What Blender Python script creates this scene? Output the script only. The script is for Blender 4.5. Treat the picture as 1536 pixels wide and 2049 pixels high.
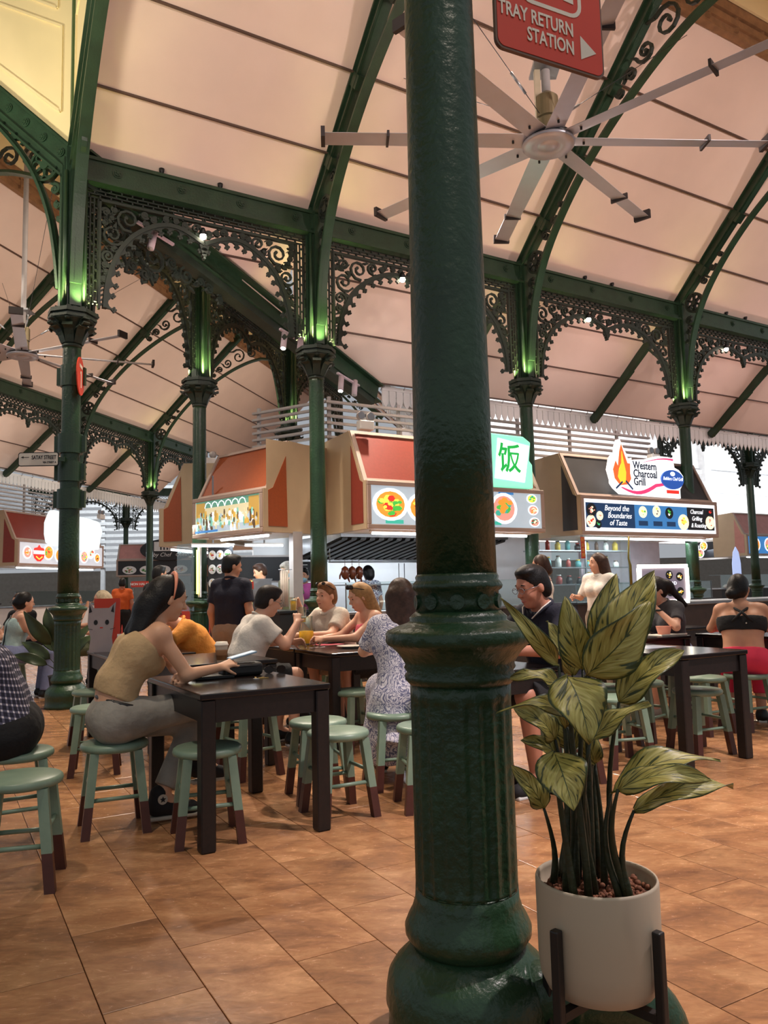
import bpy, math, random
import numpy as np
from mathutils import Vector, Matrix
for _o in list(bpy.data.objects): bpy.data.objects.remove(_o)
SC = bpy.context.scene
COL = SC.collection
PI = math.pi
rad = math.radians
# ---------------------------------------------------------------- camera
F_PX, W_PX, H_PX = 1570.0, 1536, 2049
CAM_H, PITCH, ROLL = 1.2, rad(5.65), 0.0235
cam = bpy.data.cameras.new('camera')
cam.sensor_fit = 'HORIZONTAL'; cam.sensor_width = 36.0
cam.lens = 36.0 * F_PX / W_PX
cam.clip_start = 0.05; cam.clip_end = 300
cam_o = bpy.data.objects.new('camera', cam); COL.objects.link(cam_o)
_f = Vector((0, math.cos(PITCH), math.sin(PITCH))); _r0 = Vector((1, 0, 0)); _u0 = _r0.cross(_f)
_r = math.cos(ROLL) * _r0 - math.sin(ROLL) * _u0; _u = _r.cross(_f)
cam_o.matrix_world = Matrix(((_r.x, _u.x, -_f.x, 0), (_r.y, _u.y, -_f.y, 0), (_r.z, _u.z, -_f.z, CAM_H), (0, 0, 0, 1)))
SC.camera = cam_o
# ---------------------------------------------------------------- world and exposure
w = bpy.data.worlds.new('world'); SC.world = w; w.use_nodes = True
w.node_tree.nodes['Background'].inputs[0].default_value = (0.88, 0.93, 1.0, 1)
w.node_tree.nodes['Background'].inputs[1].default_value = 0.36
SC.view_settings.view_transform = 'Standard'; SC.view_settings.look = 'None'
SC.view_settings.gamma = 1.0; SC.view_settings.use_curve_mapping = False
SC.view_settings.exposure = 0.2
# ---------------------------------------------------------------- hall plan (metres)
T1, T2 = rad(31), rad(76)
VL = np.array([-3.53, 8.76, 0.0])                    # octagon corner where both naves meet
U1 = np.array([math.cos(T1), math.sin(T1), 0.0]); N1 = np.array([math.sin(T1), -math.cos(T1), 0.0])
U2 = np.array([math.cos(T2), math.sin(T2), 0.0]); N2 = np.array([-math.sin(T2), math.cos(T2), 0.0])
NAVE = 7.6; EAVE = 6.40; SLOPE = 0.93; DLAN = 2.9
def A(s, w=0.0, z=0.0): return tuple(VL + s * U1 + w * N1 + np.array([0, 0, z]))   # first nave: s along, w across
def Cc(s, w=0.0, z=0.0): return tuple(VL + s * U2 + w * N2 + np.array([0, 0, z]))  # second nave
# ---------------------------------------------------------------- lamps
def spot(name, loc, target, power, color, angle, blend=0.6, size=0.05):
    l = bpy.data.lights.new(name, 'SPOT'); l.energy = power; l.color = color
    l.spot_size = rad(angle); l.spot_blend = blend; l.shadow_soft_size = size
    o = bpy.data.objects.new(name, l); COL.objects.link(o); o.location = loc
    o.rotation_euler = (Vector(target) - Vector(loc)).to_track_quat('-Z', 'Y').to_euler(); return o
def area(name, loc, target, power, color, sx, sy=None):
    l = bpy.data.lights.new(name, 'AREA'); l.energy = power; l.color = color
    l.shape = 'RECTANGLE'; l.size = sx; l.size_y = sy or sx
    o = bpy.data.objects.new(name, l); COL.objects.link(o); o.location = loc
    o.rotation_euler = (Vector(target) - Vector(loc)).to_track_quat('-Z', 'Y').to_euler(); return o
WARM = (1.0, 0.85, 0.70); PINK = (1.0, 0.74, 0.62); COOL = (0.85, 0.93, 1.0)
# ceiling washers on top of the beams, each throwing across the nave onto the far slope
for s in (1.2, 4.9, 8.7, 12.5, 16.0):
    spot('beam_uplight', A(s, 0.30, 6.42), A(s, 6.2, 7.35), 300, (1.0, 0.80, 0.75), 80, 0.9, 0.12)
    spot('beam_uplight', A(s, NAVE - 0.30, 6.42), A(s, 1.4, 7.35), 420 if s > 3 else 330, (1.0, 0.80, 0.74), 80, 0.9, 0.12)
    area('eave_uplight', A(s + 0.6, 0.35, 4.6), A(s + 0.6, -1.5, 5.4), 13, (1.0, 0.72, 0.70), 0.6, 0.2)
for s in (1.5, 5.0, 8.8, 12.6, 16.4):
    spot('beam_uplight', Cc(s, 0.30, 6.42), Cc(s, 6.2, 7.35), 290, (1.0, 0.84, 0.68), 80, 0.9, 0.12)
    spot('beam_uplight', Cc(s, NAVE - 0.30, 6.42), Cc(s, 1.4, 7.35), 230, (1.0, 0.84, 0.68), 80, 0.9, 0.12)
    area('eave_uplight', Cc(s, NAVE - 0.35, 4.6), Cc(s, NAVE + 1.5, 5.4), 13, (1.0, 0.86, 0.74), 0.6, 0.2)
# warm floods up on the octagon walls
area('octagon_flood', A(-1.2, 2.5, 6.0), A(-0.2, 1.0, 9.5), 40, (1.0, 0.88, 0.66), 0.4, 0.4)
area('octagon_flood', Cc(-2.2, 2.2, 5.6), Cc(0.0, 1.0, 7.2), 80, (1.0, 0.88, 0.66), 0.4, 0.4)
area('octagon_flood', A(-4.5, 6.0, 6.4), A(-0.6, 4.4, 10), 45, (1.0, 0.88, 0.66), 0.5, 0.5)
# downlights for the tables and floor; the octagon spots are added fill
spot('octagon_fill_spot', (-2.4, 2.0, 6.6), (-1.35, 4.4, 1.0), 430, WARM, 32, 0.8, 0.1)  # added spot that brightens the woman in the tan top, no fitting modelled
spot('octagon_fill_spot', (3.4, 2.8, 6.6), (1.95, 3.6, 0.0), 1700, (1.0, 0.85, 0.84), 48, 0.5, 0.1)  # added spot that raises the pinkish floor at the right, source unseen
spot('octagon_fill_spot', (1.6, 0.3, 6.6), (0.9, 2.3, 0.4), 170, WARM, 60, 0.8, 0.1)
for s, d, pw in ((1.4, 1.6, 800), (1.5, 0.2, 700), (4.45, 0.2, 1100), (8.1, 0.2, 1000), (3.9, 3.4, 650), (7.6, 3.8, 900), (6.2, 6.0, 480), (11.5, 3.8, 620), (0.6, 5.2, 90)):
    spot('hall_downlight', A(s, d, 5.7 if d < 1 else 7.6), A(s + (0.4 if d < 1 else 0), d + (1.9 if d < 1 else -0.2), 0), pw, WARM, 95 if d < 1 else 80, 0.8, 0.09)
for s, d, pw in ((3.0, 3.8, 900), (7.5, 3.8, 900), (12.0, 3.8, 560)):
    spot('hall_downlight', Cc(s, d, 7.6), Cc(s, d, 0), pw, WARM, 100, 0.7, 0.09)
# ---------------------------------------------------------------- materials
MATS = {}
def nd(t, kind, **kw):
    n = t.nodes.new(kind)
    for k, v in kw.items():
        if k.startswith('i_'): n.inputs[int(k[2:]) if k[2:].isdigit() else k[2:].replace('_', ' ')].default_value = v
        else: setattr(n, k, v)
    return n
def s2l(c):
    return tuple(((v / 255 + 0.055) / 1.055) ** 2.4 if v > 10 else v / 255 / 12.92 for v in c)
def mat(name, rgb, rough=0.5, metal=0.0, var=0.12, scale=6.0, bump=0.0, bscale=60.0, emit=0.0, rgb2=None, spec=0.5, coat=0.0, alpha=1.0, trans=0.0):
    """rgb in 0-255 sRGB; noise mixes towards rgb2 (or a darker tone)"""
    if name in MATS: return MATS[name]
    m = bpy.data.materials.new(name); m.use_nodes = True; t = m.node_tree; b = t.nodes['Principled BSDF']
    c1 = s2l(rgb); c2 = s2l(rgb2) if rgb2 else tuple(v * (1 - var) for v in c1)
    tc = nd(t, 'ShaderNodeTexCoord'); nz = nd(t, 'ShaderNodeTexNoise', i_Scale=scale, i_Detail=4.0)
    t.links.new(tc.outputs['Object'], nz.inputs['Vector'])
    mx = nd(t, 'ShaderNodeMix', data_type='RGBA'); mx.inputs[6].default_value = (*c1, 1); mx.inputs[7].default_value = (*c2, 1)
    rp = nd(t, 'ShaderNodeMapRange', i_1=0.35, i_2=0.65)
    t.links.new(nz.outputs[0], rp.inputs[0]); t.links.new(rp.outputs[0], mx.inputs[0]); t.links.new(mx.outputs[2], b.inputs['Base Color'])
    b.inputs['Roughness'].default_value = rough; b.inputs['Metallic'].default_value = metal
    b.inputs['Specular IOR Level'].default_value = spec; b.inputs['Coat Weight'].default_value = coat
    if trans: b.inputs['Transmission Weight'].default_value = trans
    if alpha < 1: b.inputs['Alpha'].default_value = alpha
    if emit:
        t.links.new(mx.outputs[2], b.inputs['Emission Color']); b.inputs['Emission Strength'].default_value = emit
    if bump:
        n2 = nd(t, 'ShaderNodeTexNoise', i_Scale=bscale, i_Detail=3.0); bp = nd(t, 'ShaderNodeBump', i_Strength=bump, i_Distance=0.01)
        t.links.new(tc.outputs['Object'], n2.inputs['Vector']); t.links.new(n2.outputs[0], bp.inputs['Height']); t.links.new(bp.outputs[0], b.inputs['Normal'])
    MATS[name] = m; return m
GREEN = mat('green_iron_paint', (38, 64, 44), 0.38, var=0.3, scale=5, bump=0.25, bscale=45)
GREEN2 = mat('green_iron_paint_thick', (36, 66, 42), 0.36, var=0.35, scale=4, bump=0.55, bscale=38)
BRONZE = mat('dark_green_capital_paint', (38, 52, 40), 0.5, var=0.3, bump=0.3)
FRET = mat('dark_green_fret_paint', (33, 45, 36), 0.5, var=0.3)
CEIL = mat('pale_ceiling_board', (226, 204, 190), 0.7, var=0.05, scale=1.5)
CEILRAIL = mat('brown_ceiling_rail', (92, 70, 60), 0.6)
CREAM = mat('cream_wall_paint', (240, 222, 172), 0.7, var=0.04, scale=2)
CORNICE = mat('brown_timber_cornice', (150, 112, 78), 0.6, var=0.3, scale=8)
WHITEP = mat('white_paint', (222, 220, 216), 0.5, var=0.05)
GREYP = mat('grey_metal_paint', (168, 162, 160), 0.5, var=0.08)
BLACK = mat('black_plastic', (18, 18, 19), 0.45)
STEEL = mat('brushed_steel', (150, 152, 155), 0.32, 0.85, var=0.15)
DARKST = mat('dark_steel', (58, 60, 62), 0.4, 0.6)
# ---------------------------------------------------------------- mesh helpers
class MB:
    def __init__(s): s.v = []; s.f = []; s.m = []; s.sm = []
    def add(s, vs, fs, mi=0, smooth=False):
        o = len(s.v); s.v.extend([tuple(map(float, p)) for p in vs])
        for f in fs: s.f.append(tuple(o + i for i in f)); s.m.append(mi); s.sm.append(smooth)
        return s
    def box(s, x0, x1, y0, y1, z0, z1, mi=0):
        return s.add([(x0,y0,z0),(x1,y0,z0),(x1,y1,z0),(x0,y1,z0),(x0,y0,z1),(x1,y0,z1),(x1,y1,z1),(x0,y1,z1)],
                     [(0,3,2,1),(4,5,6,7),(0,1,5,4),(1,2,6,5),(2,3,7,6),(3,0,4,7)], mi)
    def hexa(s, p, mi=0):   # 8 points, bottom ring then top ring
        return s.add(p, [(0,3,2,1),(4,5,6,7),(0,1,5,4),(1,2,6,5),(2,3,7,6),(3,0,4,7)], mi)
    def beam(s, a, b, w, h, up=(0, 0, 1), mi=0):
        a, b = Vector(a), Vector(b); d = (b - a).normalized(); x = d.cross(Vector(up))
        if x.length < 1e-6: x = d.cross(Vector((1, 0, 0)))
        x.normalize(); y = x.cross(d)
        q = [(-w/2, -h/2), (w/2, -h/2), (w/2, h/2), (-w/2, h/2)]
        return s.hexa([a + x * i + y * j for i, j in q] + [b + x * i + y * j for i, j in q], mi)
    def tube(s, pts, r, n=8, mi=0, caps=True, smooth=True):
        pts = [Vector(p) for p in pts]; rs = r if isinstance(r, (list, tuple)) else [r] * len(pts)
        vs = []; fs = []; ref = None
        for i, p in enumerate(pts):
            t = (pts[min(i + 1, len(pts) - 1)] - pts[max(i - 1, 0)]).normalized()
            if ref is None: ref = t.orthogonal().normalized()
            ref = (ref - t * ref.dot(t)); ref = ref.normalized() if ref.length > 1e-6 else t.orthogonal().normalized()
            b = t.cross(ref)
            for k in range(n):
                a = 2 * PI * k / n; vs.append(p + (ref * math.cos(a) + b * math.sin(a)) * rs[i])
        for i in range(len(pts) - 1):
            for k in range(n): fs.append((i*n+k, i*n+(k+1)%n, (i+1)*n+(k+1)%n, (i+1)*n+k))
        if caps: fs.append(tuple(range(n - 1, -1, -1))); fs.append(tuple(range((len(pts)-1)*n, len(pts)*n)))
        return s.add(vs, fs, mi, smooth)
    def lathe(s, prof, n=32, c=(0, 0, 0), mi=0, caps=True, rfun=None, smooth=True):
        vs = []; fs = []
        for i, (r, z) in enumerate(prof):
            for k in range(n):
                a = 2 * PI * k / n; rr = rfun(r, z, a) if rfun else r
                vs.append((c[0] + rr * math.cos(a), c[1] + rr * math.sin(a), c[2] + z))
        for i in range(len(prof) - 1):
            for k in range(n): fs.append((i*n+k, i*n+(k+1)%n, (i+1)*n+(k+1)%n, (i+1)*n+k))
        if caps: fs.append(tuple(range(n - 1, -1, -1))); fs.append(tuple(range((len(prof)-1)*n, len(prof)*n)))
        return s.add(vs, fs, mi, smooth)
    def strip(s, pts, w, y0, y1, mi=0):
        """ribbon of width w (number or list) along 2-D pts (x,z), from y0 to y1"""
        n = len(pts); ws = w if isinstance(w, (list, tuple)) else [w] * n; vs = []
        for i, p in enumerate(pts):
            a = pts[max(i - 1, 0)]; b = pts[min(i + 1, n - 1)]
            dx, dz = b[0] - a[0], b[1] - a[1]; l = math.hypot(dx, dz) or 1; nx, nz = -dz / l * ws[i] / 2, dx / l * ws[i] / 2
            vs += [(p[0]+nx, y0, p[1]+nz), (p[0]-nx, y0, p[1]-nz), (p[0]-nx, y1, p[1]-nz), (p[0]+nx, y1, p[1]+nz)]
        fs = [(3, 2, 1, 0), (4*n-4, 4*n-3, 4*n-2, 4*n-1)]
        for i in range(n - 1):
            for k in range(4): fs.append((4*i+k, 4*i+(k+1)%4, 4*i+4+(k+1)%4, 4*i+4+k))
        return s.add(vs, fs, mi)
    def prism(s, poly, y0, y1, mi=0):
        """2-D outline (x,z) extruded along y"""
        n = len(poly)
        return s.add([(x, y0, z) for x, z in poly] + [(x, y1, z) for x, z in poly],
                     [tuple(range(n)), tuple(range(2*n-1, n-1, -1))] + [(i, n+i, n+(i+1)%n, (i+1)%n) for i in range(n)], mi)
    def disc(s, x, z, r, y0, y1, n=12, mi=0, rz=None):
        return s.prism([(x + r*math.cos(2*PI*k/n), z + (rz or r)*math.sin(2*PI*k/n)) for k in range(n)], y0, y1, mi)
    def ball(s, c, r, n=10, mi=0, sc=(1, 1, 1)):
        m = max(4, n // 2); prof = [(max(1e-4, math.sin(PI*i/m)) * r, -math.cos(PI*i/m) * r) for i in range(m + 1)]
        o = len(s.v); s.lathe(prof, n, (0, 0, 0), mi, False)
        for i in range(o, len(s.v)): p = s.v[i]; s.v[i] = (c[0]+p[0]*sc[0], c[1]+p[1]*sc[1], c[2]+p[2]*sc[2])
        return s
    def xf(s, M, start=0):
        for i in range(start, len(s.v)): s.v[i] = tuple(M @ Vector(s.v[i]))
        return s
    def mesh(s, name, mats):
        me = bpy.data.meshes.new(name); me.from_pydata(s.v, [], s.f)
        for m in (mats if isinstance(mats, (list, tuple)) else [mats]): me.materials.append(m)
        me.polygons.foreach_set('material_index', s.m); me.polygons.foreach_set('use_smooth', s.sm); me.update(); return me
    def build(s, name, mats, parent=None, **kw): return link(name, s.mesh(name, mats), parent, **kw)
def link(name, me, parent=None, loc=None, rz=None, label=None, cat=None, group=None, kind=None):
    o = bpy.data.objects.new(name, me); COL.objects.link(o); o.parent = parent
    if loc is not None: o.location = loc
    if rz is not None: o.rotation_euler = (0, 0, rz)
    return tag(o, label, cat, group, kind)
def tag(o, label=None, cat=None, group=None, kind=None):
    if label: o['label'] = label
    if cat: o['category'] = cat
    if group: o['group'] = group
    if kind: o['kind'] = kind
    return o
def thing(name, label, cat, loc=(0, 0, 0), rz=0.0, group=None, kind=None):
    return link(name, None, None, loc, rz, label, cat, group, kind)
def dup(o, loc=None, rz=None, label=None, group=None, parent=None):
    c = o.copy(); COL.objects.link(c); c.parent = parent
    if loc is not None: c.location = loc
    if rz is not None: c.rotation_euler = (0, 0, rz)
    tag(c, label, None, group)
    for ch in list(o.children): dup(ch, parent=c)
    return c
def bevel(o, w=0.01, seg=2):
    m = o.modifiers.new('bevel', 'BEVEL'); m.width = w; m.segments = seg; m.limit_method = 'ANGLE'; return o
def text_mesh(s, size, depth=0.002, sx=1.0, align='CENTER', bold=0.0, shear=0.0, space=1.0):
    cu = bpy.data.curves.new('txt', 'FONT'); cu.body = s; cu.size = size; cu.align_x = align; cu.align_y = 'CENTER'
    cu.extrude = depth; cu.offset = bold; cu.shear = shear; cu.space_character = space; cu.resolution_u = 3
    o = bpy.data.objects.new('txt', cu); COL.objects.link(o)
    dg = bpy.context.evaluated_depsgraph_get(); me = bpy.data.meshes.new_from_object(o.evaluated_get(dg))
    bpy.data.objects.remove(o); me.transform(Matrix(((sx, 0, 0, 0), (0, 0, -1, 0), (0, 1, 0, 0), (0, 0, 0, 1))))
    return me   # letters stand in x-z, facing -y
def text_part(s, size, m, parent, loc, rz=0.0, name='lettering', **kw):
    me = text_mesh(s, size, **kw); me.materials.clear(); me.materials.append(m); return link(name, me, parent, loc, rz)
# ================================================================ FLOOR
def floor_mat():
    m = bpy.data.materials.new('brown_stone_tile'); m.use_nodes = True; t = m.node_tree; b = t.nodes['Principled BSDF']
    tc = nd(t, 'ShaderNodeTexCoord'); oi = nd(t, 'ShaderNodeObjectInfo'); ge = nd(t, 'ShaderNodeNewGeometry')
    mp = nd(t, 'ShaderNodeMapping'); mp.inputs['Scale'].default_value = (1.0, 2.2, 1.0); mp.inputs['Rotation'].default_value = (0, 0, -T1)
    ad = nd(t, 'ShaderNodeVectorMath', operation='ADD')
    t.links.new(ge.outputs['Position'], mp.inputs[0]); t.links.new(mp.outputs[0], ad.inputs[0])
    cr = nd(t, 'ShaderNodeMath', operation='MULTIPLY', i_1=37.0); t.links.new(oi.outputs['Random'], cr.inputs[0]); t.links.new(cr.outputs[0], ad.inputs[1])
    n1 = nd(t, 'ShaderNodeTexNoise', i_Scale=2.6, i_Detail=7.0, i_Roughness=0.62, i_Distortion=0.7)
    n2 = nd(t, 'ShaderNodeTexNoise', i_Scale=11.0, i_Detail=6.0, i_Roughness=0.7, i_Distortion=1.6)
    for n in (n1, n2): t.links.new(ad.outputs[0], n.inputs['Vector'])
    r1 = nd(t, 'ShaderNodeValToRGB'); e = r1.color_ramp.elements
    e[0].position = .28; e[0].color = (*s2l((122, 84, 60)), 1); e[1].position = .72; e[1].color = (*s2l((198, 150, 106)), 1)
    x = e.new(.5); x.color = (*s2l((166, 118, 80)), 1)
    r2 = nd(t, 'ShaderNodeMapRange', i_1=.3, i_2=.7, i_3=.74, i_4=1.14)
    t.links.new(n1.outputs[0], r1.inputs[0]); t.links.new(n2.outputs[0], r2.inputs[0])
    mu = nd(t, 'ShaderNodeMix', data_type='RGBA', blend_type='MULTIPLY'); mu.inputs[0].default_value = 1
    t.links.new(r1.outputs[0], mu.inputs[6]); t.links.new(r2.outputs[0], mu.inputs[7])
    hv = nd(t, 'ShaderNodeHueSaturation'); rv = nd(t, 'ShaderNodeMapRange', i_3=.84, i_4=1.12)
    t.links.new(oi.outputs['Random'], rv.inputs[0]); t.links.new(rv.outputs[0], hv.inputs['Value']); t.links.new(mu.outputs[2], hv.inputs['Color'])
    t.links.new(hv.outputs[0], b.inputs['Base Color'])
    rr = nd(t, 'ShaderNodeMapRange', i_3=.16, i_4=.34); t.links.new(n2.outputs[0], rr.inputs[0]); t.links.new(rr.outputs[0], b.inputs['Roughness'])
    bp = nd(t, 'ShaderNodeBump', i_Strength=0.05, i_Distance=0.01); t.links.new(n2.outputs[0], bp.inputs['Height']); t.links.new(bp.outputs[0], b.inputs['Normal'])
    return m
TILE = floor_mat(); GROUT = mat('dark_grout', (70, 46, 32), 0.8)
TH = rad(29.6); TS = 0.3025
e1 = np.array([math.cos(TH), math.sin(TH)]); e2 = np.array([-e1[1], e1[0]])
mb = MB(); mb.add([(-34, -6, -0.012), (34, -6, -0.012), (34, 50, -0.012), (-34, 50, -0.012)], [(0, 1, 2, 3)])
floor = mb.build('floor', GROUT, label='brown stone tiled floor of the food hall', kind='structure')
def tile_mb(x0=0, x1=TS, y0=0, y1=2*TS):
    g = 0.0016; b = 0.002; m = MB()
    lo = [(x0+g, y0+g), (x1-g, y0+g), (x1-g, y1-g), (x0+g, y1-g)]; hi = [(x0+g+b, y0+g+b), (x1-g-b, y0+g+b), (x1-g-b, y1-g-b), (x0+g+b, y1-g-b)]
    m.add([(*p, -0.012) for p in lo] + [(*p, 0.0 - b * .5) for p in lo] + [(*p, 0.0) for p in hi],
          [(0,1,5,4),(1,2,6,5),(2,3,7,6),(3,0,4,7),(4,5,9,8),(5,6,10,9),(6,7,11,10),(7,4,8,11),(8,9,10,11)]); return m
tme = tile_mb().mesh('tile', TILE)
O1, O2 = 0.4458 - 4 * TS * 0, 0.077
cells = []
for i in range(-70, 75):
    for j in range(-40, 75):
        c1 = O1 + i * TS; c2 = O2 + (j * 2 + (0 if i % 2 == 0 else 1)) * TS
        c = e1 * (c1 + TS / 2) + e2 * (c2 + TS)
        if c[1] < -1.0 or c[1] > 34 or abs(c[0]) > 3 + .75 * max(c[1], 1): continue
        vis = c[1] > 1.7 and abs(c[0]) < 0.30 + 0.5 * c[1]
        cells.append((0 if vis else 1, c[1], c1, c2))
cells.sort()
far = MB()
for k, (vis, d, c1, c2) in enumerate(cells):
    p = e1 * c1 + e2 * c2
    if k < 300: link('tile', tme, floor, (p[0], p[1], 0.0), TH)
    else:
        q = [p + e1 * .0035 + e2 * .0035, p + e1 * (TS - .0035) + e2 * .0035, p + e1 * (TS - .0035) + e2 * (2*TS - .0035), p + e1 * .0035 + e2 * (2*TS - .0035)]
        far.add([(x, y, 0.0) for x, y in q], [(0, 1, 2, 3)])
far.build('distant_tiles', TILE, floor, kind='stuff')
# ================================================================ COLUMNS
def zf(y):   # height of a picture row at the front column (its axis is 2.2 m away)
    d = _f + (924 - 768) / F_PX * _r - (y - 1024.5) / F_PX * _u; return CAM_H + d.z * 2.2 / d.y
K = 2.19 / F_PX
def column_meshes():
    P = {}
    n = 48
    mb = MB(); mb.lathe([(.225, 0), (.225, .03), (.218, .045), (.217, zf(2010)), (.224, zf(1995)), (.222, zf(1970)), (.216, zf(1945)), (.200, zf(1925)), (.180, zf(1910)), (.158, zf(1893)), (.148, zf(1884))], n); P['base'] = mb.mesh('base', GREEN2)
    mb = MB(); mb.lathe([(.147, zf(1886)), (.158, zf(1874)), (.168, zf(1862)), (.169, zf(1848)), (.160, zf(1832)), (.148, zf(1815)), (.140, zf(1795)), (.1375, zf(1770))], n); P['torus'] = mb.mesh('torus', GREEN2)
    fl = lambda r, z, a: r - (0.0075 * abs(math.sin(10 * a)) ** 1.5 if r < .1379 and zf(1768) < z < zf(1396) else 0)
    prof = [(.1379 + .0001, zf(1772))] + [(.1375, zf(y)) for y in (1764, 1740, 1600, 1450, 1410, 1402)] + [(.138, zf(1394)), (.1385, zf(1365))]
    mb = MB(); mb.lathe(prof, 120, rfun=fl); P['fluted_pedestal'] = mb.mesh('fluted_pedestal', GREEN2)
    mb = MB(); mb.lathe([(.1385, zf(1367)), (.150, zf(1358)), (.153, zf(1349)), (.146, zf(1342)), (.154, zf(1333)), (.150, zf(1326)), (.158, zf(1316)), (.172, zf(1302)), (.188, zf(1291)), (.198, zf(1287)), (.203, zf(1281)), (.203, zf(1264)), (.198, zf(1259)), (.172, zf(1251)), (.142, zf(1244)), (.134, zf(1240)), (.136, zf(1234)), (.128, zf(1228)), (.118, zf(1222))], n); P['flange'] = mb.mesh('flange', GREEN2)
    mb = MB(); mb.lathe([(.117, zf(1224)), (.115, zf(1205)), (.115, zf(1183)), (.124, zf(1178)), (.127, zf(1172)), (.122, zf(1165)), (.115, zf(1160)), (.117, zf(1154)), (.112, zf(1148))], n)
    for k in range(10):
        a = 2 * PI * k / 10 + .3; o = len(mb.v); mb.disc(0, 0, .020, -.006, .006, 14); mb.xf(Matrix.Translation((.115*math.cos(a), .115*math.sin(a), zf(1203))) @ Matrix.Rotation(a + PI/2, 4, 'Z'), o)
    P['collar'] = mb.mesh('collar', GREEN2)
    mb = MB(); mb.lathe([(.1115, zf(1150)), (.110, 1.7), (.105, 2.4), (.101, 3.2), (.099, 4.0), (.099, 4.04)], n); P['shaft'] = mb.mesh('shaft', GREEN2)
    # leafy capital
    mb = MB(); mb.lathe([(.099, 4.03), (.108, 4.045), (.11, 4.06), (.102, 4.07), (.106, 4.12), (.118, 4.2), (.145, 4.28), (.19, 4.33), (.2, 4.345)], 32)
    q = .17
    for (zz, e, h) in ((4.345, .215, .03), (4.375, .195, .03), (4.405, .215, .045)):
        mb.prism([(e*math.cos(PI/8+k*PI/4), e*math.sin(PI/8+k*PI/4)) for k in range(8)], -zz, -zz-h); 
        for i in range(len(mb.v)-16, len(mb.v)): x, y, z = mb.v[i]; mb.v[i] = (x, z, -y)
    for k in range(8):          # leaves and volutes
        a = k * PI / 4 + PI / 8; o = len(mb.v)
        big = k % 2 == 0
        mb.strip([(.1, 4.08), (.115, 4.16), (.14, 4.23), (.185, 4.265), (.195, 4.235)], [.02, .03, .03, .025, .012], -.045, .045)
        if big:
            sp = [(.205 + (.05 - .0045*i)*math.cos(.55*i + 1.2), 4.285 + (.05 - .0045*i)*math.sin(.55*i + 1.2)) for i in range(10)]
            mb.strip(sp, .022, -.03, .03)
        else: mb.ball((.17, 0, 4.335), .035, 8)
        mb.xf(Matrix.Rotation(a, 4, 'Z'), o)
        mb.box(-.02, .02, -.02, .02, 4.45, 4.48)
        for i in range(len(mb.v)-8, len(mb.v)): x, y, z = mb.v[i]; mb.v[i] = (x+.16*math.cos(a), y+.16*math.sin(a), z)
    for i, (x, y, z) in enumerate(mb.v):
        r = math.hypot(x, y)
        if r > .112: k = (.112 + (r - .112) * 1.55) / r; mb.v[i] = (x*k, y*k, z)
    P['capital'] = mb.mesh('capital', BRONZE)
    # moulded pier above the capital up to the roof
    mb = MB(); mb.box(-.105, .105, -.105, .105, 4.45, 6.40)
    for sx in (-1, 1):
        for sy in (-1, 1):
            mb.tube([(sx*.105, sy*.105, 4.45), (sx*.105, sy*.105, 6.1)], .026, 8)
    for a in range(4):
        o = len(mb.v); mb.box(-.045, .045, -.125, -.105, 4.45, 6.3); mb.box(-.02, .02, -.14, -.125, 4.45, 6.2); mb.xf(Matrix.Rotation(a*PI/2, 4, 'Z'), o)
    P['pier'] = mb.mesh('pier', GREEN)
    return P
CM = column_meshes()
def iron_column(loc, rz, label, group='iron columns of the hall', parts=None):
    t = thing('iron_column', label, 'column', loc, rz, group)
    for k, me in CM.items():
        if parts is None or k in parts: link(k, me, t)
    return t
col_L = iron_column(tuple(VL), T1, 'green iron column with pipe clamps and a red round badge, left side')
col_c = iron_column(A(3.1), T1, 'green iron column standing beside the beer drinkers\' table')
col_r = iron_column(A(6.8), T1, 'green iron column rising behind the mixed rice stall sign')
col_f = iron_column(A(10.6), T1, 'green iron column rising behind the charcoal grill stall sign')
col_F = iron_column(A(-.18, 7.54), T1, 'thick dark green fluted iron column in the foreground')
iron_column(Cc(3.1), T2, 'green iron column behind the stall with the video screen')
iron_column(Cc(6.9), T2, 'green iron column in shade behind the slatted stall roof')
iron_column(Cc(10.7, NAVE), T2, 'distant green column mostly hidden by the column with the red badge')
iron_column(Cc(14.5, NAVE), T2, 'distant green column next to the dark chef cafe sign')
iron_column(A(14.4), T1, 'green column at the right border beyond the grill stall')
# capital uplights
def cap_lights(p, n, power=5.0):
    for k in range(n):
        a = math.atan2(-p[1], -p[0]) + (k - (n - 1) / 2) * PI / 2 + .35
        spot('capital_uplight', (p[0] + .25*math.cos(a), p[1] + .25*math.sin(a), 4.50), (p[0] + .06*math.cos(a), p[1] + .06*math.sin(a), 5.1), power, (1.0, 0.95, 0.38), 90, 1.0, .03)
for p, n in ((VL, 4), (A(3.1), 4), (A(6.8), 3), (A(10.6), 3), (Cc(3.1), 3), (Cc(6.9), 2), (Cc(14.5, NAVE), 2)): cap_lights(p, min(n, 3), 60 if n == 4 else 45)
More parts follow.
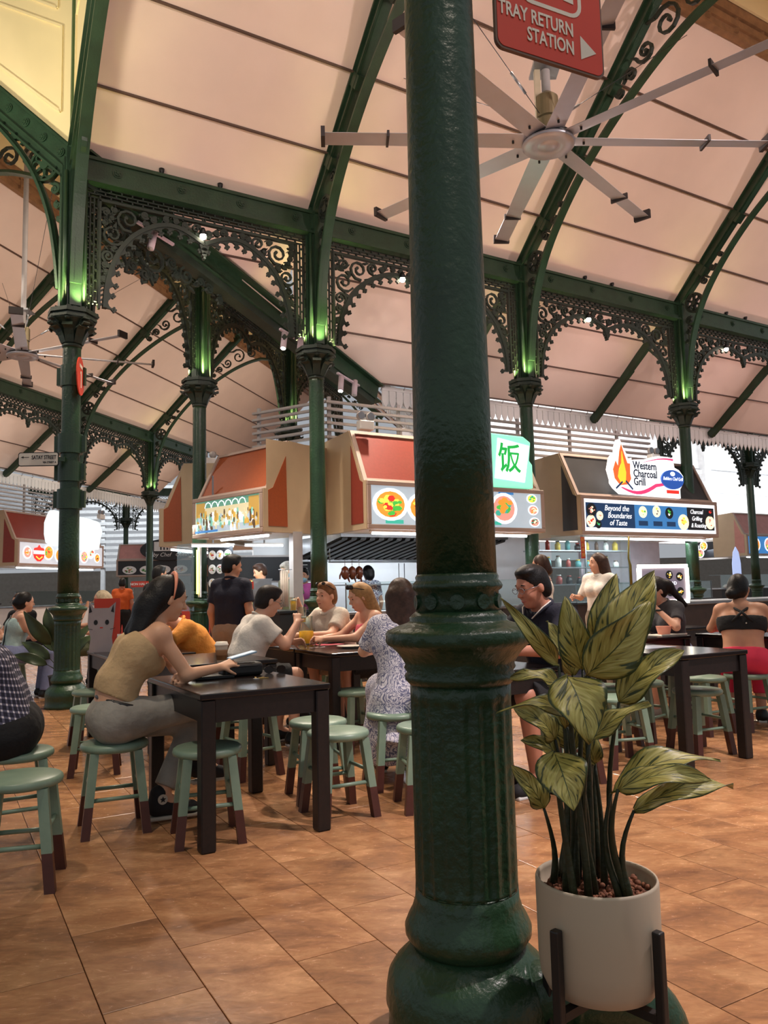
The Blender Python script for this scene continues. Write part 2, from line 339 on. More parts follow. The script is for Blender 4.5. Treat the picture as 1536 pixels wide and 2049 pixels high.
# ================================================================ FRETWORK
def poly_sd(poly, p):    # signed distance, positive inside
    x, y = p; ins = False; best = 1e9; n = len(poly)
    for i in range(n):
        x0, y0 = poly[i]; x1, y1 = poly[(i + 1) % n]
        if (y0 > y) != (y1 > y) and x < (x1 - x0) * (y - y0) / (y1 - y0) + x0: ins = not ins
        dx, dy = x1 - x0, y1 - y0; q = max(0, min(1, ((x-x0)*dx + (y-y0)*dy) / (dx*dx + dy*dy + 1e-12)))
        best = min(best, math.hypot(x - x0 - q*dx, y - y0 - q*dy))
    return best if ins else -best
def scrolls(mb, poly, seed, rmax, rmin, tries, w, y0, y1, maxn=60, leaf=True):
    rng = random.Random(seed); xs = [p[0] for p in poly]; ys = [p[1] for p in poly]; cs = []
    for r_lim in (rmax, (rmax + rmin) / 2, rmin):
        for _ in range(tries):
            p = (rng.uniform(min(xs), max(xs)), rng.uniform(min(ys), max(ys)))
            r = poly_sd(poly, p)
            if r < rmin: continue
            r = min(r, rmax)
            for c in cs: r = min(r, math.hypot(p[0]-c[0], p[1]-c[1]) - c[2])
            if r >= r_lim * .92: cs.append((p[0], p[1], r))
            if len(cs) >= maxn: break
    for x, y, r in cs:
        a0 = rng.uniform(0, 2*PI); sgn = rng.choice((-1, 1)); N = 15
        pts = [(x + r*(1 - .055*i)*math.cos(a0 + sgn*.62*i), y + r*(1 - .055*i)*math.sin(a0 + sgn*.62*i)) for i in range(N)]
        mb.strip(pts, [w*(1.15 - .03*i) for i in range(N)], y0, y1)
        if leaf:
            mb.disc(pts[-1][0], pts[-1][1], w*.9, y0 - .004, y1 + .004, 6)
            for q in range(3):
                a = rng.uniform(0, 2*PI); l = r * rng.uniform(.9, 1.5); cx, cy = x + r*math.cos(a), y + r*math.sin(a)
                mb.prism([(cx, cy), (cx + .4*l*math.cos(a+1.2), cy + .4*l*math.sin(a+1.2)), (cx + .8*l*math.cos(a+.8), cy + .8*l*math.sin(a+.8)), (cx + .35*l*math.cos(a+.5), cy + .35*l*math.sin(a+.5))], y0, y1)
    return cs
ARCH = [(.35, 4.57), (.365, 4.79), (.41, 5.01), (.52, 5.26), (.68, 5.47), (.92, 5.64), (1.17, 5.74), (1.39, 5.755), (1.6, 5.70), (1.83, 5.60)]
def resample(pts, n):
    L = [0]
    for a, b in zip(pts, pts[1:]): L.append(L[-1] + math.hypot(b[0]-a[0], b[1]-a[1]))
    out = []
    for k in range(n):
        t = L[-1] * k / (n - 1); i = max(j for j in range(len(L)-1) if L[j] <= t + 1e-9); q = (t - L[i]) / (L[i+1] - L[i])
        out.append((pts[i][0] + q*(pts[i+1][0]-pts[i][0]), pts[i][1] + q*(pts[i+1][1]-pts[i][1])))
    return out
def smooth_line(pts, n):
    for _ in range(3):
        o = [pts[0]]
        for a, b in zip(pts, pts[1:]): o += [(.75*a[0]+.25*b[0], .75*a[1]+.25*b[1]), (.25*a[0]+.75*b[0], .25*a[1]+.75*b[1])]
        pts = o + [pts[-1]]
    return resample(pts, n)
def bay_meshes(span):
    half = span / 2; k = (half - .35) / (1.83 - .35)
    arch = smooth_line([(.35 + (x - .35) * k, z) for x, z in ARCH], 60)
    M = {}
    girder = MB(); girder.box(0, span, -.09, .09, 6.10, 6.33); girder.box(0, span, -.12, .12, 6.31, 6.35); girder.box(0, span, -.12, .12, 6.055, 6.11); girder.box(0, span, -.14, .14, 6.03, 6.06)
    M['girder'] = girder.mesh('girder', GREEN)
    ro = MB()
    ro.disc(0, 0, .019, -.12, .12, 10)
    for sy in (-1, 1):
        ro.disc(0, 0, .062, sy*.088, sy*.100, 16); ro.disc(0, 0, .045, sy*.098, sy*.110, 14); ro.disc(0, 0, .02, sy*.105, sy*.122, 10)
        for i in range(6): ro.disc(.032*math.cos(i*PI/3), .032*math.sin(i*PI/3), .012, sy*.1, sy*.118, 6)
    M['rosette'] = ro.mesh('rosette', GREEN)
    for side in (0, 1):
        fx = (lambda x: x) if side == 0 else (lambda x: span - x)
        P = lambda pts: [(fx(x), z) for x, z in pts]
        # brick-pattern lattice: rows of short bars
        la = MB(); y0, y1 = -.018, .018
        for row in range(4):
            z = 5.895 + row * .045; la.strip(P([(.13, z), (half, z)]), .014, y0, y1)
            if row < 3:
                x = .16 + (.06 if row % 2 else 0)
                while x < half: la.strip(P([(x, z), (x, z + .045)]), .016, y0, y1); x += .125
        for c in range(4):
            x = .13 + c * .045; la.strip(P([(x, 4.6), (x, 5.9)]), .014, y0, y1)
            if c < 3:
                z = 4.64 + (.06 if c % 2 else 0)
                while z < 5.88: la.strip(P([(x, z), (x + .045, z)]), .016, y0, y1); z += .125
        la.strip(P([(.285, 4.55), (.285, 5.88)]), .028, -.03, .03); la.strip(P([(.27, 5.875), (half, 5.875)]), .028, -.03, .03)
        M['lattice%d' % side] = la.mesh('lattice', FRET)
        ar = MB(); ar.strip(P(arch), .05, -.035, .035)
        # scalloped inner edge with little trefoil cusps
        nc = 13; vs = []; N = 60; ex = smooth_line([(.35 + (x - .35) * k, z) for x, z in ARCH], N)
        inner = []
        for i in range(N):
            a = ex[max(0, i-1)]; b = ex[min(N-1, i+1)]; dx, dz = b[0]-a[0], b[1]-a[1]; l = math.hypot(dx, dz)
            nx, nz = dz / l, -dx / l; ph = (i / (N-1) * nc) % 1.0; off = .034 + .058 * abs(2*ph - 1) ** 2.2
            inner.append((ex[i][0] + nx*off, ex[i][1] + nz*off, nx, nz))
        for i in range(N - 1):
            a, b, c, d = ex[i], ex[i+1], inner[i+1][:2], inner[i][:2]
            pq = P([a, b, c, d]); ar.prism(pq, -.016, .016)
        for c in range(nc + 1):
            i = min(N - 1, round(c * (N - 1) / nc)); x, z, nx, nz = inner[i]
            for (u, v, r) in ((0, 0, .02), (.016, .02, .0165), (.016, -.02, .0165), (.036, 0, .014)):
                q = P([(x + nx*u - nz*v, z + nz*u + nx*v)])[0]; ar.disc(q[0], q[1], r, -.018, .018, 6)
        if side == 0:
            for dz, r in ((.0, .06), (-.06, .045), (-.11, .03), (-.15, .018)): ar.disc(half, 5.57 + dz, r, -.03, .03, 10)
        M['arch%d' % side] = ar.mesh('scalloped_arch', FRET)
        # scroll filling
        poly = [(.30, 4.75)] + [(.30, 5.86), (half, 5.86)] + [(x - .0, z + .03) for x, z in arch[::-4] if z > 4.8]
        fr = MB(); scrolls(fr, P(poly), 3, .15, .034, 1300, .026, -.02, .02, 75)
        for z in np.linspace(4.6, 5.0, 8): fr.strip(P([(.3, z), (.35 + .04 * (z > 4.8), z + .03)]), .018, -.015, .015)
        M['fret%d' % side] = fr.mesh('scrollwork', FRET)
    return M
BAYS = {}
def bay(p, rz, span, label, ends=(0, 1), n_ros=4):
    key = round(span, 2)
    if key not in BAYS: BAYS[key] = bay_meshes(span)
    M = BAYS[key]; t = thing('fretwork_girder', label, 'girder', p, rz, 'cast iron fretwork girders')
    link('girder', M['girder'], t)
    for i in range(n_ros): link('rosette', M['rosette'], t, (span * (i + .6) / n_ros, 0, 6.22))
    for e in ends:
        link('lattice', M['lattice%d' % e], t, kind='stuff'); link('scalloped_arch', M['arch%d' % e], t, kind='stuff'); link('scrollwork', M['fret%d' % e], t, kind='stuff')
    return t
bay(A(0), T1, 3.1, 'green fretwork girder from the red badge column to the beer table column')
bay(A(3.1), T1, 3.7, 'green fretwork girder passing behind the thick foreground column')
bay(A(6.8), T1, 3.8, 'green fretwork girder above the charcoal grill stall sign')
bay(A(10.6), T1, 3.8, 'green fretwork girder running out at the right border')
bay(Cc(0), T2, 3.1, 'dark fretwork girder above the video screen stall, half behind the nearer girder')
bay(Cc(3.1), T2, 3.8, 'dark fretwork girder seen just left of the beer table column')
bay(Cc(6.9), T2, 3.8, 'dark fretwork girder deep behind the beer table column')
bay(Cc(6.9, NAVE), T2, 3.8, 'distant fretwork girder at the left border above the satay street sign')
bay(Cc(10.7, NAVE), T2, 3.8, 'distant fretwork girder just right of the red badge column')
bay(Cc(14.5, NAVE), T2, 3.8, 'farthest fretwork girder beside the video screen stall')
# ================================================================ ROOF TRUSSES
TA = [(.17, 4.75), (.22, 5.2), (.33, 5.75), (.62, 6.4), (1.29, 7.15), (2.0, 7.68), (2.8, 8.12), (3.4, 8.34), (3.8, 8.4)]
def truss_meshes(gable):
    M = {}; arch = smooth_line(TA, 40)
    zr = lambda d: EAVE + SLOPE * d
    th = .30 if gable else .17
    for side in (0, 1):
        fx = (lambda x: x) if side == 0 else (lambda x: NAVE - x); P = lambda pts: [(fx(x), z) for x, z in pts]
        r = MB(); q = [(-.05, zr(-.05)), (3.1, zr(3.1))]
        r.strip(P([(x, z - th/2) for x, z in q]), th, -.05, .05); r.strip(P([(x, z + .015) for x, z in q]), .03, -.09, .09); r.strip(P([(x, z - th) for x, z in q]), .03, -.08, .08)
        if gable: r.strip(P([(x, z - th - .12) for x, z in q]), .025, -.06, .06); r.strip(P([(x, z - th - .06) for x, z in q]), .12, -.03, .03)
        else:
            for d in (.58, 1.32, 2.06): r.strip(P([(d-.06, zr(d-.06)-.1), (d+.06, zr(d+.06)-.1)]), .26, -.075, .075)
        M['rafter%d' % side] = r.mesh('rafter', GREEN)
        a = MB(); a.strip(P(arch), .035, -.065, .065); a.strip(P([(x, z + .03) for x, z in arch]), .05, -.02, .02)
        a.strip(P([(.13, 4.5), (.13, 6.3)]), .05, -.06, .06)
        M['arch%d' % side] = a.mesh('arched_rib', GREEN)
        s = MB(); tz = th + (.13 if gable else .02)
        lo = [p for p in arch if p[0] < 1.35]; up = [p for p in arch if p[0] > 1.9]
        poly1 = [(.16, 4.9), (.16, zr(.16) - tz)] + [(d, zr(d) - tz) for d in (.5, .9, 1.3)] + [(x, z + .03) for x, z in lo[::-2]]
        poly2 = [(1.9, zr(1.9) - tz), (2.9, zr(2.9) - tz), (3.8, zr(2.9) - tz)] + [(x, z + .03) for x, z in up[::-2]]
        # flower in a ring, then a run of diminishing spirals
        cx, cz, cr = (.40, 6.30, .19) if gable else (.38, 6.28, .17)
        ring = [(cx + cr*math.cos(i*PI/10), cz + cr*math.sin(i*PI/10)) for i in range(21)]; s.strip(P(ring), .03, -.03, .03)
        for i in range(6):
            a0 = i*PI/3; pc = (cx + cr*.55*math.cos(a0), cz + cr*.55*math.sin(a0))
            s.strip(P([(pc[0] + cr*.34*math.cos(a0 + j*PI/4), pc[1] + cr*.34*math.sin(a0 + j*PI/4)) for j in range(9)]), .022, -.025, .025)
        s.disc(*P([(cx, cz)])[0], cr*.3, -.035, .035, 12)
        def spiral(x, z, r, a0, sg, ww=.03):
            pts = [(x + r*(1 - .05*i)*math.cos(a0 + sg*.55*i), z + r*(1 - .05*i)*math.sin(a0 + sg*.55*i)) for i in range(17)]
            s.strip(P(pts), [ww*(1.2 - .035*i) for i in range(17)], -.025, .025); s.disc(*P([pts[-1]])[0], ww*.8, -.03, .03, 8)
            s.strip(P([pts[0], (x + r*1.5*math.cos(a0-.25*sg), z + r*1.5*math.sin(a0-.25*sg))]), [ww, ww*.4], -.025, .025)
        for x, z, r, a0, sg in ((.62, 6.62 if not gable else 6.60, .085, .4, 1), (.80, 6.80 if not gable else 6.76, .06, .2, -1), (.97, 6.97 if not gable else 6.92, .04, .2, 1), (.255, 5.98, .065, 1.2, 1), (.215, 5.78, .04, 1.2, -1), (.2, 5.6, .025, 1, 1)): spiral(x, z, r, a0, sg)
        for x, r, a0, sg in ((3.05, .24, 2.4, -1), (2.68, .155, 3.3, 1), (2.42, .10, 3.3, -1), (2.22, .065, 3.3, 1), (3.52, .2, 0.2, 1)):
            z = (min(zr(x), zr(2.9)) - tz + np.interp(x, [p[0] for p in arch], [p[1] for p in arch])) / 2; spiral(x, z, r, a0, sg, .035)
        M['scroll%d' % side] = s.mesh('scroll_bracket', FRET if not gable else GREEN)
    return M
TR = [truss_meshes(False), truss_meshes(True)]
def truss(p, rz, label, gable=0, rosettes=False):
    M = TR[gable]; t = thing('roof_truss', label, 'roof truss', p, rz, 'arched roof trusses')
    for e in (0, 1):
        link('rafter', M['rafter%d' % e], t); link('arched_rib', M['arch%d' % e], t); link('scroll_bracket', M['scroll%d' % e], t, kind='stuff')
    if rosettes:
        for e in (0, 1):
            for i in range(12):
                d = .16 + i * .245; o = link('rosette', BAYS[3.1]['rosette'], t, (d if e == 0 else NAVE - d, 0, EAVE + SLOPE * d - .15)); o.scale = (.9, .62, .9)
    return t
R1 = T1 - PI/2; R2 = T2 + PI/2
truss(A(0), R1, 'green roof truss rising steeply over the red badge column, seen edge-on', 1)
truss(A(3.1), R1, 'green roof truss rising from the beer table column to the top edge')
truss(A(6.8), R1, 'green roof truss behind the large ceiling fan and the red sign')
truss(A(10.6), R1, 'green roof truss at the right border above the grill stall')
truss(Cc(0), R2, 'bright green gable truss with rosettes in the upper left corner', 1, True)
truss(Cc(3.1), R2, 'dark roof truss behind the small left ceiling fan')
truss(Cc(6.9), R2, 'distant roof truss crossing behind the column with the red badge')
truss(Cc(10.7), R2, 'distant roof truss rising between the red badge column and the video screen stall')
truss(Cc(14.5), R2, 'farthest roof truss, low beside the video screen stall')
# ================================================================ CEILINGS
def slab(p, th=.03, mi=0):      # quad given as 4 points seen from below -> thin board
    m = MB(); m.hexa([Vector(q) for q in p] + [Vector(q) + Vector((0, 0, th)) for q in p], mi); return m
def slope_panels(parent, fr, s_list, lines, z0, sl, sign=1, dmap=lambda d: d, vb=None):
    """boards between purlins; each lower edge hangs proud of the board below; fr(s,w,z) gives a point"""
    for sa, sb in zip(s_list, s_list[1:]):
        for d0, d1 in zip(lines, lines[1:]):
            a0 = max(sa, vb(d0)) if vb else sa; a1 = max(sa, vb(d1)) if vb else sa
            if a0 >= sb - .02 and a1 >= sb - .02: continue
            a0 = min(a0, sb - .01); a1 = min(a1, sb - .01); zz = lambda d: z0 + sl * d
            lo, hi = (d0, d1) if sl > 0 else (d1, d0); drop = .045
            z_at = {lo: zz(lo) - drop + .05, hi: zz(hi) + .05}
            pts = [fr(a0, dmap(d0), z_at[d0]), fr(sb, dmap(d0), z_at[d0]), fr(sb, dmap(d1), z_at[d1]), fr(a1, dmap(d1), z_at[d1])]
            slab(pts, .02).build('ceiling_panel', CEIL, parent)
            m = MB(); dl = lo; al = a0 if lo == d0 else a1
            m.beam(fr(al, dmap(dl), z_at[dl] - .004), fr(sb, dmap(dl), z_at[dl] - .004), .03, .022); m.build('rail', CEILRAIL, parent)
ceil1 = thing('ceiling', 'pale boarded sloping ceiling above the large fan', None, kind='structure'); del_keys = None
LN = [0.0, .58, 1.32, 2.06, 2.9]
slope_panels(ceil1, A, [0, 3.1, 6.8, 10.6, 14.4, 18.2], LN, EAVE, SLOPE)
slope_panels(ceil1, A, [0, 3.1, 6.8, 10.6, 14.4, 18.2], LN, EAVE, SLOPE, dmap=lambda d: NAVE - d)
ceil2 = thing('ceiling', 'pale boarded sloping ceiling above the small left fan', None, kind='structure')
slope_panels(ceil2, Cc, [0, 3.1, 6.9, 10.7, 14.5, 18.3, 22.1], LN, EAVE, SLOPE, dmap=lambda d: NAVE - d)
slope_panels(ceil2, Cc, [0, 3.1, 6.9, 10.7, 14.5, 18.3, 22.1], LN, EAVE, SLOPE)
# lanterns along the ridges: timber cornice, side boards and top
for fr, n, lb in ((A, 18.2, 'brown timber lantern cornice in the upper right corner'), (Cc, 22.1, 'brown timber lantern cornice above the left nave')):
    t = thing('trim_1', lb, None, kind='structure')
    for sg in (0, 1):
        D = lambda d: d if sg == 0 else NAVE - d
        for k, (d, z, w, h) in enumerate(((2.88, 9.10, .10, .14), (2.93, 9.2, .08, .10), (2.86, 9.29, .16, .06), (2.96, 9.40, .06, .2))):
            m = MB(); m.beam(fr(.05, D(d), z), fr(n, D(d), z), w, h); m.build('moulding', CORNICE, t)
        m = MB(); m.beam(fr(.05, D(3.02), 9.95), fr(n, D(3.02), 9.95), .04, 1.0); m.build('lantern_side', CREAM, t)
        for s in np.arange(.4, n, .62):
            m = MB(); m.beam(fr(s, D(2.93), 9.08), fr(s, D(2.93), 9.5), .05, .09); m.build('bracket', CORNICE, t)
    slab([fr(.05, 2.9, 10.4), fr(n, 2.9, 10.4), fr(n, NAVE-2.9, 10.4), fr(.05, NAVE-2.9, 10.4)]).build('lantern_roof', CREAM, t)
# lean-to roofs outside the rows, with a valley between the two naves
LW = [0.0, .72, 1.42, 2.12]; ZL = 6.42; SL = -.78; tv = math.tan(PI/8)
lean1 = thing('ceiling', 'pale lean-to ceiling seen through the fretwork arches above the stalls', None, kind='structure')
slope_panels(lean1, A, [0, 3.1, 6.8, 10.6, 14.4, 18.2], LW, ZL, SL, dmap=lambda d: -d, vb=lambda d: d / tv)
lean2 = thing('ceiling', 'pale lean-to ceiling behind the slatted stall roof', None, kind='structure')
slope_panels(lean2, Cc, [0, 3.1, 6.9, 10.7, 14.5, 18.3], LW, ZL, SL, dmap=lambda d: -d, vb=lambda d: d / tv)
lean3 = thing('ceiling', 'pale lean-to ceiling beyond the left fretwork girders', None, kind='structure')
slope_panels(lean3, Cc, [0, 3.1, 6.9, 10.7, 14.5, 18.3], LW, ZL, SL, dmap=lambda d: NAVE + d, vb=lambda d: d / tv)
for fr, sgn, ss, lbs in ((A, -1, (6.8, 10.6, 14.4), ('dark lean-to rafter behind the thick foreground column', 'dark lean-to rafter ending above the grill stall', 'dark lean-to rafter at the right border')), (Cc, 1, (6.9, 10.7, 14.5), ('dark lean-to rafter at the left border', 'dark lean-to rafter right of the street sign', 'dark lean-to rafter near the video screen stall'))):
    for s, lb in zip(ss, lbs):
        D = (lambda d: -d) if sgn < 0 else (lambda d: NAVE + d)
        t = thing('lean_to_rafter', lb, 'rafter', fr(s, D(0), 0), 0, 'lean-to rafters'); o0 = Vector(fr(s, D(0), 0)); L_ = lambda d, z: Vector(fr(s, D(d), z)) - o0
        m = MB(); m.beam(L_(0, ZL - .06), L_(2.25, ZL + SL*2.25 - .06), .09, .15); m.build('rafter', GREEN, t)
        m = MB(); m.beam(L_(1.15, ZL + SL*1.15 - .1), L_(2.2, ZL + SL*2.2 - .1), .12, .1); m.build('splice', GREEN, t)
        pts = [L_(.14 + .9*q, 5.0 + .95*math.sin(q*PI/2)*.9) for q in (0, .2, .4, .6, .8, 1.0)]
        m = MB()
        for a, b in zip(pts, pts[1:]): m.beam(a, b, .06, .04)
        m.build('bracket', GREEN, t)
# valley girder between the naves
v = (U1 + U2) / np.linalg.norm(U1 + U2); rv = math.atan2(v[1], v[0])
t = thing('valley_girder', 'dark green sloping valley girder carrying the track spotlights', 'girder', tuple(VL), rv)
zv = lambda q: ZL + SL * q * math.sin(PI/8)
m = MB(); m.strip([(.1, zv(.1) - .12), (5.75, zv(5.75) - .12)], .30, -.06, .06); m.strip([(.1, zv(.1) + .03), (5.8, zv(5.8) + .03)], .03, -.16, .16); m.strip([(.1, zv(.1) - .27), (5.75, zv(5.75) - .27)], .03, -.13, .13); m.build('girder', GREEN, t)
m = MB(); m.strip([(.1, zv(.1) - .34), (5.6, zv(5.6) - .34)], .10, -.10, .10); m.build('gutter', BRONZE, t)
m = MB(); scrolls(m, [(.3, 4.8), (.3, zv(.3) - .4), (3.0, zv(3) - .4), (1.6, 5.25), (.7, 5.1)], 5, .2, .05, 500, .03, -.02, .02, 40); m.build('scrollwork', FRET, t)
# ================================================================ VALANCES (fretted fascia boards)
def valance_board():
    m = MB(); w = .135; m.prism([(0, 0), (0, -.20), (.02, -.26), (.045, -.30), (.0675, -.36), (.09, -.30), (.115, -.26), (w, -.20), (w, 0)], -.008, .008); return m.mesh('valance_board', WHITEP)
VB = valance_board()
def valance(fr, w, s0, s1, label, z=4.72, rz=T1):
    o0 = fr(s0, w, 0); t = thing('valance', label, 'valance', o0, rz, 'fretted white valances')
    n = int((s1 - s0) / .15)
    for i in range(n): link('valance_board', VB, t, (i * .15, 0, z))
    m = MB(); m.box(0, s1 - s0, -.02, .02, z - .02, z + .05); m.box(0, s1 - s0, -.10, .02, z + .10, z + .18); m.build('fascia', WHITEP, t)
    for i in range(0, n, 3):
        q = MB(); q.tube([(i*.15, -.06, z + .1), (i*.15, -.05, z + .04), (i*.15, .03, z - .02)], .008, 5); q.build('hanger', GREYP, t)
valance(A, -2.28, 5.5, 18.0, 'white fretted valance running across above the right stalls')
valance(Cc, -2.28, 5.5, 15.0, 'white fretted valance receding beside the emergency light', rz=T2)
valance(Cc, NAVE + 2.28, 6.9, 20.0, 'white fretted valance behind the satay street sign', z=4.66, rz=T2)
# ================================================================ OCTAGON WALLS
for fr, rz, lb, nm in ((A, R1, 'cream panelled wall above the edge-on truss', 'wall_right'), (Cc, R2, 'cream panelled wall in the upper left corner', 'wall_left')):
    t = link(nm, None, None, fr(0), rz, lb, None, None, 'structure')
    zr = lambda d: EAVE + SLOPE * d
    m = MB(); m.prism([(0, zr(0)), (3.8, zr(3.8)), (NAVE, zr(0)), (NAVE, 12.5), (0, 12.5)], -.03, .03); m.build('wall_board', CREAM, t)
    m = MB()
    def frame(poly, wd=.03):
        m.strip(poly + [poly[0]], wd, -.05, .05)
    frame([(.18, zr(.18) + .35), (.18, 8.0), (1.2, 8.0 + .55), (1.55, zr(1.55) + .25)]); frame([(.25, 8.25), (.25, 10.2), (2.6, 10.2), (2.6, zr(2.6) + .25), (1.5, 8.95)]); frame([(NAVE-.18, zr(.18) + .35), (NAVE-.18, 10), (NAVE-2.6, 10), (NAVE-2.6, zr(2.6)+.25)])
    m.build('panel_moulding', CREAM, t)
m = MB(); m.box(-.06, .06, -.06, .06, 6.3, 12.5); m.build('trim_2', mat('light_green_post_paint', (74, 100, 62), .5), None, loc=tuple(VL), rz=T1, label='light green corner post between the cream walls', kind='structure')
# pyramid ceiling over the octagon, closing the hall above the camera
oc = VL + (-(U1 + U2) / np.linalg.norm(U1 + U2)) * (NAVE / 2 / math.sin(PI/8)); R8 = NAVE / 2 / math.sin(PI/8)
a0 = math.atan2(VL[1] - oc[1], VL[0] - oc[0]); m = MB()
vs = [(oc[0] + R8*math.cos(a0 + k*PI/4), oc[1] + R8*math.sin(a0 + k*PI/4), 12.5) for k in range(8)] + [(oc[0], oc[1], 15)]
m.add(vs, [(k, 8, (k+1) % 8) for k in range(8)]); m.build('ceiling', CREAM, None, label='cream pyramid ceiling over the octagon', kind='structure')
# ================================================================ STALLS
def em(name, rgb, s=1.0): return mat('glow_' + name, rgb, 0.6, var=0.03, emit=s)
K_CREAM = mat('beige_laminate', (182, 160, 130), 0.5, var=0.06, scale=3)
K_FRAME = mat('pale_taupe_frame', (172, 150, 138), 0.5, var=0.05)
K_ORANGE = mat('burnt_orange_panel', (152, 72, 32), 0.55, var=0.1, scale=30)
K_RED = mat('brick_red_panel', (134, 50, 36), 0.55, var=0.1, scale=30)
K_BLACK = mat('charcoal_panel', (48, 46, 46), 0.5, var=0.1)
K_PINKISH = mat('dusty_rose_panel', (190, 130, 120), 0.6)
TILEW = mat('white_wall_tile', (214, 218, 222), 0.3, var=0.04)
LED = em('tube_white', (238, 246, 255), 9.0)
LEDY = em('tube_yellow', (255, 236, 120), 3.0)
G_WHITE = em('white', (240, 246, 252), .95); G_PALE = em('pale_blue', (176, 192, 204), .6); G_MINT = em('mint', (140, 235, 195), .95)
G_RED = em('red', (220, 50, 40), .9); G_ORG = em('orange', (240, 140, 50), .95); G_YEL = em('yellow', (245, 215, 80), 1.0); G_GRN = em('green', (70, 180, 70), .8)
G_TEAL = em('teal', (60, 170, 150), .8); G_NAVY = em('navy', (28, 58, 96), .6); G_BLUE = em('blue', (58, 120, 180), .8); G_DARK = em('dark', (30, 32, 38), .3)
G_BRN = em('brown', (130, 70, 45), .6); G_CREAM = em('cream', (245, 225, 190), 1.1); G_PINK = em('pink', (230, 60, 110), 1.0); G_ROSE = em('rose', (225, 150, 135), .8); G_GREY = em('grey', (120, 124, 130), .5)
P_WHITE = mat('printed_white', (228, 228, 226), .6); P_DARK = mat('printed_dark', (38, 40, 44), .6); P_RED = mat('printed_red', (190, 60, 45), .6); P_GRN = mat('printed_green', (80, 140, 70), .6); P_BRN = mat('printed_brown', (140, 84, 56), .6); P_YEL = mat('printed_yellow', (220, 180, 90), .6)
FOODS_G = [G_ORG, G_GRN, G_RED, G_YEL, G_CREAM, G_TEAL, G_BRN]; FOODS_P = [P_RED, P_GRN, P_BRN, P_YEL, P_WHITE]
def dish(parent, x, z, r, seed, y=-.006, foods=FOODS_G, plate=G_WHITE, rz=None, nfood=12):
    rng = random.Random(seed); m = MB(); k = (rz or r) / r
    m.disc(x, z, r, y - .002, y + .002, 18, 0, r * k); m.disc(x, z, r * .8, y - .004, y - .002, 16, 1, r * .8 * k)
    for i in range(nfood):
        a = rng.uniform(0, 2*PI); q = rng.uniform(0, .58) * r; fr_ = rng.uniform(.10, .26) * r
        m.disc(x + q*math.cos(a), z + q*math.sin(a) * k, fr_, y - .006 - .0003*i, y - .004, 6, 2 + rng.randrange(3), fr_ * k * rng.uniform(.6, 1))
    fs = rng.sample(foods, 3); return m.build('dish_picture', [plate, rng.choice((G_CREAM, G_ROSE, G_YEL, G_ORG)) if plate is G_WHITE else plate] + fs, parent)
def kiosk(label, loc, rz, ln, dep, fm, zb=2.0, zl=2.64, zt=3.38, back=.36, sides='LR', panel=None, pname='light_panel', tubes=1, group='kiosk canopies'):
    t = thing('stall_canopy', label, 'stall', loc, rz, group); fw = .06
    m = MB(); m.box(0, ln, -.02, .10, zb, zb + fw); m.box(0, ln, -.02, .10, zl - fw, zl); m.box(0, fw, -.02, .10, zb + fw, zl - fw); m.box(ln - fw, ln, -.02, .10, zb + fw, zl - fw)
    bevel(m.build('lightbox_frame', K_FRAME, t), .008, 1)
    m = MB(); m.box(fw, ln - fw, .0, .06, zb + fw, zl - fw); lp = m.build(pname, panel or G_PALE, t)
    S = lambda x, q, o=0.0: (x, .09 + q * back - o, zl + q * (zt - zl) + o * .3)
    def quad(x0, x1, q0, q1, o0, o1):
        return [S(x0, q0, o0), S(x1, q0, o0), S(x1, q0, o1), S(x0, q0, o1), S(x0, q1, o0), S(x1, q1, o0), S(x1, q1, o1), S(x0, q1, o1)]
    m = MB(); m.hexa(quad(fw, ln - fw, .05, .94, -.02, 0.0)); m.build('fascia_panel', fm, t)
    m = MB(); m.hexa(quad(0, ln, .94, 1.0, -.03, .02)); m.hexa(quad(0, ln, 0, .05, -.03, .02)); m.hexa(quad(0, fw, .05, .94, -.03, .02)); m.hexa(quad(ln - fw, ln, .05, .94, -.03, .02)); m.build('fascia_frame', K_FRAME, t)
    for sd in sides:
        x0, x1 = (-.01, .02) if sd == 'L' else (ln - .02, ln + .01); xi = -.016 if sd == 'L' else ln + .016
        yz = [(-.0, zb), (-.0, zl), (.09, zl), (.09 + back, zt), (dep, zt - .04), (dep, zb)]
        m = MB(); n = len(yz); m.add([(x0, y, z) for y, z in yz] + [(x1, y, z) for y, z in yz], [tuple(range(n)), tuple(range(2*n-1, n-1, -1))] + [(i, (i+1) % n, n + (i+1) % n, n + i) for i in range(n)]); sp = m.build('side_panel', K_CREAM, t)
        q = [(.08, zb + .08), (.08, zl - .02), (.16, zl + .02), (.09 + back - .06, zt - .22), (.09 + back - .04, zb + .08)]; n = len(q); m = MB(); xa, xb = sorted((xi, (x0 + x1) / 2))
        m.add([(xa, y, z) for y, z in q] + [(xb, y, z) for y, z in q], [tuple(range(n)), tuple(range(2*n-1, n-1, -1))] + [(i, (i+1) % n, n + (i+1) % n, n + i) for i in range(n)]); m.build('side_inset', fm, sp)
    m = MB(); m.box(.02, ln - .02, .05, dep, zb - .005, zb + .02); m.build('soffit', WHITEP, t)
    m = MB(); m.box(.02, ln - .02, back + .09, dep, zt - .06, zt - .03); m.build('top_board', K_CREAM, t)
    if tubes:
        m = MB(); m.tube([(.15, .14, zb - .05), (ln * .92, .14, zb - .05)], .016, 8); m.build('tube_lamp', LED, t)
        m = MB(); m.box(.12, ln * .94, .11, .17, zb - .03, zb - .005); m.build('lamp_fitting', WHITEP, t)
        p = Matrix.Translation(loc) @ Matrix.Rotation(rz, 4, 'Z')
        area('stall_tube_light', p @ Vector((ln/2, .3, zb - .09)), p @ Vector((ln/2, .5, 0)), 26 * ln / 3, COOL, ln * .8, .1)
    return t
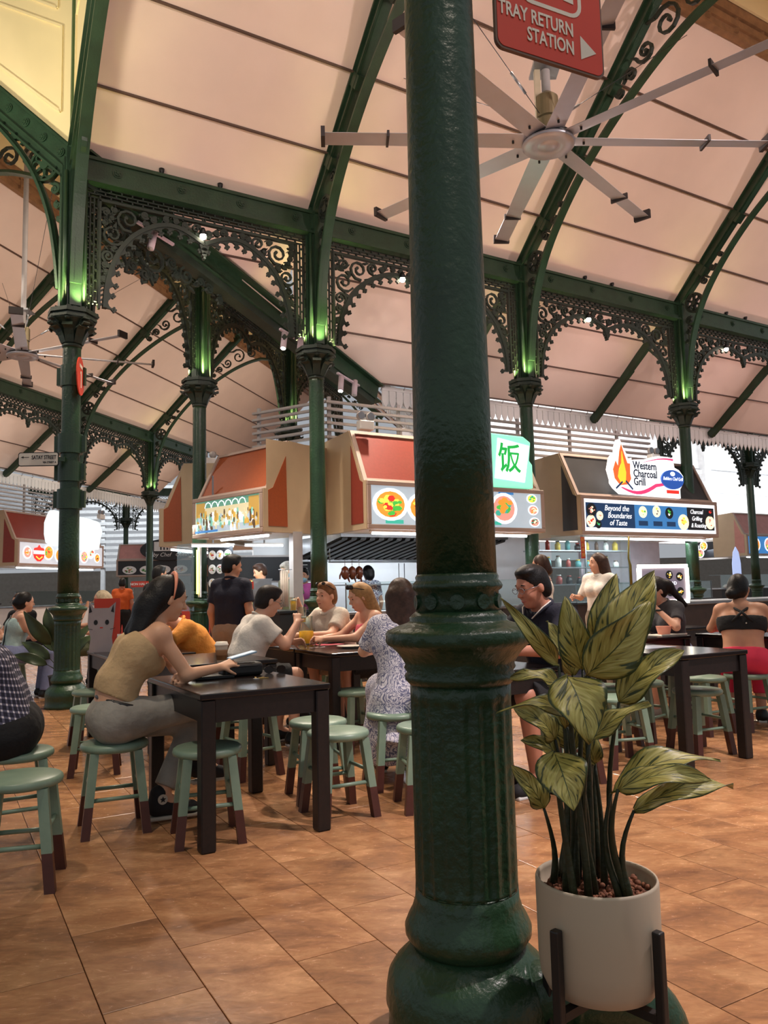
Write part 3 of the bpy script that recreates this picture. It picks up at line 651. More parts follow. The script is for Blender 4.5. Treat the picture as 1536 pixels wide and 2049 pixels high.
# ---- middle stall with the rice sign
k2 = kiosk('beige and red stall canopy with the green rice sign, middle', A(3.59, .45), T1, 3.08, 1.35, K_RED)
for i, (x, z, r, rz_) in enumerate(((.36, 2.33, .28, .22), (.88, 2.30, .26, .21), (1.40, 2.32, .25, .22), (1.9, 2.33, .25, .22), (2.30, 2.34, .25, .23), (2.84, 2.50, .10, .07), (2.86, 2.33, .10, .075), (2.88, 2.15, .10, .07))): dish(k2, x, z, r, 10 + i, rz=rz_, nfood=30, y=-.004)
for i, (x, z) in enumerate(((.42, 2.10), (.9, 2.56), (2.1, 2.12), (2.35, 2.57))): m = MB(); m.box(x - .14, x + .14, -.004, .0, z - .025, z + .025); m.build('caption_strip', G_BLUE if i % 2 else G_TEAL, k2)
t = thing('stall_sign', 'glowing mint green box sign with the rice character', 'sign', A(4.62, .35), T1)
m = MB(); m.prism([(0, 2.66), (1.86, 2.66), (1.86, 3.02), (1.80, 3.08), (1.84, 3.36), (1.70, 3.44), (.1, 3.46), (0, 3.30), (-.03, 3.10), (.02, 3.04)], -.10, .02); bevel(m.build('sign_box', G_MINT, t), .02, 2)
m = MB(); m.prism([(1.12, 2.78), (1.68, 2.74), (1.80, 3.30), (1.2, 3.38)], -.115, -.10); m.build('character_panel', G_WHITE, t)
m = MB(); m.prism([(.15, 2.78), (.75, 2.76), (.8, 3.34), (.2, 3.36)], -.115, -.10); m.build('character_panel', G_WHITE, t)
text_part('饭', .46, em('sign_green', (30, 170, 70), .9), t, (1.40, -.12, 3.06), sx=.95, bold=.006)
# ---- charcoal grill stall
k3 = kiosk('beige and charcoal stall canopy with the flame sign', A(7.62, .27), T1, 3.38, 1.35, K_BLACK, panel=G_WHITE)
m = MB(); m.box(.10, 1.22, -.006, .0, 2.12, 2.52); m.build('menu_picture', G_NAVY, k3)
m = MB(); m.box(1.22, 2.55, -.006, .0, 2.12, 2.52); m.build('menu_picture', G_BLUE, k3)
m = MB(); m.box(2.55, 3.28, -.006, .0, 2.12, 2.52); m.build('menu_picture', G_DARK, k3)
for s_, x, z in (('Beyond the', .80, 2.44), ('Boundaries', .86, 2.32), ('of Taste', .82, 2.20)): text_part(s_, .13, G_WHITE, k3, (x, -.008, z), shear=.25, sx=.95)
for s_, x, z in (('Charcoal', 2.80, 2.44), ('Grilling', 2.80, 2.32), ('& Roasting', 2.84, 2.20)): text_part(s_, .11, G_WHITE, k3, (x, -.012, z), shear=.25, sx=.85)
for i, (x, z, r, f) in enumerate(((.22, 2.40, .11, [G_CREAM, G_BRN, G_ROSE]), (.40, 2.31, .075, [G_ROSE, G_CREAM, G_ORG]), (.2, 2.22, .10, [G_RED, G_RED, G_CREAM]), (.36, 2.17, .07, [G_GRN, G_TEAL, G_GRN]), (1.42, 2.40, .10, [G_GRN, G_YEL, G_CREAM]), (1.76, 2.42, .10, [G_YEL, G_CREAM, G_GREY]), (2.08, 2.40, .10, [G_CREAM, G_WHITE, G_GRN]), (2.44, 2.25, .14, [G_YEL, G_ORG, G_YEL]), (3.16, 2.26, .12, [G_ROSE, G_RED, G_CREAM]), (3.18, 2.44, .08, [G_RED, G_BRN, G_RED]))): dish(k3, x, z, r, 40 + i, y=-.010, foods=f, plate=G_CREAM if i % 3 else G_DARK, nfood=9)
for x in (1.42, 1.78, 2.12): m = MB(); m.box(x - .11, x + .11, -.009, -.005, 2.17, 2.25); m.build('caption_strip', G_NAVY, k3)
t = thing('stall_sign', 'white glowing flame sign reading Western Charcoal Grill', 'sign', A(7.62, .12), T1)
def ell(cx, cz, a, b, n=28, t0=0, t1=2*PI): return [(cx + a*math.cos(t0 + (t1-t0)*k/n), cz + b*math.sin(t0 + (t1-t0)*k/n)) for k in range(n)]
m = MB(); m.prism([(1.00, 2.70), (2.48, 2.68), (2.48, 2.84), (2.58, 2.96), (2.58, 3.08), (2.48, 3.18), (2.36, 3.22), (2.34, 3.34), (2.22, 3.40), (1.95, 3.40), (1.62, 3.32), (1.35, 3.30), (1.02, 3.20), (.84, 3.05), (.84, 2.88)], -.10, .02); m.build('sign_board', em('sign_white', (250, 252, 255), 1.15), t)
m = MB(); m.prism([(.92, 2.80), (.80, 2.92), (.74, 3.10), (.80, 3.30), (.86, 3.36), (.90, 3.26), (.94, 3.50), (1.00, 3.62), (1.06, 3.50), (1.14, 3.38), (1.18, 3.28), (1.26, 3.32), (1.24, 3.12), (1.26, 2.98), (1.18, 2.84)], -.12, -.02); m.build('flame_outline', em('flame_white', (255, 248, 245), 1.1), t)
m = MB(); m.prism([(.95, 2.84), (.83, 2.95), (.80, 3.10), (.87, 3.25), (.92, 3.16), (.97, 3.42), (1.02, 3.54), (1.08, 3.38), (1.15, 3.22), (1.21, 3.22), (1.20, 3.05), (1.22, 2.96), (1.14, 2.86)], -.126, -.12); m.build('flame', em('flame_red', (235, 95, 45), 1.1), t)
m = MB(); m.prism([(.98, 2.86), (.90, 2.98), (.94, 3.12), (1.00, 3.22), (1.02, 3.42), (1.06, 3.22), (1.10, 3.06), (1.08, 2.90)], -.131, -.126); m.build('flame', em('flame_yellow', (250, 190, 50), 1.2), t)
m = MB(); m.strip([(.84, 2.78), (1.0, 2.90)], .03, -.135, -.13); m.strip([(1.24, 2.78), (1.08, 2.92)], .03, -.135, -.13); m.build('tongs', G_NAVY, t)
arc1 = [(.98 + 1.36*k/14, 2.82 - .10*math.sin(PI*min(1, k/9)) + .14*(k/14)**2) for k in range(15)]
m = MB(); m.strip(arc1, [.02 + .045*math.sin(PI*k/14) for k in range(15)], -.105, -.10); m.build('swoosh', G_PINK, t)
arc2 = [(1.55 + .78*k/12, 3.26 + .10*math.sin(PI*.62*k/12)) for k in range(13)]
m = MB(); m.strip(arc2, [.006 + .028*k/12 for k in range(13)], -.105, -.10); m.build('swoosh', G_PINK, t)
LTXT = em('sign_text', (50, 66, 92), .12)
for s_, x, z in (('Western', 1.30, 3.20), ('Charcoal', 1.30, 3.06), ('Grill', 1.30, 2.92)): text_part(s_, .185, LTXT, t, (x, -.105, z), sx=.88, align='LEFT', bold=.004)
m = MB(); m.prism(ell(2.27, 3.00, .29, .17), -.125, -.10); m.build('oval_badge', em('oval_blue', (40, 85, 170), .8), t)
text_part('Builders Chef Grill', .085, G_WHITE, t, (2.27, -.13, 3.01), shear=.3, sx=.8); m = MB(); m.prism(ell(2.27, 3.10, .06, .04, 14), -.13, -.125); m.build('chef_hat', G_WHITE, t)
m = MB(); m.box(2.12, 2.44, -.105, -.10, 2.755, 2.815); m.build('red_tag', G_RED, t)
# ---- corner stall with the video screen
K1o = Vector((-2.79, 11.43, 0)); K1r = math.atan2(10.33 - 11.43, -1.60 + 2.79)
k1 = kiosk('beige and orange stall canopy with the video screen', K1o, K1r, 1.62, 1.0, K_ORANGE, zl=2.58, zt=3.27, panel=em('screen_base', (190, 205, 190), .9), pname='video_screen', tubes=0)
rng = random.Random(4)
m = MB()
for x0, x1, z0, z1, c in ((.08, 1.54, 2.40, 2.52, 6), (.08, .30, 2.28, 2.50, 7), (1.32, 1.54, 2.1, 2.5, 7), (.30, 1.32, 2.30, 2.42, 8), (.08, 1.54, 2.07, 2.16, 2)): m.box(x0, x1, -.003 - .0004*c, .001, z0, z1, c)
for i in range(130):
    x = rng.uniform(.10, 1.50); z = rng.uniform(2.10, 2.34); h = rng.uniform(.05, .13); m.disc(x, z, rng.uniform(.012, .028), -.007 - i*.00005, -.002, 6, rng.choice((0, 1, 2, 3, 3, 5, 7, 8)), h/2)
for x in (.30, .46, .62, .78, .94, 1.10): m.strip([(x, 2.42), (x + .03, 2.48), (x + .08, 2.50), (x + .13, 2.48), (x + .16, 2.42)], .014, -.009, -.006, 1)
m.box(.07, .62, -.016, -.013, 2.07, 2.10, 4); m.build('screen_picture', [em('scr_gold', (200, 160, 70), .7), G_WHITE, G_PALE, em('scr_umber', (96, 74, 50), .5), G_BLUE, em('scr_teal', (120, 180, 165), .7), em('scr_green', (96, 150, 130), .6), em('scr_wood', (176, 140, 70), .7), em('scr_sand', (196, 186, 150), .8)], k1, kind='stuff')
m = MB(); m.tube([(.55, .10, 1.955), (1.60, .10, 1.955)], .018, 8); m.build('tube_lamp', LED, k1)
m = MB(); m.box(.3, 1.61, .06, .15, 1.97, 1.995); m.build('lamp_fitting', WHITEP, k1)
pm = Matrix.Translation(K1o) @ Matrix.Rotation(K1r, 4, 'Z'); area('stall_tube_light', pm @ Vector((1.0, .25, 1.92)), pm @ Vector((1.0, .5, 0)), 16, COOL, 1.1, .1)
# beige return wall between the two canopies
m = MB(); a, b = pm @ Vector((1.63, .05, 0)), pm @ Vector((1.63, 1.3, 0)); m.add([(a.x, a.y, 2.0), (b.x, b.y, 2.0), (b.x, b.y, 3.25), (a.x, a.y, 3.25), (a.x+.02, a.y+.02, 2.0), (b.x+.02, b.y+.02, 2.0), (b.x+.02, b.y+.02, 3.25), (a.x+.02, a.y+.02, 3.25)], [(0,1,2,3),(7,6,5,4),(0,3,7,4),(1,5,6,2),(3,2,6,7),(0,4,5,1)])
m.build('canopy_return_board', K_CREAM, None, label='plain beige board closing the gap right of the video screen canopy', cat='panel')
# ---- left wing of that stall, seen from its end
k0 = kiosk('beige and orange stall canopy end left of the video screen', Cc(5.9, 1.27), T2 + PI, 1.75, 1.2, K_ORANGE, sides='LR', tubes=1); m = MB(); m.box(.1, .2, 1.0, 1.1, 0, 2.0); m.build('post', GREYP, k0)
# ---- left stall in row B and the dark chef cafe stall
kl = kiosk('beige and red stall canopy with the white cloud-shaped sign, left', Cc(8.75, 7.78), T2, 3.55, 1.3, K_RED, panel=em('menu_pale', (196, 200, 208), .65))
for i, (x, z, r) in enumerate(((.35, 2.33, .16), (1.15, 2.36, .2), (1.6, 2.3, .2), (2.1, 2.32, .2), (2.65, 2.30, .18), (2.95, 2.42, .17), (3.25, 2.28, .13))): dish(kl, x, z, r, 70 + i, nfood=8)
m = MB(); m.prism([(.55, 2.33), (.60, 2.45), (.72, 2.47), (.78, 2.54), (.84, 2.47), (.96, 2.45), (1.0, 2.33), (.95, 2.2), (.84, 2.12), (.72, 2.12), (.6, 2.2)], -.014, -.004); m.build('red_emblem', G_RED, kl)
m = MB(); m.box(.56, .99, -.018, -.014, 2.30, 2.39); m.build('emblem_band', G_WHITE, kl); m = MB(); m.strip([(.66, 2.24), (.78, 2.17), (.9, 2.24)], .03, -.018, -.014); m.build('emblem_swoosh', G_YEL, kl)
t = thing('stall_sign', 'white glowing cloud-shaped sign with a red round emblem', 'sign', Cc(9.35, 7.66), T2)
m = MB(); m.prism([(.25, 2.58), (.5, 2.52), (.75, 2.52), (.85, 2.46), (1.9, 2.46), (2.35, 2.50), (2.4, 2.75), (2.5, 3.0), (2.4, 3.2), (2.3, 3.28), (1.8, 3.34), (.8, 3.36), (.62, 3.42), (.38, 3.44), (.28, 3.3), (.18, 3.1), (.18, 2.8)], -.16, .0); bevel(m.build('sign_box', em('cloud_sign', (226, 246, 250), .85), t), .03, 2)
m = MB(); m.prism([(.95, 2.92), (1.0, 3.05), (1.1, 3.08), (1.16, 3.14), (1.22, 3.08), (1.32, 3.05), (1.36, 2.92), (1.3, 2.8), (1.16, 2.72), (1.02, 2.8)], -.175, -.16); m.build('red_emblem', G_RED, t)
m = MB(); m.box(.97, 1.35, -.18, -.175, 2.9, 2.98); m.build('emblem_band', G_WHITE, t); m = MB(); m.prism([(.74, 2.84), (.8, 2.84), (.8, 2.79), (.74, 2.79)], -.17, -.16); m.build('red_mark', G_RED, t)
MO = Vector((-10.6, 31.0, 0)); MR = rad(6)
km = kiosk('distant dusty red stall canopy with dark oval chef sign', MO, MR, 3.6, 1.0, K_PINKISH, zb=1.95, zl=2.62, zt=3.25, panel=P_DARK, tubes=0)
for x in (.1, 3.5): m = MB(); m.box(x - .05, x + .05, .3, .4, 0, 1.96); m.build('post', K_CREAM, km)
for i in range(5): dish(km, .5 + .66*i, 2.2, .27, 90 + i, foods=FOODS_P, plate=P_WHITE, rz=.16)
t = thing('stall_sign', 'dark rounded sign board with a white letter m', 'sign', MO + Vector((1.0, .1, 0)), MR)
m = MB(); m.prism(ell(.95, 2.98, 1.05, .44, 30), -.06, .02); bevel(m.build('sign_board', P_DARK, t), .02, 1)
m = MB(); m.box(.45, 1.5, -.07, -.06, 2.93, 3.30); m.build('letter_block', P_WHITE, t); text_part('mu', .46, P_DARK, t, (.95, -.075, 3.12), sx=.95, bold=.008)
text_part('by Chef', .22, P_WHITE, t, (.75, -.07, 2.78), shear=.3); text_part('Quek', .2, P_WHITE, t, (1.5, -.07, 2.78), shear=.3)
t = thing('notice_sign', 'small red sign reading NON HALAL', 'sign', (-7.75, 24.0, 0), rad(4)); m = MB(); m.box(0, .52, -.02, .0, 1.45, 1.63); m.build('sign_board', P_RED, t); text_part('NON HALAL', .1, P_WHITE, t, (.26, -.024, 1.54), bold=.002)
m = MB(); m.tube([(.05, 0, 0), (.05, 0, 1.5)], .012, 6); m.build('post', STEEL, t)
# ---- far right stalls
kr = kiosk('dusty rose stall canopy at the right border', (11.3, 24.5, 0), T1, 3.4, 1.2, K_PINKISH, panel=G_BLUE, zl=2.66)
for i, x in enumerate((.45, 1.1, 1.8)): dish(kr, x, 2.34, .22, 120 + i, foods=[G_ORG, G_YEL, G_GRN], nfood=8)
t = thing('menu_board', 'tilted white framed menu board beyond the grill stall', 'menu board', (10.55, 27.2, 0), rad(-62))
m = MB(); m.box(0, 1.9, 0, .08, 1.95, 2.62); m.build('frame', P_WHITE, t); m = MB(); m.box(.07, 1.83, -.01, 0, 2.02, 2.55); m.build('menu_panel', G_DARK, t)
for i, (x, z) in enumerate(((.25, 2.38), (.6, 2.42), (.45, 2.18))): dish(t, x, z, .16, 130 + i, y=-.015)
for i in range(7): m = MB(); m.box(1.0, 1.7, -.014, -.01, 2.08 + .065*i, 2.10 + .065*i); m.build('price_line', G_WHITE, t)
# ---- slatted screens standing on the canopies
def louvre(p, rz, ln, n, label, z0=3.42, dz=.105, mtl=GREYP):
    t = thing('slatted_screen', label, 'screen', p, rz, 'slatted roof screens')
    for i in range(n):
        m = MB(); m.box(0, ln, -.03, .03, z0 + dz*i, z0 + dz*i + .035); m.build('slat', mtl, t)
    for x in np.arange(.05, ln, 1.2):
        m = MB(); m.box(x, x + .05, .03, .07, 3.3, z0 + dz*n); m.build('upright', mtl, t)
louvre(A(3.62, -.75), T1, 6.9, 6, 'grey slatted roof screen across the middle and grill stalls')
_p = pm @ Vector((.2, .95, 0)); _q = Vector(A(3.62, -.75)); _d = _q - _p; louvre(_p, math.atan2(_d.y, _d.x), _d.length, 6, 'grey slatted roof screen above the video screen stall')
louvre(Cc(6.6, NAVE + 1.2), T2, 5.4, 7, 'grey slatted roof screen above the left stall', z0=3.5)
# ---- emergency lamps on the canopies
def emergency(p, rz, label):
    t = thing('emergency_light', label, 'emergency light', p, rz, 'twin emergency lights')
    m = MB(); m.box(-.11, .11, -.06, .06, 0, .13); bevel(m.build('battery_box', WHITEP, t), .012)
    for s_ in (-1, 1):
        o = MB(); o.lathe([(.02, 0), (.055, .02), (.065, .06), (.06, .065)], 16); o.xf(Matrix.Translation((s_*.075, .04, .20)) @ Matrix.Rotation(rad(100), 4, 'X')); h = o.build('lamp_head', GREYP, t)
        o = MB(); o.disc(s_*.075, .20, .052, -.035, -.028, 16); o.build('lens', STEEL, h)
    return t
emergency(A(3.78, .12, 3.38), T1, 'white twin emergency light on top of the middle stall')
emergency(A(9.9, -.15, 3.38), T1, 'white twin emergency light on top of the grill stall')
emergency(Cc(4.5, .55, 3.38), T2 + 2.2, 'white twin emergency light left of the video screen stall')
emergency(Cc(11.9, 7.6, 3.38), T2, 'white twin emergency light on the left stall')
# ---- interiors: white walls, kitchen fittings, counters
def wallbox(name, x0, y0, x1, y1, z0, z1, m_, label, th=.05):
    m = MB(); m.beam((x0, y0, (z0+z1)/2), (x1, y1, (z0+z1)/2), th, z1 - z0); m.build(name, m_, None, label=label, kind='structure')
a, b = A(3.2, -2.6), A(9.2, -2.6); wallbox('wall_back', a[0], a[1], b[0], b[1], 0, 3.0, TILEW, 'white tiled kitchen wall behind the middle stall')
a, b = A(9.3, -1.5), A(11.5, -1.5); wallbox('wall_rear', a[0], a[1], b[0], b[1], 0, 3.0, mat('pale_lilac_wall', (196, 188, 196), .6), 'pale kitchen wall behind the grill stall')
a, b = Cc(4.4, -1.0), Cc(7.4, -1.6); wallbox('wall_partition', a[0], a[1], b[0], b[1], 0, 3.0, TILEW, 'white wall inside the video screen stall')
wallbox('wall_far', -26, 44, 30, 44, 0, 2.6, mat('grey_shop_wall', (150, 142, 132), .7), 'grey shop wall far behind the stalls')  # plain grey-brown wall colour
def counter(label, p, rz, ln, dep=.6, h=.95, m_=None, top=None, glass=0, items=None):
    t = thing('counter', label, 'counter', p, rz, 'stall counters')
    n = max(1, round(ln / .7))
    for i in range(n):
        m = MB(); m.box(i*ln/n + .004, (i+1)*ln/n - .004, 0, dep, 0, h - .04); m.build('front_panel', m_ or K_BLACK, t)
    m = MB(); m.box(-.02, ln + .02, -.03, dep + .02, h - .04, h); bevel(m.build('counter_top', top or STEEL, t), .006, 1)
    if glass:
        gm = GLASS
        m = MB(); m.box(.02, ln - .02, .02, .026, h, h + glass); m.build('glass_front', gm, t)
        m = MB(); m.box(.02, ln - .02, .0, dep*.6, h + glass, h + glass + .01); m.build('glass_top', gm, t)
        for x in (.02, ln/2, ln - .03):
            m = MB(); m.box(x, x + .012, .015, .03, h, h + glass); m.build('glass_post', STEEL, t)
    return t
def glass_mat():
    m = bpy.data.materials.new('clear_glass'); m.use_nodes = True; t = m.node_tree; o = t.nodes['Material Output']
    a = nd(t, 'ShaderNodeBsdfTransparent'); a.inputs[0].default_value = (.9, .96, .95, 1); g = nd(t, 'ShaderNodeBsdfGlossy'); g.inputs['Roughness'].default_value = .03
    lw = nd(t, 'ShaderNodeLayerWeight', i_0=.25); mr = nd(t, 'ShaderNodeMapRange', i_3=.05, i_4=.5); x = nd(t, 'ShaderNodeMixShader')
    t.links.new(lw.outputs['Fresnel'], mr.inputs[0]); t.links.new(mr.outputs[0], x.inputs[0]); t.links.new(a.outputs[0], x.inputs[1]); t.links.new(g.outputs[0], x.inputs[2]); t.links.new(x.outputs[0], o.inputs[0])
    return m
GLASS = glass_mat()
K_WOOD = mat('dark_wood_panel', (52, 38, 32), .5, var=.3, scale=10)
counter('dark counter below the middle stall canopy', A(3.4, .15), T1, 3.3, .6, .92, K_BLACK, STEEL, .38)
counter('dark counter below the grill stall canopy', A(7.6, .1), T1, 3.4, .6, .92, K_WOOD, DARKST, .3)
counter('black counter under the video screen stall', pm @ Vector((.05, .25, 0)), K1r, 1.6, .6, .95, K_BLACK, DARKST)
counter('dark wood counter carrying the glowing menu board', (2.72, 8.75, 0), T1, 3.6, .55, .98, K_WOOD, STEEL)
counter('white counter with trays in the left stall', Cc(8.6, 7.7), T2, 3.6, .7, 1.0, WHITEP, STEEL, .35)
counter('red fronted counter of the distant left stalls', (-8.6, 24.2, 0), rad(4), 4.2, .7, 1.0, P_RED, STEEL)
counter('long grey counter of the far right stalls', (10.2, 24.0, 0), T1, 5.0, .7, 1.0, K_BLACK, STEEL, .4)
# extractor hood with baffles
t = thing('extractor_hood', 'steel extractor hood with dark slanted baffles', 'hood', A(3.62, -.35), T1)
m = MB(); m.hexa([(0, .0, 1.95), (3.0, .0, 1.95), (3.0, 1.5, 1.72), (0, 1.5, 1.72), (0, 0, 2.0), (3.0, 0, 2.0), (3.0, 1.5, 2.0), (0, 1.5, 2.0)]); m.build('hood_shell', STEEL, t)
for i in range(20):
    x = .03 + i * .15; m = MB(); m.hexa([(x, .04, 1.91), (x + .085, .04, 1.91), (x + .085, 1.44, 1.69), (x, 1.44, 1.69), (x + .02, .04, 1.95), (x + .105, .04, 1.95), (x + .105, 1.44, 1.73), (x + .02, 1.44, 1.73)]); m.build('baffle', BLACK, t)
m = MB(); m.box(0, 3.0, 1.44, 1.52, 1.66, 1.74); m.build('grease_rail', STEEL, t)
# roast ducks hanging on a rail, shelf and tools
t = thing('hanging_rail', 'steel rail with hooks below the hood', 'rail', A(3.75, -1.0), T1); m = MB(); m.tube([(0, 0, 1.62), (2.4, 0, 1.62)], .01, 6); m.build('rail', STEEL, t)
for x in (.02, 2.38): m = MB(); m.tube([(x, 0, 1.62), (x, 0, 1.99)], .008, 6); m.build('hanger', STEEL, t)
m = MB(); m.box(-.05, 2.4, .0, .25, 1.27, 1.29); m.build('rail_shelf', STEEL, t)
DUCK = mat('glazed_roast_duck', (112, 50, 24), .3, var=.4, scale=14)
for i in range(3):
    m = MB(); m.tube([(0, 0, .19), (0, 0, .13), (.0, 0, .10)], .004, 5); m.lathe([(.012, .10), (.05, .07), (.062, .0), (.05, -.06), (.015, -.1)], 12); m.tube([(-.04, 0, .03), (-.085, 0, -.04), (-.09, 0, -.09)], [.018, .014, .01], 6); m.tube([(.04, 0, -.05), (.06, 0, -.1), (.075, 0, -.14)], [.02, .015, .008], 6)
    m.build('roast_duck', DUCK, None, loc=A(4.02 + i*.12, -1.0, 1.46), rz=T1 + .3*i, label=('leftmost', 'middle', 'rightmost')[i] + ' of the three roast ducks hanging in the middle stall', cat='roast duck', group='roast ducks')
def ladle(x, lb):
    t = thing('ladle', lb, 'ladle', A(x, -.98, 1.60), T1, 'hanging kitchen tools'); m = MB(); m.tube([(0, 0, 0), (0, 0, -.28)], .006, 6); m.build('handle', DARKST, t); m = MB(); m.lathe([(.005, -.34), (.035, -.32), (.045, -.28)], 12); m.build('bowl', STEEL, t)
ladle(4.95, 'steel ladle hanging right of the cook'); ladle(5.05, 'second steel ladle hanging right of the cook')
# menu poster with bowls on the column of the video stall
t = thing('menu_poster', 'dark poster with rows of noodle bowls beside the standing man', 'poster', pm @ Vector((.06, .22, 0)), K1r + .25)
m = MB(); m.box(0, .46, -.01, 0, 1.02, 1.88); m.build('poster_board', P_DARK, t)
for i in range(12): dish(t, .085 + .145*(i % 3), 1.76 - .205*(i // 3), .068, 200 + i, y=-.016, foods=FOODS_P, plate=P_WHITE, rz=.07)
t = thing('vertical_lamp', 'yellow vertical tube lamp beside the bowl poster', 'lamp', pm @ Vector((-.12, .15, 0)), K1r); m = MB(); m.tube([(0, 0, 1.2), (0, 0, 1.85)], .016, 8); m.build('tube', LEDY, t); m = MB(); m.box(-.03, .03, .02, .05, 1.15, 1.9); m.build('holder', WHITEP, t)
m = MB(); m.box(-.45, .0, .0, .006, .95, 1.95); m.build('glass_screen', GLASS, None, loc=pm @ Vector((-.14, .1, 0)), rz=K1r, label='clear glass screen left of the yellow tube lamp', cat='glass screen')
# stall interior behind the standing man: warm display case, chalk menu, lamps
t = thing('display_case', 'warmly lit glass display case behind the man in the white shirt', 'display case', pm @ Vector((.62, .12, .95)), K1r)
WL = em('warm_case', (255, 232, 150), 2.2)
m = MB(); m.box(0, .62, 0, .006, 0, .42); m.build('glass_front', GLASS, t); m = MB(); m.box(0, .62, .3, .32, 0, .42); m.build('lit_back', WL, t); m = MB(); m.box(-.01, .63, -.01, .33, .42, .44); m.build('top_rail', STEEL, t)
for x in (0, .61): m = MB(); m.box(x, x + .012, 0, .32, 0, .42); m.build('case_end', STEEL, t)
a, b = Cc(6.0, -.2), A(3.6, -2.5); tt = thing('chalk_menu', 'dark chalk menu on the wall behind the masked cook', 'menu board', A(3.0, -2.2), T1 - rad(12))
m = MB(); m.box(-.9, 1.0, -.02, .0, 1.38, 1.75); m.build('board', P_DARK, tt); m = MB(); m.box(-.93, 1.03, -.01, .01, 1.35, 1.38); m.box(-.93, 1.03, -.01, .01, 1.75, 1.78); m.build('frame', GREYP, tt)
for i in range(4): dish(tt, -.7 + i*.42, 1.55, .10, 230 + i, y=-.024, foods=FOODS_P, plate=P_WHITE if i % 2 else P_BRN)
for i in range(5): m = MB(); m.box(.62, .9, -.024, -.02, 1.45 + .055*i, 1.46 + .055*i); m.build('price_line', P_WHITE, tt)
for (x, y, z, lb) in ((2.2, -1.6, 1.88, 'short white tube lamp above the masked cook'), (3.15, -2.0, 1.92, 'short white tube lamp near the grey pillar')):
    t = thing('tube_lamp', lb, 'lamp', A(x, y, z), T1 - .1); m = MB(); m.tube([(-.3, 0, 0), (.3, 0, 0)], .014, 8); m.build('tube', LED, t); m = MB(); m.box(-.31, .31, -.02, .02, .02, .04); m.build('fitting', WHITEP, t); m = MB(); m.box(-.01, .01, -.01, .01, .04, 2.9 - z); m.build('hanger', STEEL, t)
m = MB(); m.box(-.07, .07, -.07, .07, 0, 2.02); m.build('grey_pillar', GREYP, None, loc=A(3.02, -.55), rz=T1, label='square grey pillar behind the beer table column', cat='pillar')
area('kitchen_light', A(5.0, -1.6, 2.5), A(5.0, -1.9, 0), 60, COOL, 2.6, .6)
area('kitchen_light', A(9.3, -.6, 1.95), A(9.3, -.9, 0), 30, COOL, 2.0, .4)
area('kitchen_light', A(2.3, -1.9, 2.2), A(2.3, -1.9, 0), 22, (1.0, .95, .85), 1.0, .5)
area('kitchen_light', Cc(10.5, 8.6, 2.3), Cc(10.5, 8.5, 0), 55, COOL, 3.0, .5)
area('kitchen_light', (12.3, 26.3, 2.3), (12.3, 26.0, 0), 60, COOL, 3.0, .5)
area('kitchen_light', (-7.0, 26.0, 2.6), (-7.0, 26.0, 0), 90, COOL, 4.0, 1.0)
# grill stall: glass wall with shelves, jars, red couplet
t = thing('shelf_unit', 'steel shelves behind glass in the grill stall', 'shelf', A(7.7, -.9), T1)
for z in (1.2, 1.5, 1.8): m = MB(); m.box(0, 2.3, 0, .35, z, z + .02); m.build('shelf', STEEL, t)
for x in (0, 1.15, 2.27): m = MB(); m.box(x, x + .03, 0, .03, .9, 2.0); m.build('post', STEEL, t)
rng = random.Random(9); JM = [mat('jar_red', (150, 60, 50), .4), mat('jar_white', (210, 210, 205), .4), mat('jar_brown', (96, 66, 48), .4), mat('jar_teal', (70, 130, 130), .4), mat('jar_yellow', (200, 170, 60), .4), BLACK]
JN = ['red', 'white', 'brown', 'teal', 'yellow', 'black']
for z, zn in ((1.22, 'lower'), (1.52, 'middle'), (1.82, 'upper')):
    for i in range(9):
        h = rng.uniform(.1, .2); r = rng.uniform(.035, .06); c = rng.randrange(6); t = thing('jar', '%s jar, %s from the left on the %s grill stall shelf' % (JN[c], ('first', 'second', 'third', 'fourth', 'fifth', 'sixth', 'seventh', 'eighth', 'ninth')[i], zn), 'jar', A(7.85 + i*.24, -1.05, z), T1, 'jars on the grill stall shelves')
        m = MB(); m.lathe([(r, 0), (r, h*.75), (r*.6, h*.85), (r*.6, h)], 10); m.build('body', JM[c], t); m = MB(); m.lathe([(r*.68, h), (r*.68, h + .02)], 10); m.build('lid', JM[(c + 1) % 6], t)
for i, (x0, x1, lb) in enumerate(((0, .62, 'tall glass pane left of the red couplet strip'), (.66, 1.75, 'tall glass pane right of the red couplet strip'))):
    m = MB(); m.box(x0, x1, 0, .008, .92, 1.98); m.build('glass_partition', GLASS, None, loc=A(7.0, .22), rz=T1, label=lb, cat='glass partition')
t = thing('couplet_strip', 'narrow red paper strip with gold characters', 'poster', A(7.63, .26), T1); m = MB(); m.box(-.045, .045, -.004, 0, 1.62, 1.96); m.build('paper', P_RED, t)
for i, c in enumerate('好运来到'): text_part(c, .075, P_YEL, t, (0, -.006, 1.91 - i*.08))
m = MB(); m.tube([(0, 0, .9), (0, 0, 1.5), (0, .03, 1.62), (0, .0, 1.98)], [.022, .022, .016, .016], 8); m.build('brass_post', mat('olive_brass', (120, 104, 40), .4, .5), None, loc=A(8.62, .32), rz=T1, label='olive brass post right of the glass panes', cat='post')
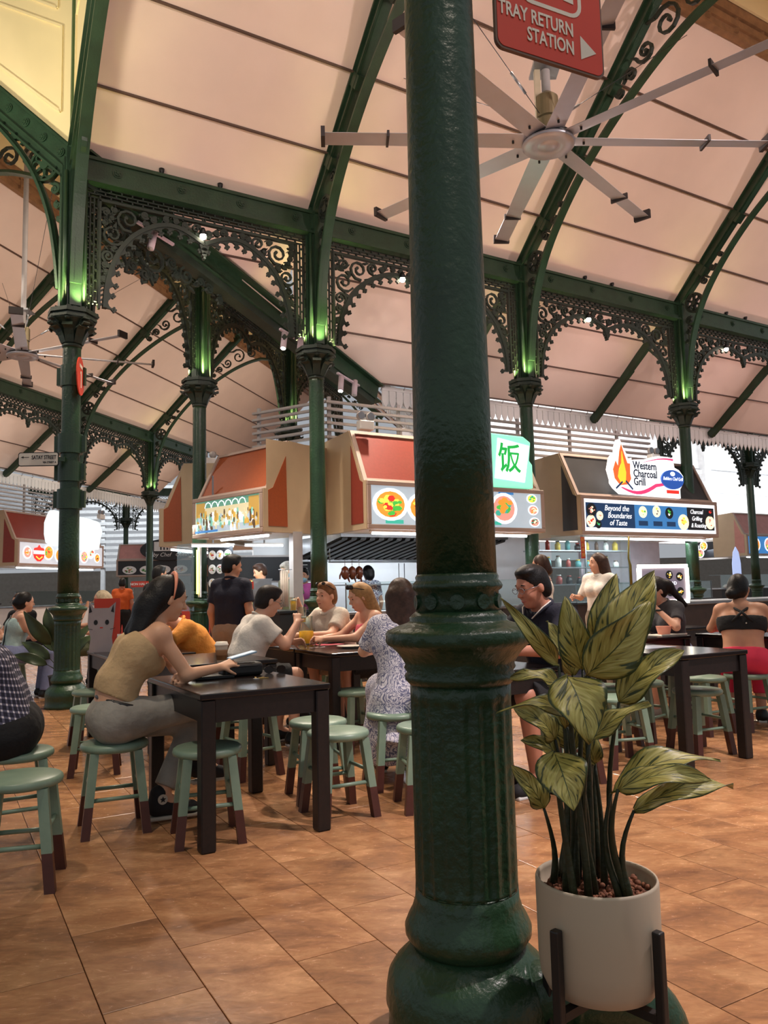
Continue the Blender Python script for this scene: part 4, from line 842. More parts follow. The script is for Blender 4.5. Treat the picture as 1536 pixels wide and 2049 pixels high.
# glowing salad menu board on the wooden counter
t = thing('menu_board', 'menu board with a glowing white border on the wooden counter', 'menu board', (2.86, 8.78, .98), T1 - rad(8)); GB = em('border', (255, 246, 225), 5.0)
m = MB(); m.box(-.02, .62, 0, .03, .02, .40); m.build('menu_panel', em('menu_lilac', (130, 120, 135), .5), t)
m = MB(); m.box(-.05, .65, -.015, .02, .39, .43); m.box(-.05, .65, -.015, .02, -.01, .03); m.box(.62, .66, -.015, .02, .03, .39); m.box(-.06, -.02, -.015, .02, .03, .39); m.build('glowing_border', GB, t)
for i, (x, z) in enumerate(((.12, .3), (.38, .31), (.53, .29), (.12, .12), (.38, .12), (.53, .12))): dish(t, x, z, .05, 260 + i, y=-.006, foods=[G_ORG, G_YEL, G_CREAM], plate=G_DARK)
text_part('SALAD', .055, G_WHITE, t, (.40, -.006, .215))
m = MB(); m.prism([(-.09, .0), (.09, .0), (.09, 1.6), (.06, 1.85), (.0, 1.98), (-.06, 1.85), (-.09, 1.6)], -.03, .03); bevel(m.build('arched_board', em('lilac_light', (170, 190, 235), .8), None, loc=(7.85, 17.6, 0), rz=rad(-10), label='tall narrow arched light board at the right', cat='light board'), .015)
# chopstick can, black speaker and orange price card on the counter of the video stall
t = thing('chopstick_can', 'steel can of chopsticks behind the beer jug', 'can', pm @ Vector((1.42, .32, .95)), K1r); m = MB(); m.lathe([(.055, 0), (.055, .14), (.05, .14), (.05, .02)], 16); m.build('can', STEEL, t)
for i in range(12):
    a = i * .9; m = MB(); m.tube([(.03*math.cos(a), .03*math.sin(a), .03), (.045*math.cos(a), .045*math.sin(a), .24)], .004, 5); m.build('chopstick', mat('pale_bamboo', (225, 170, 130), .6), t)
t = thing('price_card', 'small orange and red price card on the display case', 'card', pm @ Vector((1.1, .1, 1.28)), K1r); m = MB(); m.box(0, .12, -.005, 0, 0, .1); m.build('card', mat('card_orange', (225, 110, 50), .6), t); m = MB(); m.box(.1, .19, -.012, -.006, -.03, .07); m.build('tag', P_RED, t)
t = thing('rice_warmer', 'black rounded machine with red lamps by the grey pillar', 'machine', pm @ Vector((1.62, .1, .95)), K1r); m = MB(); m.lathe([(.07, 0), (.08, .03), (.08, .2), (.05, .26)], 20); m.build('body', BLACK, t); m = MB(); m.ball((-.03, -.078, .16), .016, 8); m.ball((.03, -.078, .16), .016, 8); m.build('red_lamp', em('red_led', (255, 40, 70), 3), t)
# outside: white annex with beams, seen below the valances
t = thing('annex_facade', 'white annex facade with beams beyond the right stalls, extended to stand in for bright sky', 'building', A(9.0, -9.5), T1)
WB = mat('annex_white', (235, 236, 238), .6)
m = MB(); m.box(1.5, 34, 0, .2, 2.6, 6.6); m.build('wall', WB, t)  # right end is an added white stand-in for the bright sky
for x in (2.0, 5.8, 10.2, 14.6, 19.0, 23.4): m = MB(); m.box(x, x + .35, -.25, .0, 2.2, 6.6); m.build('pilaster', WB, t)
for z in (4.35, 5.2): m = MB(); m.box(1.5, 34, -.12, .0, z, z + .16); m.build('ledge', WB, t)
m = MB(); m.box(1.5, 34, -3.4, .0, 6.6, 6.7); m.build('soffit', WB, t)
area('annex_fill_light', A(14, -6.4, 3.4), A(14, -9.5, 4.9), 420, (1.0, .97, .94), 9, .8)  # unseen lamps added to brighten the facade and its sky stand-in
area('annex_fill_light', A(27, -6.4, 3.4), A(27, -9.5, 4.9), 460, (.95, .98, 1.0), 12, .8)
t = thing('louvre_facade', 'bright louvred facade far left behind the chef cafe stall', 'building', (-22, 41, 0), rad(3))
for i in range(14): m = MB(); m.box(0, 24, 0, .12, 2.7 + .32*i, 2.86 + .32*i); m.build('louvre_blade', WB, t)
for x in (1, 7, 13, 19, 23): m = MB(); m.box(x, x + .2, .1, .3, 0, 7.2); m.build('post', WB, t)
area('facade_light', (-10, 37.5, 6.8), (-10, 41, 3.5), 420, (.9, .97, 1.0), 14, 1.0)
for i, (x, y, lb) in enumerate(((10.15, 21.6, 'dark iron porch column at the right border'), (-10.9, 33.0, 'dark iron porch column beside the far louvres'))):
    iron_column((x, y, 0), T1, lb); 
bay((10.15 - 3.8*U1[0], 21.6 - 3.8*U1[1], -.75), T1, 3.8, 'black silhouetted porch fretwork at the right border'); bay((10.15, 21.6, -.75), T1, 3.8, 'black silhouetted porch fretwork running out of the right border')
bay((-14.5, 31.8, -.6), rad(18), 3.8, 'black silhouetted porch fretwork left of the far porch column'); bay((-10.9, 33.0, -.6), rad(18), 3.8, 'black silhouetted porch fretwork right of the far porch column')
# ================================================================ FURNITURE
def wood_mat(name, c1, c2, rough=.28):
    m = bpy.data.materials.new(name); m.use_nodes = True; t = m.node_tree; b = t.nodes['Principled BSDF']
    tc = nd(t, 'ShaderNodeTexCoord'); mp = nd(t, 'ShaderNodeMapping'); mp.inputs['Scale'].default_value = (14, 1.5, 14); n = nd(t, 'ShaderNodeTexNoise', i_Scale=2.5, i_Detail=5.0, i_Distortion=.6)
    t.links.new(tc.outputs['Object'], mp.inputs[0]); t.links.new(mp.outputs[0], n.inputs['Vector'])
    r = nd(t, 'ShaderNodeValToRGB'); e = r.color_ramp.elements; e[0].position = .35; e[0].color = (*s2l(c1), 1); e[1].position = .68; e[1].color = (*s2l(c2), 1)
    t.links.new(n.outputs[0], r.inputs[0]); t.links.new(r.outputs[0], b.inputs['Base Color']); b.inputs['Roughness'].default_value = rough; return m
DWOOD = wood_mat('dark_table_wood', (12, 9, 9), (30, 20, 19), .2); DWOOD2 = wood_mat('dark_table_leg_wood', (12, 9, 9), (28, 18, 17), .4)
TEALP = mat('worn_sage_paint', (128, 150, 130), .36, var=.16, scale=9, rgb2=(112, 136, 118)); MAROON = mat('maroon_leg_paint', (78, 40, 32), .4, var=.3, scale=12)
TZ = .73
def table_meshes(lx, ly):
    M = {}; m = MB(); m.box(-lx/2, lx/2, -ly/2, ly/2, TZ - .03, TZ); M['table_top'] = m.mesh('table_top', DWOOD)
    m = MB(); m.box(-lx/2 + .06, lx/2 - .06, -.011, .011, TZ - .14, TZ - .03); M['apx'] = m.mesh('apron', DWOOD2)
    m = MB(); m.box(-.011, .011, -ly/2 + .06, ly/2 - .06, TZ - .14, TZ - .03); M['apy'] = m.mesh('apron', DWOOD2)
    m = MB(); m.box(-.036, .036, -.036, .036, 0, TZ - .03); M['leg'] = m.mesh('leg', DWOOD2); return M
TM = {}
def table(cx, cy, rz, lx, ly, label):
    if (lx, ly) not in TM: TM[(lx, ly)] = table_meshes(lx, ly)
    M = TM[(lx, ly)]; t = thing('dining_table', label, 'table', (cx, cy, 0), rz, 'dark wooden dining tables')
    bevel(link('table_top', M['table_top'], t), .006, 2)
    for s in (-1, 1):
        link('apron', M['apx'], t, (0, s*(ly/2 - .035), 0)); link('apron', M['apy'], t, (s*(lx/2 - .035), 0, 0))
        for q in (-1, 1): bevel(link('leg', M['leg'], t, (s*(lx/2 - .042), q*(ly/2 - .042), 0)), .006, 1)
    return t
TA_ = rad(30.5)
def tbl_near(x, y, lx, ly, label, a=TA_):   # given the near corner (min x', min y') of the top
    return table(x + math.cos(a)*lx/2 - math.sin(a)*ly/2, y + math.sin(a)*lx/2 + math.cos(a)*ly/2, a, lx, ly, label)
tbl_near(-.88, 3.745, .68, 1.0, 'dark wooden table where the woman in the tan top sits')
tbl_near(-.42, 5.98, .58, .68, 'dark wooden table with the white plate, nearer half of the beer table pair')
tbl_near(-.775, 6.585, .58, .92, 'dark wooden table with the beer jug, farther half of the pair')
tbl_near(1.90, 5.14, .68, 1.0, 'dark wooden table right of the potted plant with a bright shiny top')
tbl_near(-1.36, 5.28, .68, .96, 'dark wooden table with the paper coffee cup')
tbl_near(-2.14, 6.12, .68, .96, 'dark wooden table behind the tan-top woman with the cat-shaped stand')
tbl_near(2.14, 6.77, .68, .9, 'dark wooden table where the woman in the grey shirt eats')
tbl_near(3.35, 6.47, .68, 1.0, 'dark wooden table at the right border in front of the woman in pink leggings')
tbl_near(.50, 4.38, .6, .55, 'dark wooden table between the foreground column and the man with glasses')
tbl_near(2.75, 8.05, .9, .6, 'empty dark table before the glowing menu board')
tbl_near(-4.6, 9.75, .68, 1.3, 'distant dark table where the woman in the pale blue top sits')
def stool_meshes():
    M = {}; m = MB(); m.lathe([(.05, .405), (.155, .405), (.168, .412), (.172, .424), (.168, .438), (.158, .445), (.03, .446)], 28); M['seat'] = m.mesh('seat', TEALP)
    ax, bx = .105, .148; tt = .42; zc = .155
    P = lambda z: ax + (bx - ax) * (1 - z / .41)
    m = MB(); w0 = .021
    def leg(z0, z1, w):
        q = [(-w, -w), (w, -w), (w, w), (-w, w)]; return [(P(z0) + a, P(z0) + b, z0) for a, b in q] + [(P(z1) + a, P(z1) + b, z1) for a, b in q]
    m.hexa(leg(zc, .408, w0)); M['leg'] = m.mesh('leg', TEALP)
    m = MB(); m.hexa(leg(0, zc, w0)); M['leg_end'] = m.mesh('leg_end', MAROON)
    for k, z in ((0, .15 + .03), (1, .24)):
        m = MB(); m.tube([(-P(z), P(z), z), (P(z), P(z), z)], .0105, 8); M['rung%d' % k] = m.mesh('rung', TEALP)
    return M
SM = stool_meshes()
def stool(x, y, label, rz=.4):
    t = thing('stool', label, 'stool', (x, y, 0), rz, 'sage green round stools'); link('seat', SM['seat'], t)
    for k in range(4):
        l = link('leg', SM['leg'], t, (0, 0, 0), k*PI/2); e = link('leg_end', SM['leg_end'], l); link('rung', SM['rung%d' % (k % 2)], t, (0, 0, 0), k*PI/2)
    return t
for x, y, rz, lb in ((-1.58, 3.45, .25, 'sage green stool at the left border in front of the checked shirt'), (-1.86, 4.02, .5, 'sage green stool under the person in the checked shirt'), (-1.44, 4.21, .42, 'sage green stool under the woman in the tan top'),
    (-.91, 4.02, .33, 'sage green stool beside the near leg of the tan-top woman\'s table'), (-.28, 4.38, .5, 'sage green stool overlapping the right leg of the tan-top woman\'s table'), (-.42, 4.75, .35, 'sage green stool with pale seat partly behind another stool'),
    (.03, 4.99, .3, 'sage green stool under the woman in the paisley dress'), (.21, 4.50, .2, 'sage green stool half hidden behind the foreground column'), (-.25, 6.12, .6, 'sage green stool in front of the beer table'),
    (-2.03, 5.55, .3, 'sage green stool left behind the tan-top woman, nearer one'), (-2.39, 6.49, .6, 'sage green stool left behind the tan-top woman, farther one'), (-.93, 5.35, .7, 'sage green stool at the paper cup table'),
    (1.56, 5.42, .25, 'brightly lit sage stool behind the plant leaves'), (1.66, 6.0, .7, 'sage stool with grey seat behind the plant'), (2.21, 5.72, .35, 'bluish sage stool under the shiny-topped table'), (1.98, 6.25, .8, 'sage stool behind the shiny-topped table'),
    (2.95, 6.58, .4, 'sage green stool under the woman in pink leggings'), (-1.17, 6.25, .4, 'sage green stool under the man in the white shirt'), (-.03, 7.1, .3, 'sage green stool under the blonde woman in pink'), (-.42, 7.5, .5, 'sage green stool under the man holding the beer glass'),
    (-1.62, 7.3, .3, 'sage green stool under the person in the orange shirt'), (1.10, 5.0, .3, 'sage green stool under the man with glasses'), (2.72, 7.55, .2, 'sage green stool under the woman in the grey shirt'), (2.55, 7.55 - 1.1, .5, 'sage green stool left of the pink leggings'), (-4.5, 9.5, .2, 'dark shaded stool under the woman in the pale blue top'), (-3.68, 10.5, .2, 'stool under the grey-blonde woman')):
    stool(x, y, lb, rz)
# ================================================================ FANS
ALU = mat('pale_aluminium', (198, 200, 210), .3, .35, var=.06); RUBBER = mat('dark_tip', (52, 44, 44), .6); BRASSY = mat('olive_motor', (130, 118, 90), .4, .5)
def fan(label, p, a0, R, rod_top, tilt=0.0):
    t = thing('ceiling_fan', label, 'fan', p, 0, 'large eight-blade ceiling fans')
    m = MB(); m.lathe([(.02, -.01), (.09, -.012), (.10, .0), (.125, -.01), (.25, -.012), (.262, .0), (.262, .02), (.25, .028)], 40); m.build('hub_disc', ALU, t)
    m = MB(); m.lathe([(.085, -.004), (.0855, .006), (.005, .006)], 28)
    for k in range(6): m.disc(.055*math.cos(k*PI/3), 0, .008, 0, .01, 8); 
    m.build('hub_recess', STEEL, t)
    m = MB(); m.lathe([(.24, .03), (.24, .075), (.1, .085)], 32); m.build('hub_ring', BLACK, t)
    m = MB(); m.lathe([(.075, .08), (.105, .085), (.105, .26), (.09, .265), (.09, .28), (.115, .285), (.115, .5), (.10, .515), (.05, .56)], 24, smooth=False); m.build('motor', BRASSY, t)
    m = MB(); m.box(-.14, .14, -.14, .14, .80, .83); m.build('bracket_plate', STEEL, t); m = MB(); m.tube([(0, 0, .55), (0, 0, rod_top)], .045, 12); m.build('drop_rod', GREYP, t)
    m = MB(); m.box(-.115, -.06, -.03, .03, .05, .82); m.build('side_strut', mat('beige_strut', (190, 176, 150), .5), t)
    for k in range(8):
        a = a0 + k * PI / 4; b = MB(); w0, w1 = .10, .085; c = rad(10)
        sec = [(-1, -.35), (-.6, -.1), (0, .0), (.6, .06), (1, .1)]
        vs = []; fs = []
        for x in (.20, R * .72, R):
            w_ = w0 if x < 1 else w1
            for j, (u, h) in enumerate(sec): vs.append((x, u*w_, .045 + u*w_*math.tan(c)))
            for j, (u, h) in enumerate(sec): vs.append((x, u*w_, .045 + u*w_*math.tan(c) + .022*(1 - u*u) + .004))
        for i in range(2):
            o = i*10
            for j in range(4): fs += [(o+j, o+j+1, o+11+j, o+10+j), (o+5+j+1, o+5+j, o+15+j, o+16+j)]
            fs += [(o, o+10, o+15, o+5), (o+4, o+9, o+19, o+14)]
        fs += [(0, 5, 6, 1), (1, 6, 7, 2), (2, 7, 8, 3), (3, 8, 9, 4), (20, 21, 26, 25), (21, 22, 27, 26), (22, 23, 28, 27), (23, 24, 29, 28)]
        b.add(vs, fs, 0, False); bl = b.build('blade', ALU, t, loc=(0, 0, 0), rz=a)
        m = MB(); m.box(R*.72 - .012, R*.72 + .012, -.1, .1, .02, .085); m.build('blade_collar', RUBBER, bl)
        m = MB(); m.box(R - .01, R + .03, -.1, .1, .015, .12); m.build('blade_tip', RUBBER, bl)
        m = MB(); m.tube([(.36, .0, .02), (.36, 0, .06)], .012, 8); m.build('bolt', BLACK, bl)
    for k in range(4):
        a = k * PI / 2 + .6; o = Vector((.1*math.cos(a), .1*math.sin(a), .3)); e = Vector((2.5*math.cos(a), 2.5*math.sin(a), 2.2)); d = e - o
        m = MB(); m.tube([o, e], .004, 5); wi = m.build('guy_wire', DARKST, t); m = MB(); m.tube([o + d*.08, o + d*.16], .014, 6); m.build('turnbuckle', STEEL, wi)
    return t
fan('large pale eight-blade ceiling fan behind the red sign', (1.74, 7.49, 5.60), rad(3.6), 2.25, 4.75)
fan('smaller looking eight-blade ceiling fan at the left border', (-6.28, 13.43, 5.42), rad(22.4), 2.2, 4.9)
# ================================================================ SIGNS ON COLUMNS
SIGNR = mat('sign_red', (206, 62, 38), .45, var=.05); SIGNW = mat('sign_cream_letter', (232, 218, 200), .5); BRN = mat('brown_sign_edge', (112, 82, 66), .5)
t = thing('tray_return_sign', 'red hanging sign reading TRAY RETURN STATION with an arrow', 'sign', (.385, 2.30, 2.885), rad(25))
def rrect(x0, x1, z0, z1, r, n=5):
    o = []
    for cx, cz, a0 in ((x1 - r, z1 - r, 0), (x0 + r, z1 - r, 90), (x0 + r, z0 + r, 180), (x1 - r, z0 + r, 270)):
        o += [(cx + r*math.cos(rad(a0 + 90*k/n)), cz + r*math.sin(rad(a0 + 90*k/n))) for k in range(n + 1)]
    return o
m = MB(); m.prism(rrect(0, .43, 0, .62, .03), 0, .012); m.build('sign_edge', BRN, t); m = MB(); m.prism(rrect(.007, .423, .008, .612, .026), -.002, 0.0); m.build('sign_face', SIGNR, t)
text_part('TRAY RETURN', .066, SIGNW, t, (.305, -.004, .135), sx=.68, align='RIGHT', depth=.001, bold=.0012); text_part('STATION', .066, SIGNW, t, (.305, -.004, .072), sx=.68, align='RIGHT', depth=.001, bold=.0012)
m = MB(); m.prism([(.332, .045), (.332, .128), (.396, .082)], -.004, -.002); m.build('arrow', SIGNW, t)
m = MB(); m.strip(rrect(.10, .335, .19, .50, .04) + [rrect(.10, .335, .19, .50, .04)[0]], .014, -.004, -.002); m.build('pictogram_frame', SIGNW, t)
m = MB(); m.prism([(.27, .235), (.31, .232), (.30, .40), (.27, .40)], -.004, -.002); m.build('pictogram_figure', SIGNW, t); m = MB(); m.box(.17, .24, -.004, -.002, .27, .282); m.build('pictogram_tray', SIGNW, t); m = MB(); m.disc(.25, .44, .03, -.004, -.002); m.build('pictogram_head', SIGNW, t)
m = MB(); m.tube([(.0, .01, .55), (-.17, .0, .55)], .012, 8); m.build('arm', GREEN, t)
t = thing('street_sign', 'white sign reading SATAY STREET on the column with the red badge', 'sign', (-4.02, 8.55, 2.645), rad(2))
m = MB(); m.prism(rrect(0, .44, 0, .155, .025), 0, .012); m.build('sign_edge', BLACK, t); m = MB(); m.prism(rrect(.009, .431, .009, .146, .02), -.003, 0); m.build('sign_face', mat('sign_white', (220, 214, 204), .5), t)
text_part('SATAY STREET', .062, BLACK, t, (.415, -.005, .095), sx=.66, align='RIGHT', depth=.001, bold=.001); text_part('VIA STREET A', .03, BLACK, t, (.415, -.005, .04), sx=.8, align='RIGHT', depth=.001, bold=.0008)
m = MB(); m.strip([(.045, .1), (.12, .1)], .006, -.005, -.003); m.prism([(.03, .1), (.06, .112), (.06, .088)], -.005, -.003); m.build('arrow', BLACK, t); m = MB(); m.box(.42, .5, .0, .02, .05, .1); m.build('bracket', GREEN, t)
t = thing('number_badge', 'round red street number badge seen at an angle', 'badge', (-3.375, 8.62, 3.665), rad(101))
m = MB(); m.disc(0, 0, .215, -.006, .006, 32); m.build('disc', SIGNR, t)
for sy in (-1, 1): m = MB(); m.box(-.012, .03, sy*.007, sy*.009, -.13, .06); m.box(-.04, -.012, sy*.007, sy*.009, .02, .045); m.build('numeral', SIGNW, t); m = MB(); m.box(-.08, .08, sy*.007, sy*.009, .09, .13); m.build('street_word', SIGNW, t)
for z, r in ((3.70, .12), (2.92, .135), (2.60, .13), (2.29, .135)):
    h = .11 if z < 3 else .12; m = MB(); m.lathe([(r, -h), (r, h)], 32, smooth=False)
    for a in (0, PI): m.box(-.01, .01, -.01, .01, 0, 0); o = len(m.v) - 8; 
    m.beam((-r - .04, 0, 0), (r + .04, 0, 0), .05, h*1.7); c = m.build('pipe_clamp', GREEN, col_L, loc=(0, 0, z), rz=-T1)
# ================================================================ LAMPS UNDER THE GIRDERS
BULB = em('spot_bulb', (255, 240, 215), 28.0); LAMPB = mat('lilac_white_lamp_body', (198, 182, 190), .45)
for s, lb in ((1.52, 'small bright bulb spotlight under the left fretwork girder'), (4.49, 'small bright bulb spotlight beside the foreground column'), (8.22, 'small bright bulb spotlight under the girder of the grill stall'), (11.9, 'small bright bulb spotlight at the right border')):
    t = thing('bulb_spotlight', lb, 'spotlight', A(s, .06, 5.70), T1, 'bulb spotlights'); m = MB(); m.ball((0, 0, -.02), .042, 12); m.build('bulb', BULB, t); m = MB(); m.lathe([(.02, .09), (.035, .05), (.045, .0)], 12); m.build('lamp_holder', BLACK, t)
def track(q, off, label, two=True, rx=0.0):
    p = VL + v * q; t = thing('track_spotlight', label, 'spotlight', (p[0], p[1], zv(q) - .42), rv, 'track spotlights')
    m = MB(); m.beam((-.25, off, .08), (.3, off, -.02), .04, .03); m.build('track', LAMPB, t)
    for x in ((-.15, .2) if two else (0,)):
        m = MB(); m.tube([(x, off, .04), (x - .09, off - .05, -.22)], .045, 14); b = m.build('lamp_body', LAMPB, t); m = MB(); m.tube([(x - .0905, off - .0503, -.2215), (x - .092, off - .051, -.226)], .036, 14); m.build('lens', BULB if x < 0 else GREYP, b)
track(1.0, -.16, 'single cylinder spotlight under the left arch', False); track(3.45, -.2, 'pair of cylinder spotlights left of the beer table column'); track(4.75, -.2, 'pair of cylinder spotlights right of the beer table column')
for s in (1.0, 1.75, 5.6, 8.2, 8.85, 12.0, 12.6):
    t = thing('beam_uplight', 'small dark uplight on the girder, %s' % {1.0: 'nearest the red badge column', 1.75: 'second from the red badge column', 5.6: 'left of the foreground column', 8.2: 'first above the grill stall', 8.85: 'second above the grill stall', 12.0: 'first near the right border', 12.6: 'last at the right border'}[s], 'uplight', A(s, .05, 6.35), T1, 'uplight fixtures')
    m = MB(); m.lathe([(.012, 0), (.012, .03), (.03, .05), (.035, .09)], 10); m.build('lamp_cup', BLACK, t); m = MB(); m.box(-.04, .04, -.03, .03, 0, .012); m.build('foot', BLACK, t)
# ================================================================ TABLE THINGS
PAPER = mat('white_paper_cup', (226, 218, 206), .6); KRAFT = mat('kraft_sleeve', (150, 112, 80), .7); CLEAR = GLASS
BEER = mat('golden_beer', (226, 160, 30), .15, var=.05, emit=.12); FOAM = mat('beer_foam', (245, 238, 220), .7)
t = thing('paper_cup', 'paper coffee cup with brown sleeve behind the phone', 'cup', (-1.13, 5.42, TZ)); m = MB(); m.lathe([(.031, 0), (.043, .115), (.045, .118)], 20); m.build('cup', PAPER, t); m = MB(); m.lathe([(.0345, .02), (.0425, .085), (.0425, .09), (.035, .02)], 20); m.build('sleeve', KRAFT, t); m = MB(); m.lathe([(.047, .115), (.047, .125), (.042, .128), (.04, .14), (.036, .142)], 20); m.build('lid', PAPER, t)
t = thing('beer_jug', 'glass jug half full of golden beer', 'jug', (-.72, 7.08, TZ)); m = MB(); m.lathe([(.06, .005), (.066, .02), (.068, .12), (.058, .18), (.062, .25), (.056, .25), (.052, .18), (.062, .12)], 24, caps=False); m.build('glass', CLEAR, t); m = MB(); m.lathe([(.058, .01), (.064, .02), (.064, .12), (.002, .122)], 24); m.build('beer', BEER, t)
t = thing('plate', 'white plate on the beer table', 'plate', (-.30, 6.55, TZ)); m = MB(); m.lathe([(.06, .001), (.07, .004), (.115, .016), (.117, .018), (.07, .008), (.002, .007)], 28); m.build('dish', PAPER, t); m = MB(); m.lathe([(.062, .0), (.062, .004), (.058, .004)], 28); m.build('foot_ring', PAPER, t)
t = thing('placemat', 'pink paper mat beside the beer jug', 'mat', (-.52, 7.0, TZ), .5); m = MB(); m.box(-.12, .12, -.09, .09, .0005, .002); m.build('sheet', mat('pink_paper', (226, 110, 130), .6), t)
t = thing('dark_phone', 'dark phone lying by the beer drinkers\' hands', 'phone', (-.46, 7.2, TZ), .9); m = MB(); m.box(-.075, .075, -.04, .04, .001, .009); bevel(m.build('body', BLACK, t), .003); m = MB(); m.box(-.07, .07, -.036, .036, .009, .0095); m.build('screen', mat('black_glass', (8, 8, 10), .05), t)
t = thing('tissue_tent', 'small white folded card stand on the table', 'card', (-2.16, 6.5, TZ), .6); m = MB(); m.add([(-.05, -.06, 0), (.05, -.06, 0), (.05, .0, .16), (-.05, .0, .16), (-.05, .06, 0), (.05, .06, 0)], [(0, 1, 2, 3), (3, 2, 5, 4)]); m.build('card', PAPER, t); m = MB(); m.box(-.05, .05, -.06, .06, 0, .003); m.build('base', PAPER, t)
t = thing('cat_stand', 'red and grey cat-shaped stand with drawn face', 'stand', (-2.42, 6.72, TZ), .3); GC = mat('grey_cat_board', (176, 164, 164), .6)
m = MB(); m.prism([(-.10, 0), (.10, 0), (.085, .12), (.10, .24), (.115, .42), (.06, .37), (-.06, .37), (-.10, .43), (-.11, .24), (-.085, .12)], -.01, .0); m.build('cat_board', GC, t); m = MB(); m.box(-.06, .15, .0, .03, 0, .45); m.build('red_back', SIGNR, t)
for s in (-1, 1): m = MB(); m.disc(s*.045, .25, .016, -.014, -.01, 10, 0, .022); m.build('eye', BLACK, t); m = MB(); m.strip([(s*.07, .19), (s*.11, .20)], .004, -.013, -.01); m.build('whisker', BLACK, t); m = MB(); m.prism([(s*.075, .34), (s*.095, .40), (s*.1, .33)], -.013, -.01); m.build('inner_ear', BLACK, t)
m = MB(); m.box(-.012, .012, -.013, -.01, .2, .21); m.build('nose', SIGNR, t)
t = thing('pouch', 'black zipped pouch on the near table', 'pouch', (-.84, 4.55, TZ), .55); m = MB(); m.box(-.12, .12, -.055, .055, 0, .075); bevel(m.build('body', BLACK, t), .022, 3); m = MB(); m.tube([(-.11, -.05, .055), (0, -.058, .058), (.11, -.05, .055)], .004, 6); m.build('zip', DARKST, t)
t = thing('wallet', 'flat black wallet beside the pouch', 'wallet', (-.98, 4.42, TZ), .5); m = MB(); m.box(-.10, .12, -.05, .05, 0, .018); bevel(m.build('body', BLACK, t), .006); m = MB(); m.tube([(-.1, -.05, .016), (.12, -.05, .016)], .003, 5); m.build('seam', DARKST, t)
t = thing('keys', 'small bunch of keys beside the wallet', 'keys', (-.72, 4.36, TZ), .3); m = MB(); m.lathe([(.018, 0), (.018, .003), (.015, .003), (.015, 0)], 16); m.build('ring', STEEL, t)
for a in (0.2, .8, 1.5): m = MB(); m.beam((.015*math.cos(a), .015*math.sin(a), .003), (.07*math.cos(a), .07*math.sin(a), .003), .01, .003); m.build('key', mat('brass_key', (170, 140, 70), .35, .7), t)
t = thing('sunglasses', 'dark sunglasses lying behind the pouch', 'sunglasses', (-.66, 4.66, TZ), .4)
for s in (-1, 1): m = MB(); m.disc(s*.036, .022, .028, -.004, .004, 18, 0, .022); m.build('lens', mat('brown_lens', (34, 26, 22), .08), t); m = MB(); m.tube([(s*.064, 0, .028), (s*.07, .08, .02), (s*.06, .13, .008)], .003, 6); m.build('temple', BLACK, t)
m = MB(); m.tube([(-.01, 0, .03), (.01, 0, .03)], .003, 6); m.build('bridge', BLACK, t)
t = thing('paper_sheet', 'pale reflective sheet lying on the shiny-topped table', 'paper', (1.95, 5.9, TZ), TA_); m = MB(); m.box(-.16, .16, -.11, .11, .0005, .002); m.build('sheet', mat('pale_blue_sheet', (196, 206, 222), .2), t)
t = thing('food_box', 'pink takeaway food box on the grey shirt woman\'s table', 'food box', (2.52, 7.22, TZ), .3); m = MB(); m.lathe([(.05, 0), (.068, .075), (.07, .08), (.062, .08), (.05, .01)], 20, caps=False); m.build('tub', mat('salmon_box', (220, 150, 130), .6), t); m = MB(); m.lathe([(.048, .008), (.06, .06), (.002, .062)], 20); m.build('rice', FOAM, t)
t = thing('white_tray', 'white tray under the pink food box', 'tray', (2.52, 7.2, TZ), .5); m = MB(); m.box(-.16, .16, -.11, .11, 0, .006); m.build('tray_base', PAPER, t); m = MB(); m.strip([(-.16, .01), (.16, .01)], .01, -.115, -.105); m.build('rim', PAPER, t)
for i in range(6):
    t = thing('glass_bowl', ['upturned glass bowl on the far right counter, %s' % q for q in ('first from the left', 'second from the left', 'third from the left', 'third from the right', 'second from the right', 'last on the right')][i], 'bowl', (10.4 + i*.3*U1[0], 24.15 + i*.3*U1[1], 1.0), 0, 'glass bowls on the far counter'); m = MB(); m.lathe([(.1, 0), (.09, .07), (.05, .1), (.002, .105)], 14); m.build('bowl', WHITEP, t); m = MB(); m.lathe([(.04, .1), (.04, .115)], 12); m.build('foot_ring', WHITEP, t)
# ================================================================ POTTED PLANT
POTM = mat('warm_grey_ceramic', (178, 164, 142), .55, var=.05, scale=3); BLKM = mat('black_stand_wood', (22, 18, 16), .5)
PX, PY = .485, 1.95
t = thing('plant_stand', 'black four-legged plant stand', 'plant stand', (PX, PY, 0), rad(-8))
for k in range(4):
    a = rad(-42) + k*PI/2; m = MB(); m.box(-.011, .011, -.011, .011, 0, .43); bevel(m.build('leg', BLKM, t, loc=(.158*math.cos(a), .158*math.sin(a), 0), rz=a), .004)
for k in range(2):
    a = rad(-42) + k*PI/2; m = MB(); m.beam((-.15*math.cos(a), -.15*math.sin(a), .243), (.15*math.cos(a), .15*math.sin(a), .243), .022, .02); m.build('crossbar', BLKM, t)
pot = thing('plant_pot', 'warm grey cylindrical plant pot in the black stand', 'pot', (PX, PY, .254))
m = MB(); m.lathe([(.02, 0), (.10, 0), (.125, .012), (.138, .04), (.142, .08), (.143, .25), (.141, .256), (.137, .256), (.136, .245), (.134, .2), (.13, .2)], 48, caps=False); m.build('pot_wall', POTM, pot)
m = MB(); m.lathe([(.132, .205), (.09, .214), (.002, .218)], 32); m.build('soil', mat('dark_soil', (60, 40, 30), .9), pot)
rng = random.Random(21); m = MB()
for i in range(520):
    r = .125 * math.sqrt(rng.random()); a = rng.uniform(0, 2*PI); s_ = rng.uniform(.005, .0085); m.ball((r*math.cos(a), r*math.sin(a), .216 + rng.uniform(0, .012)), s_, 6)
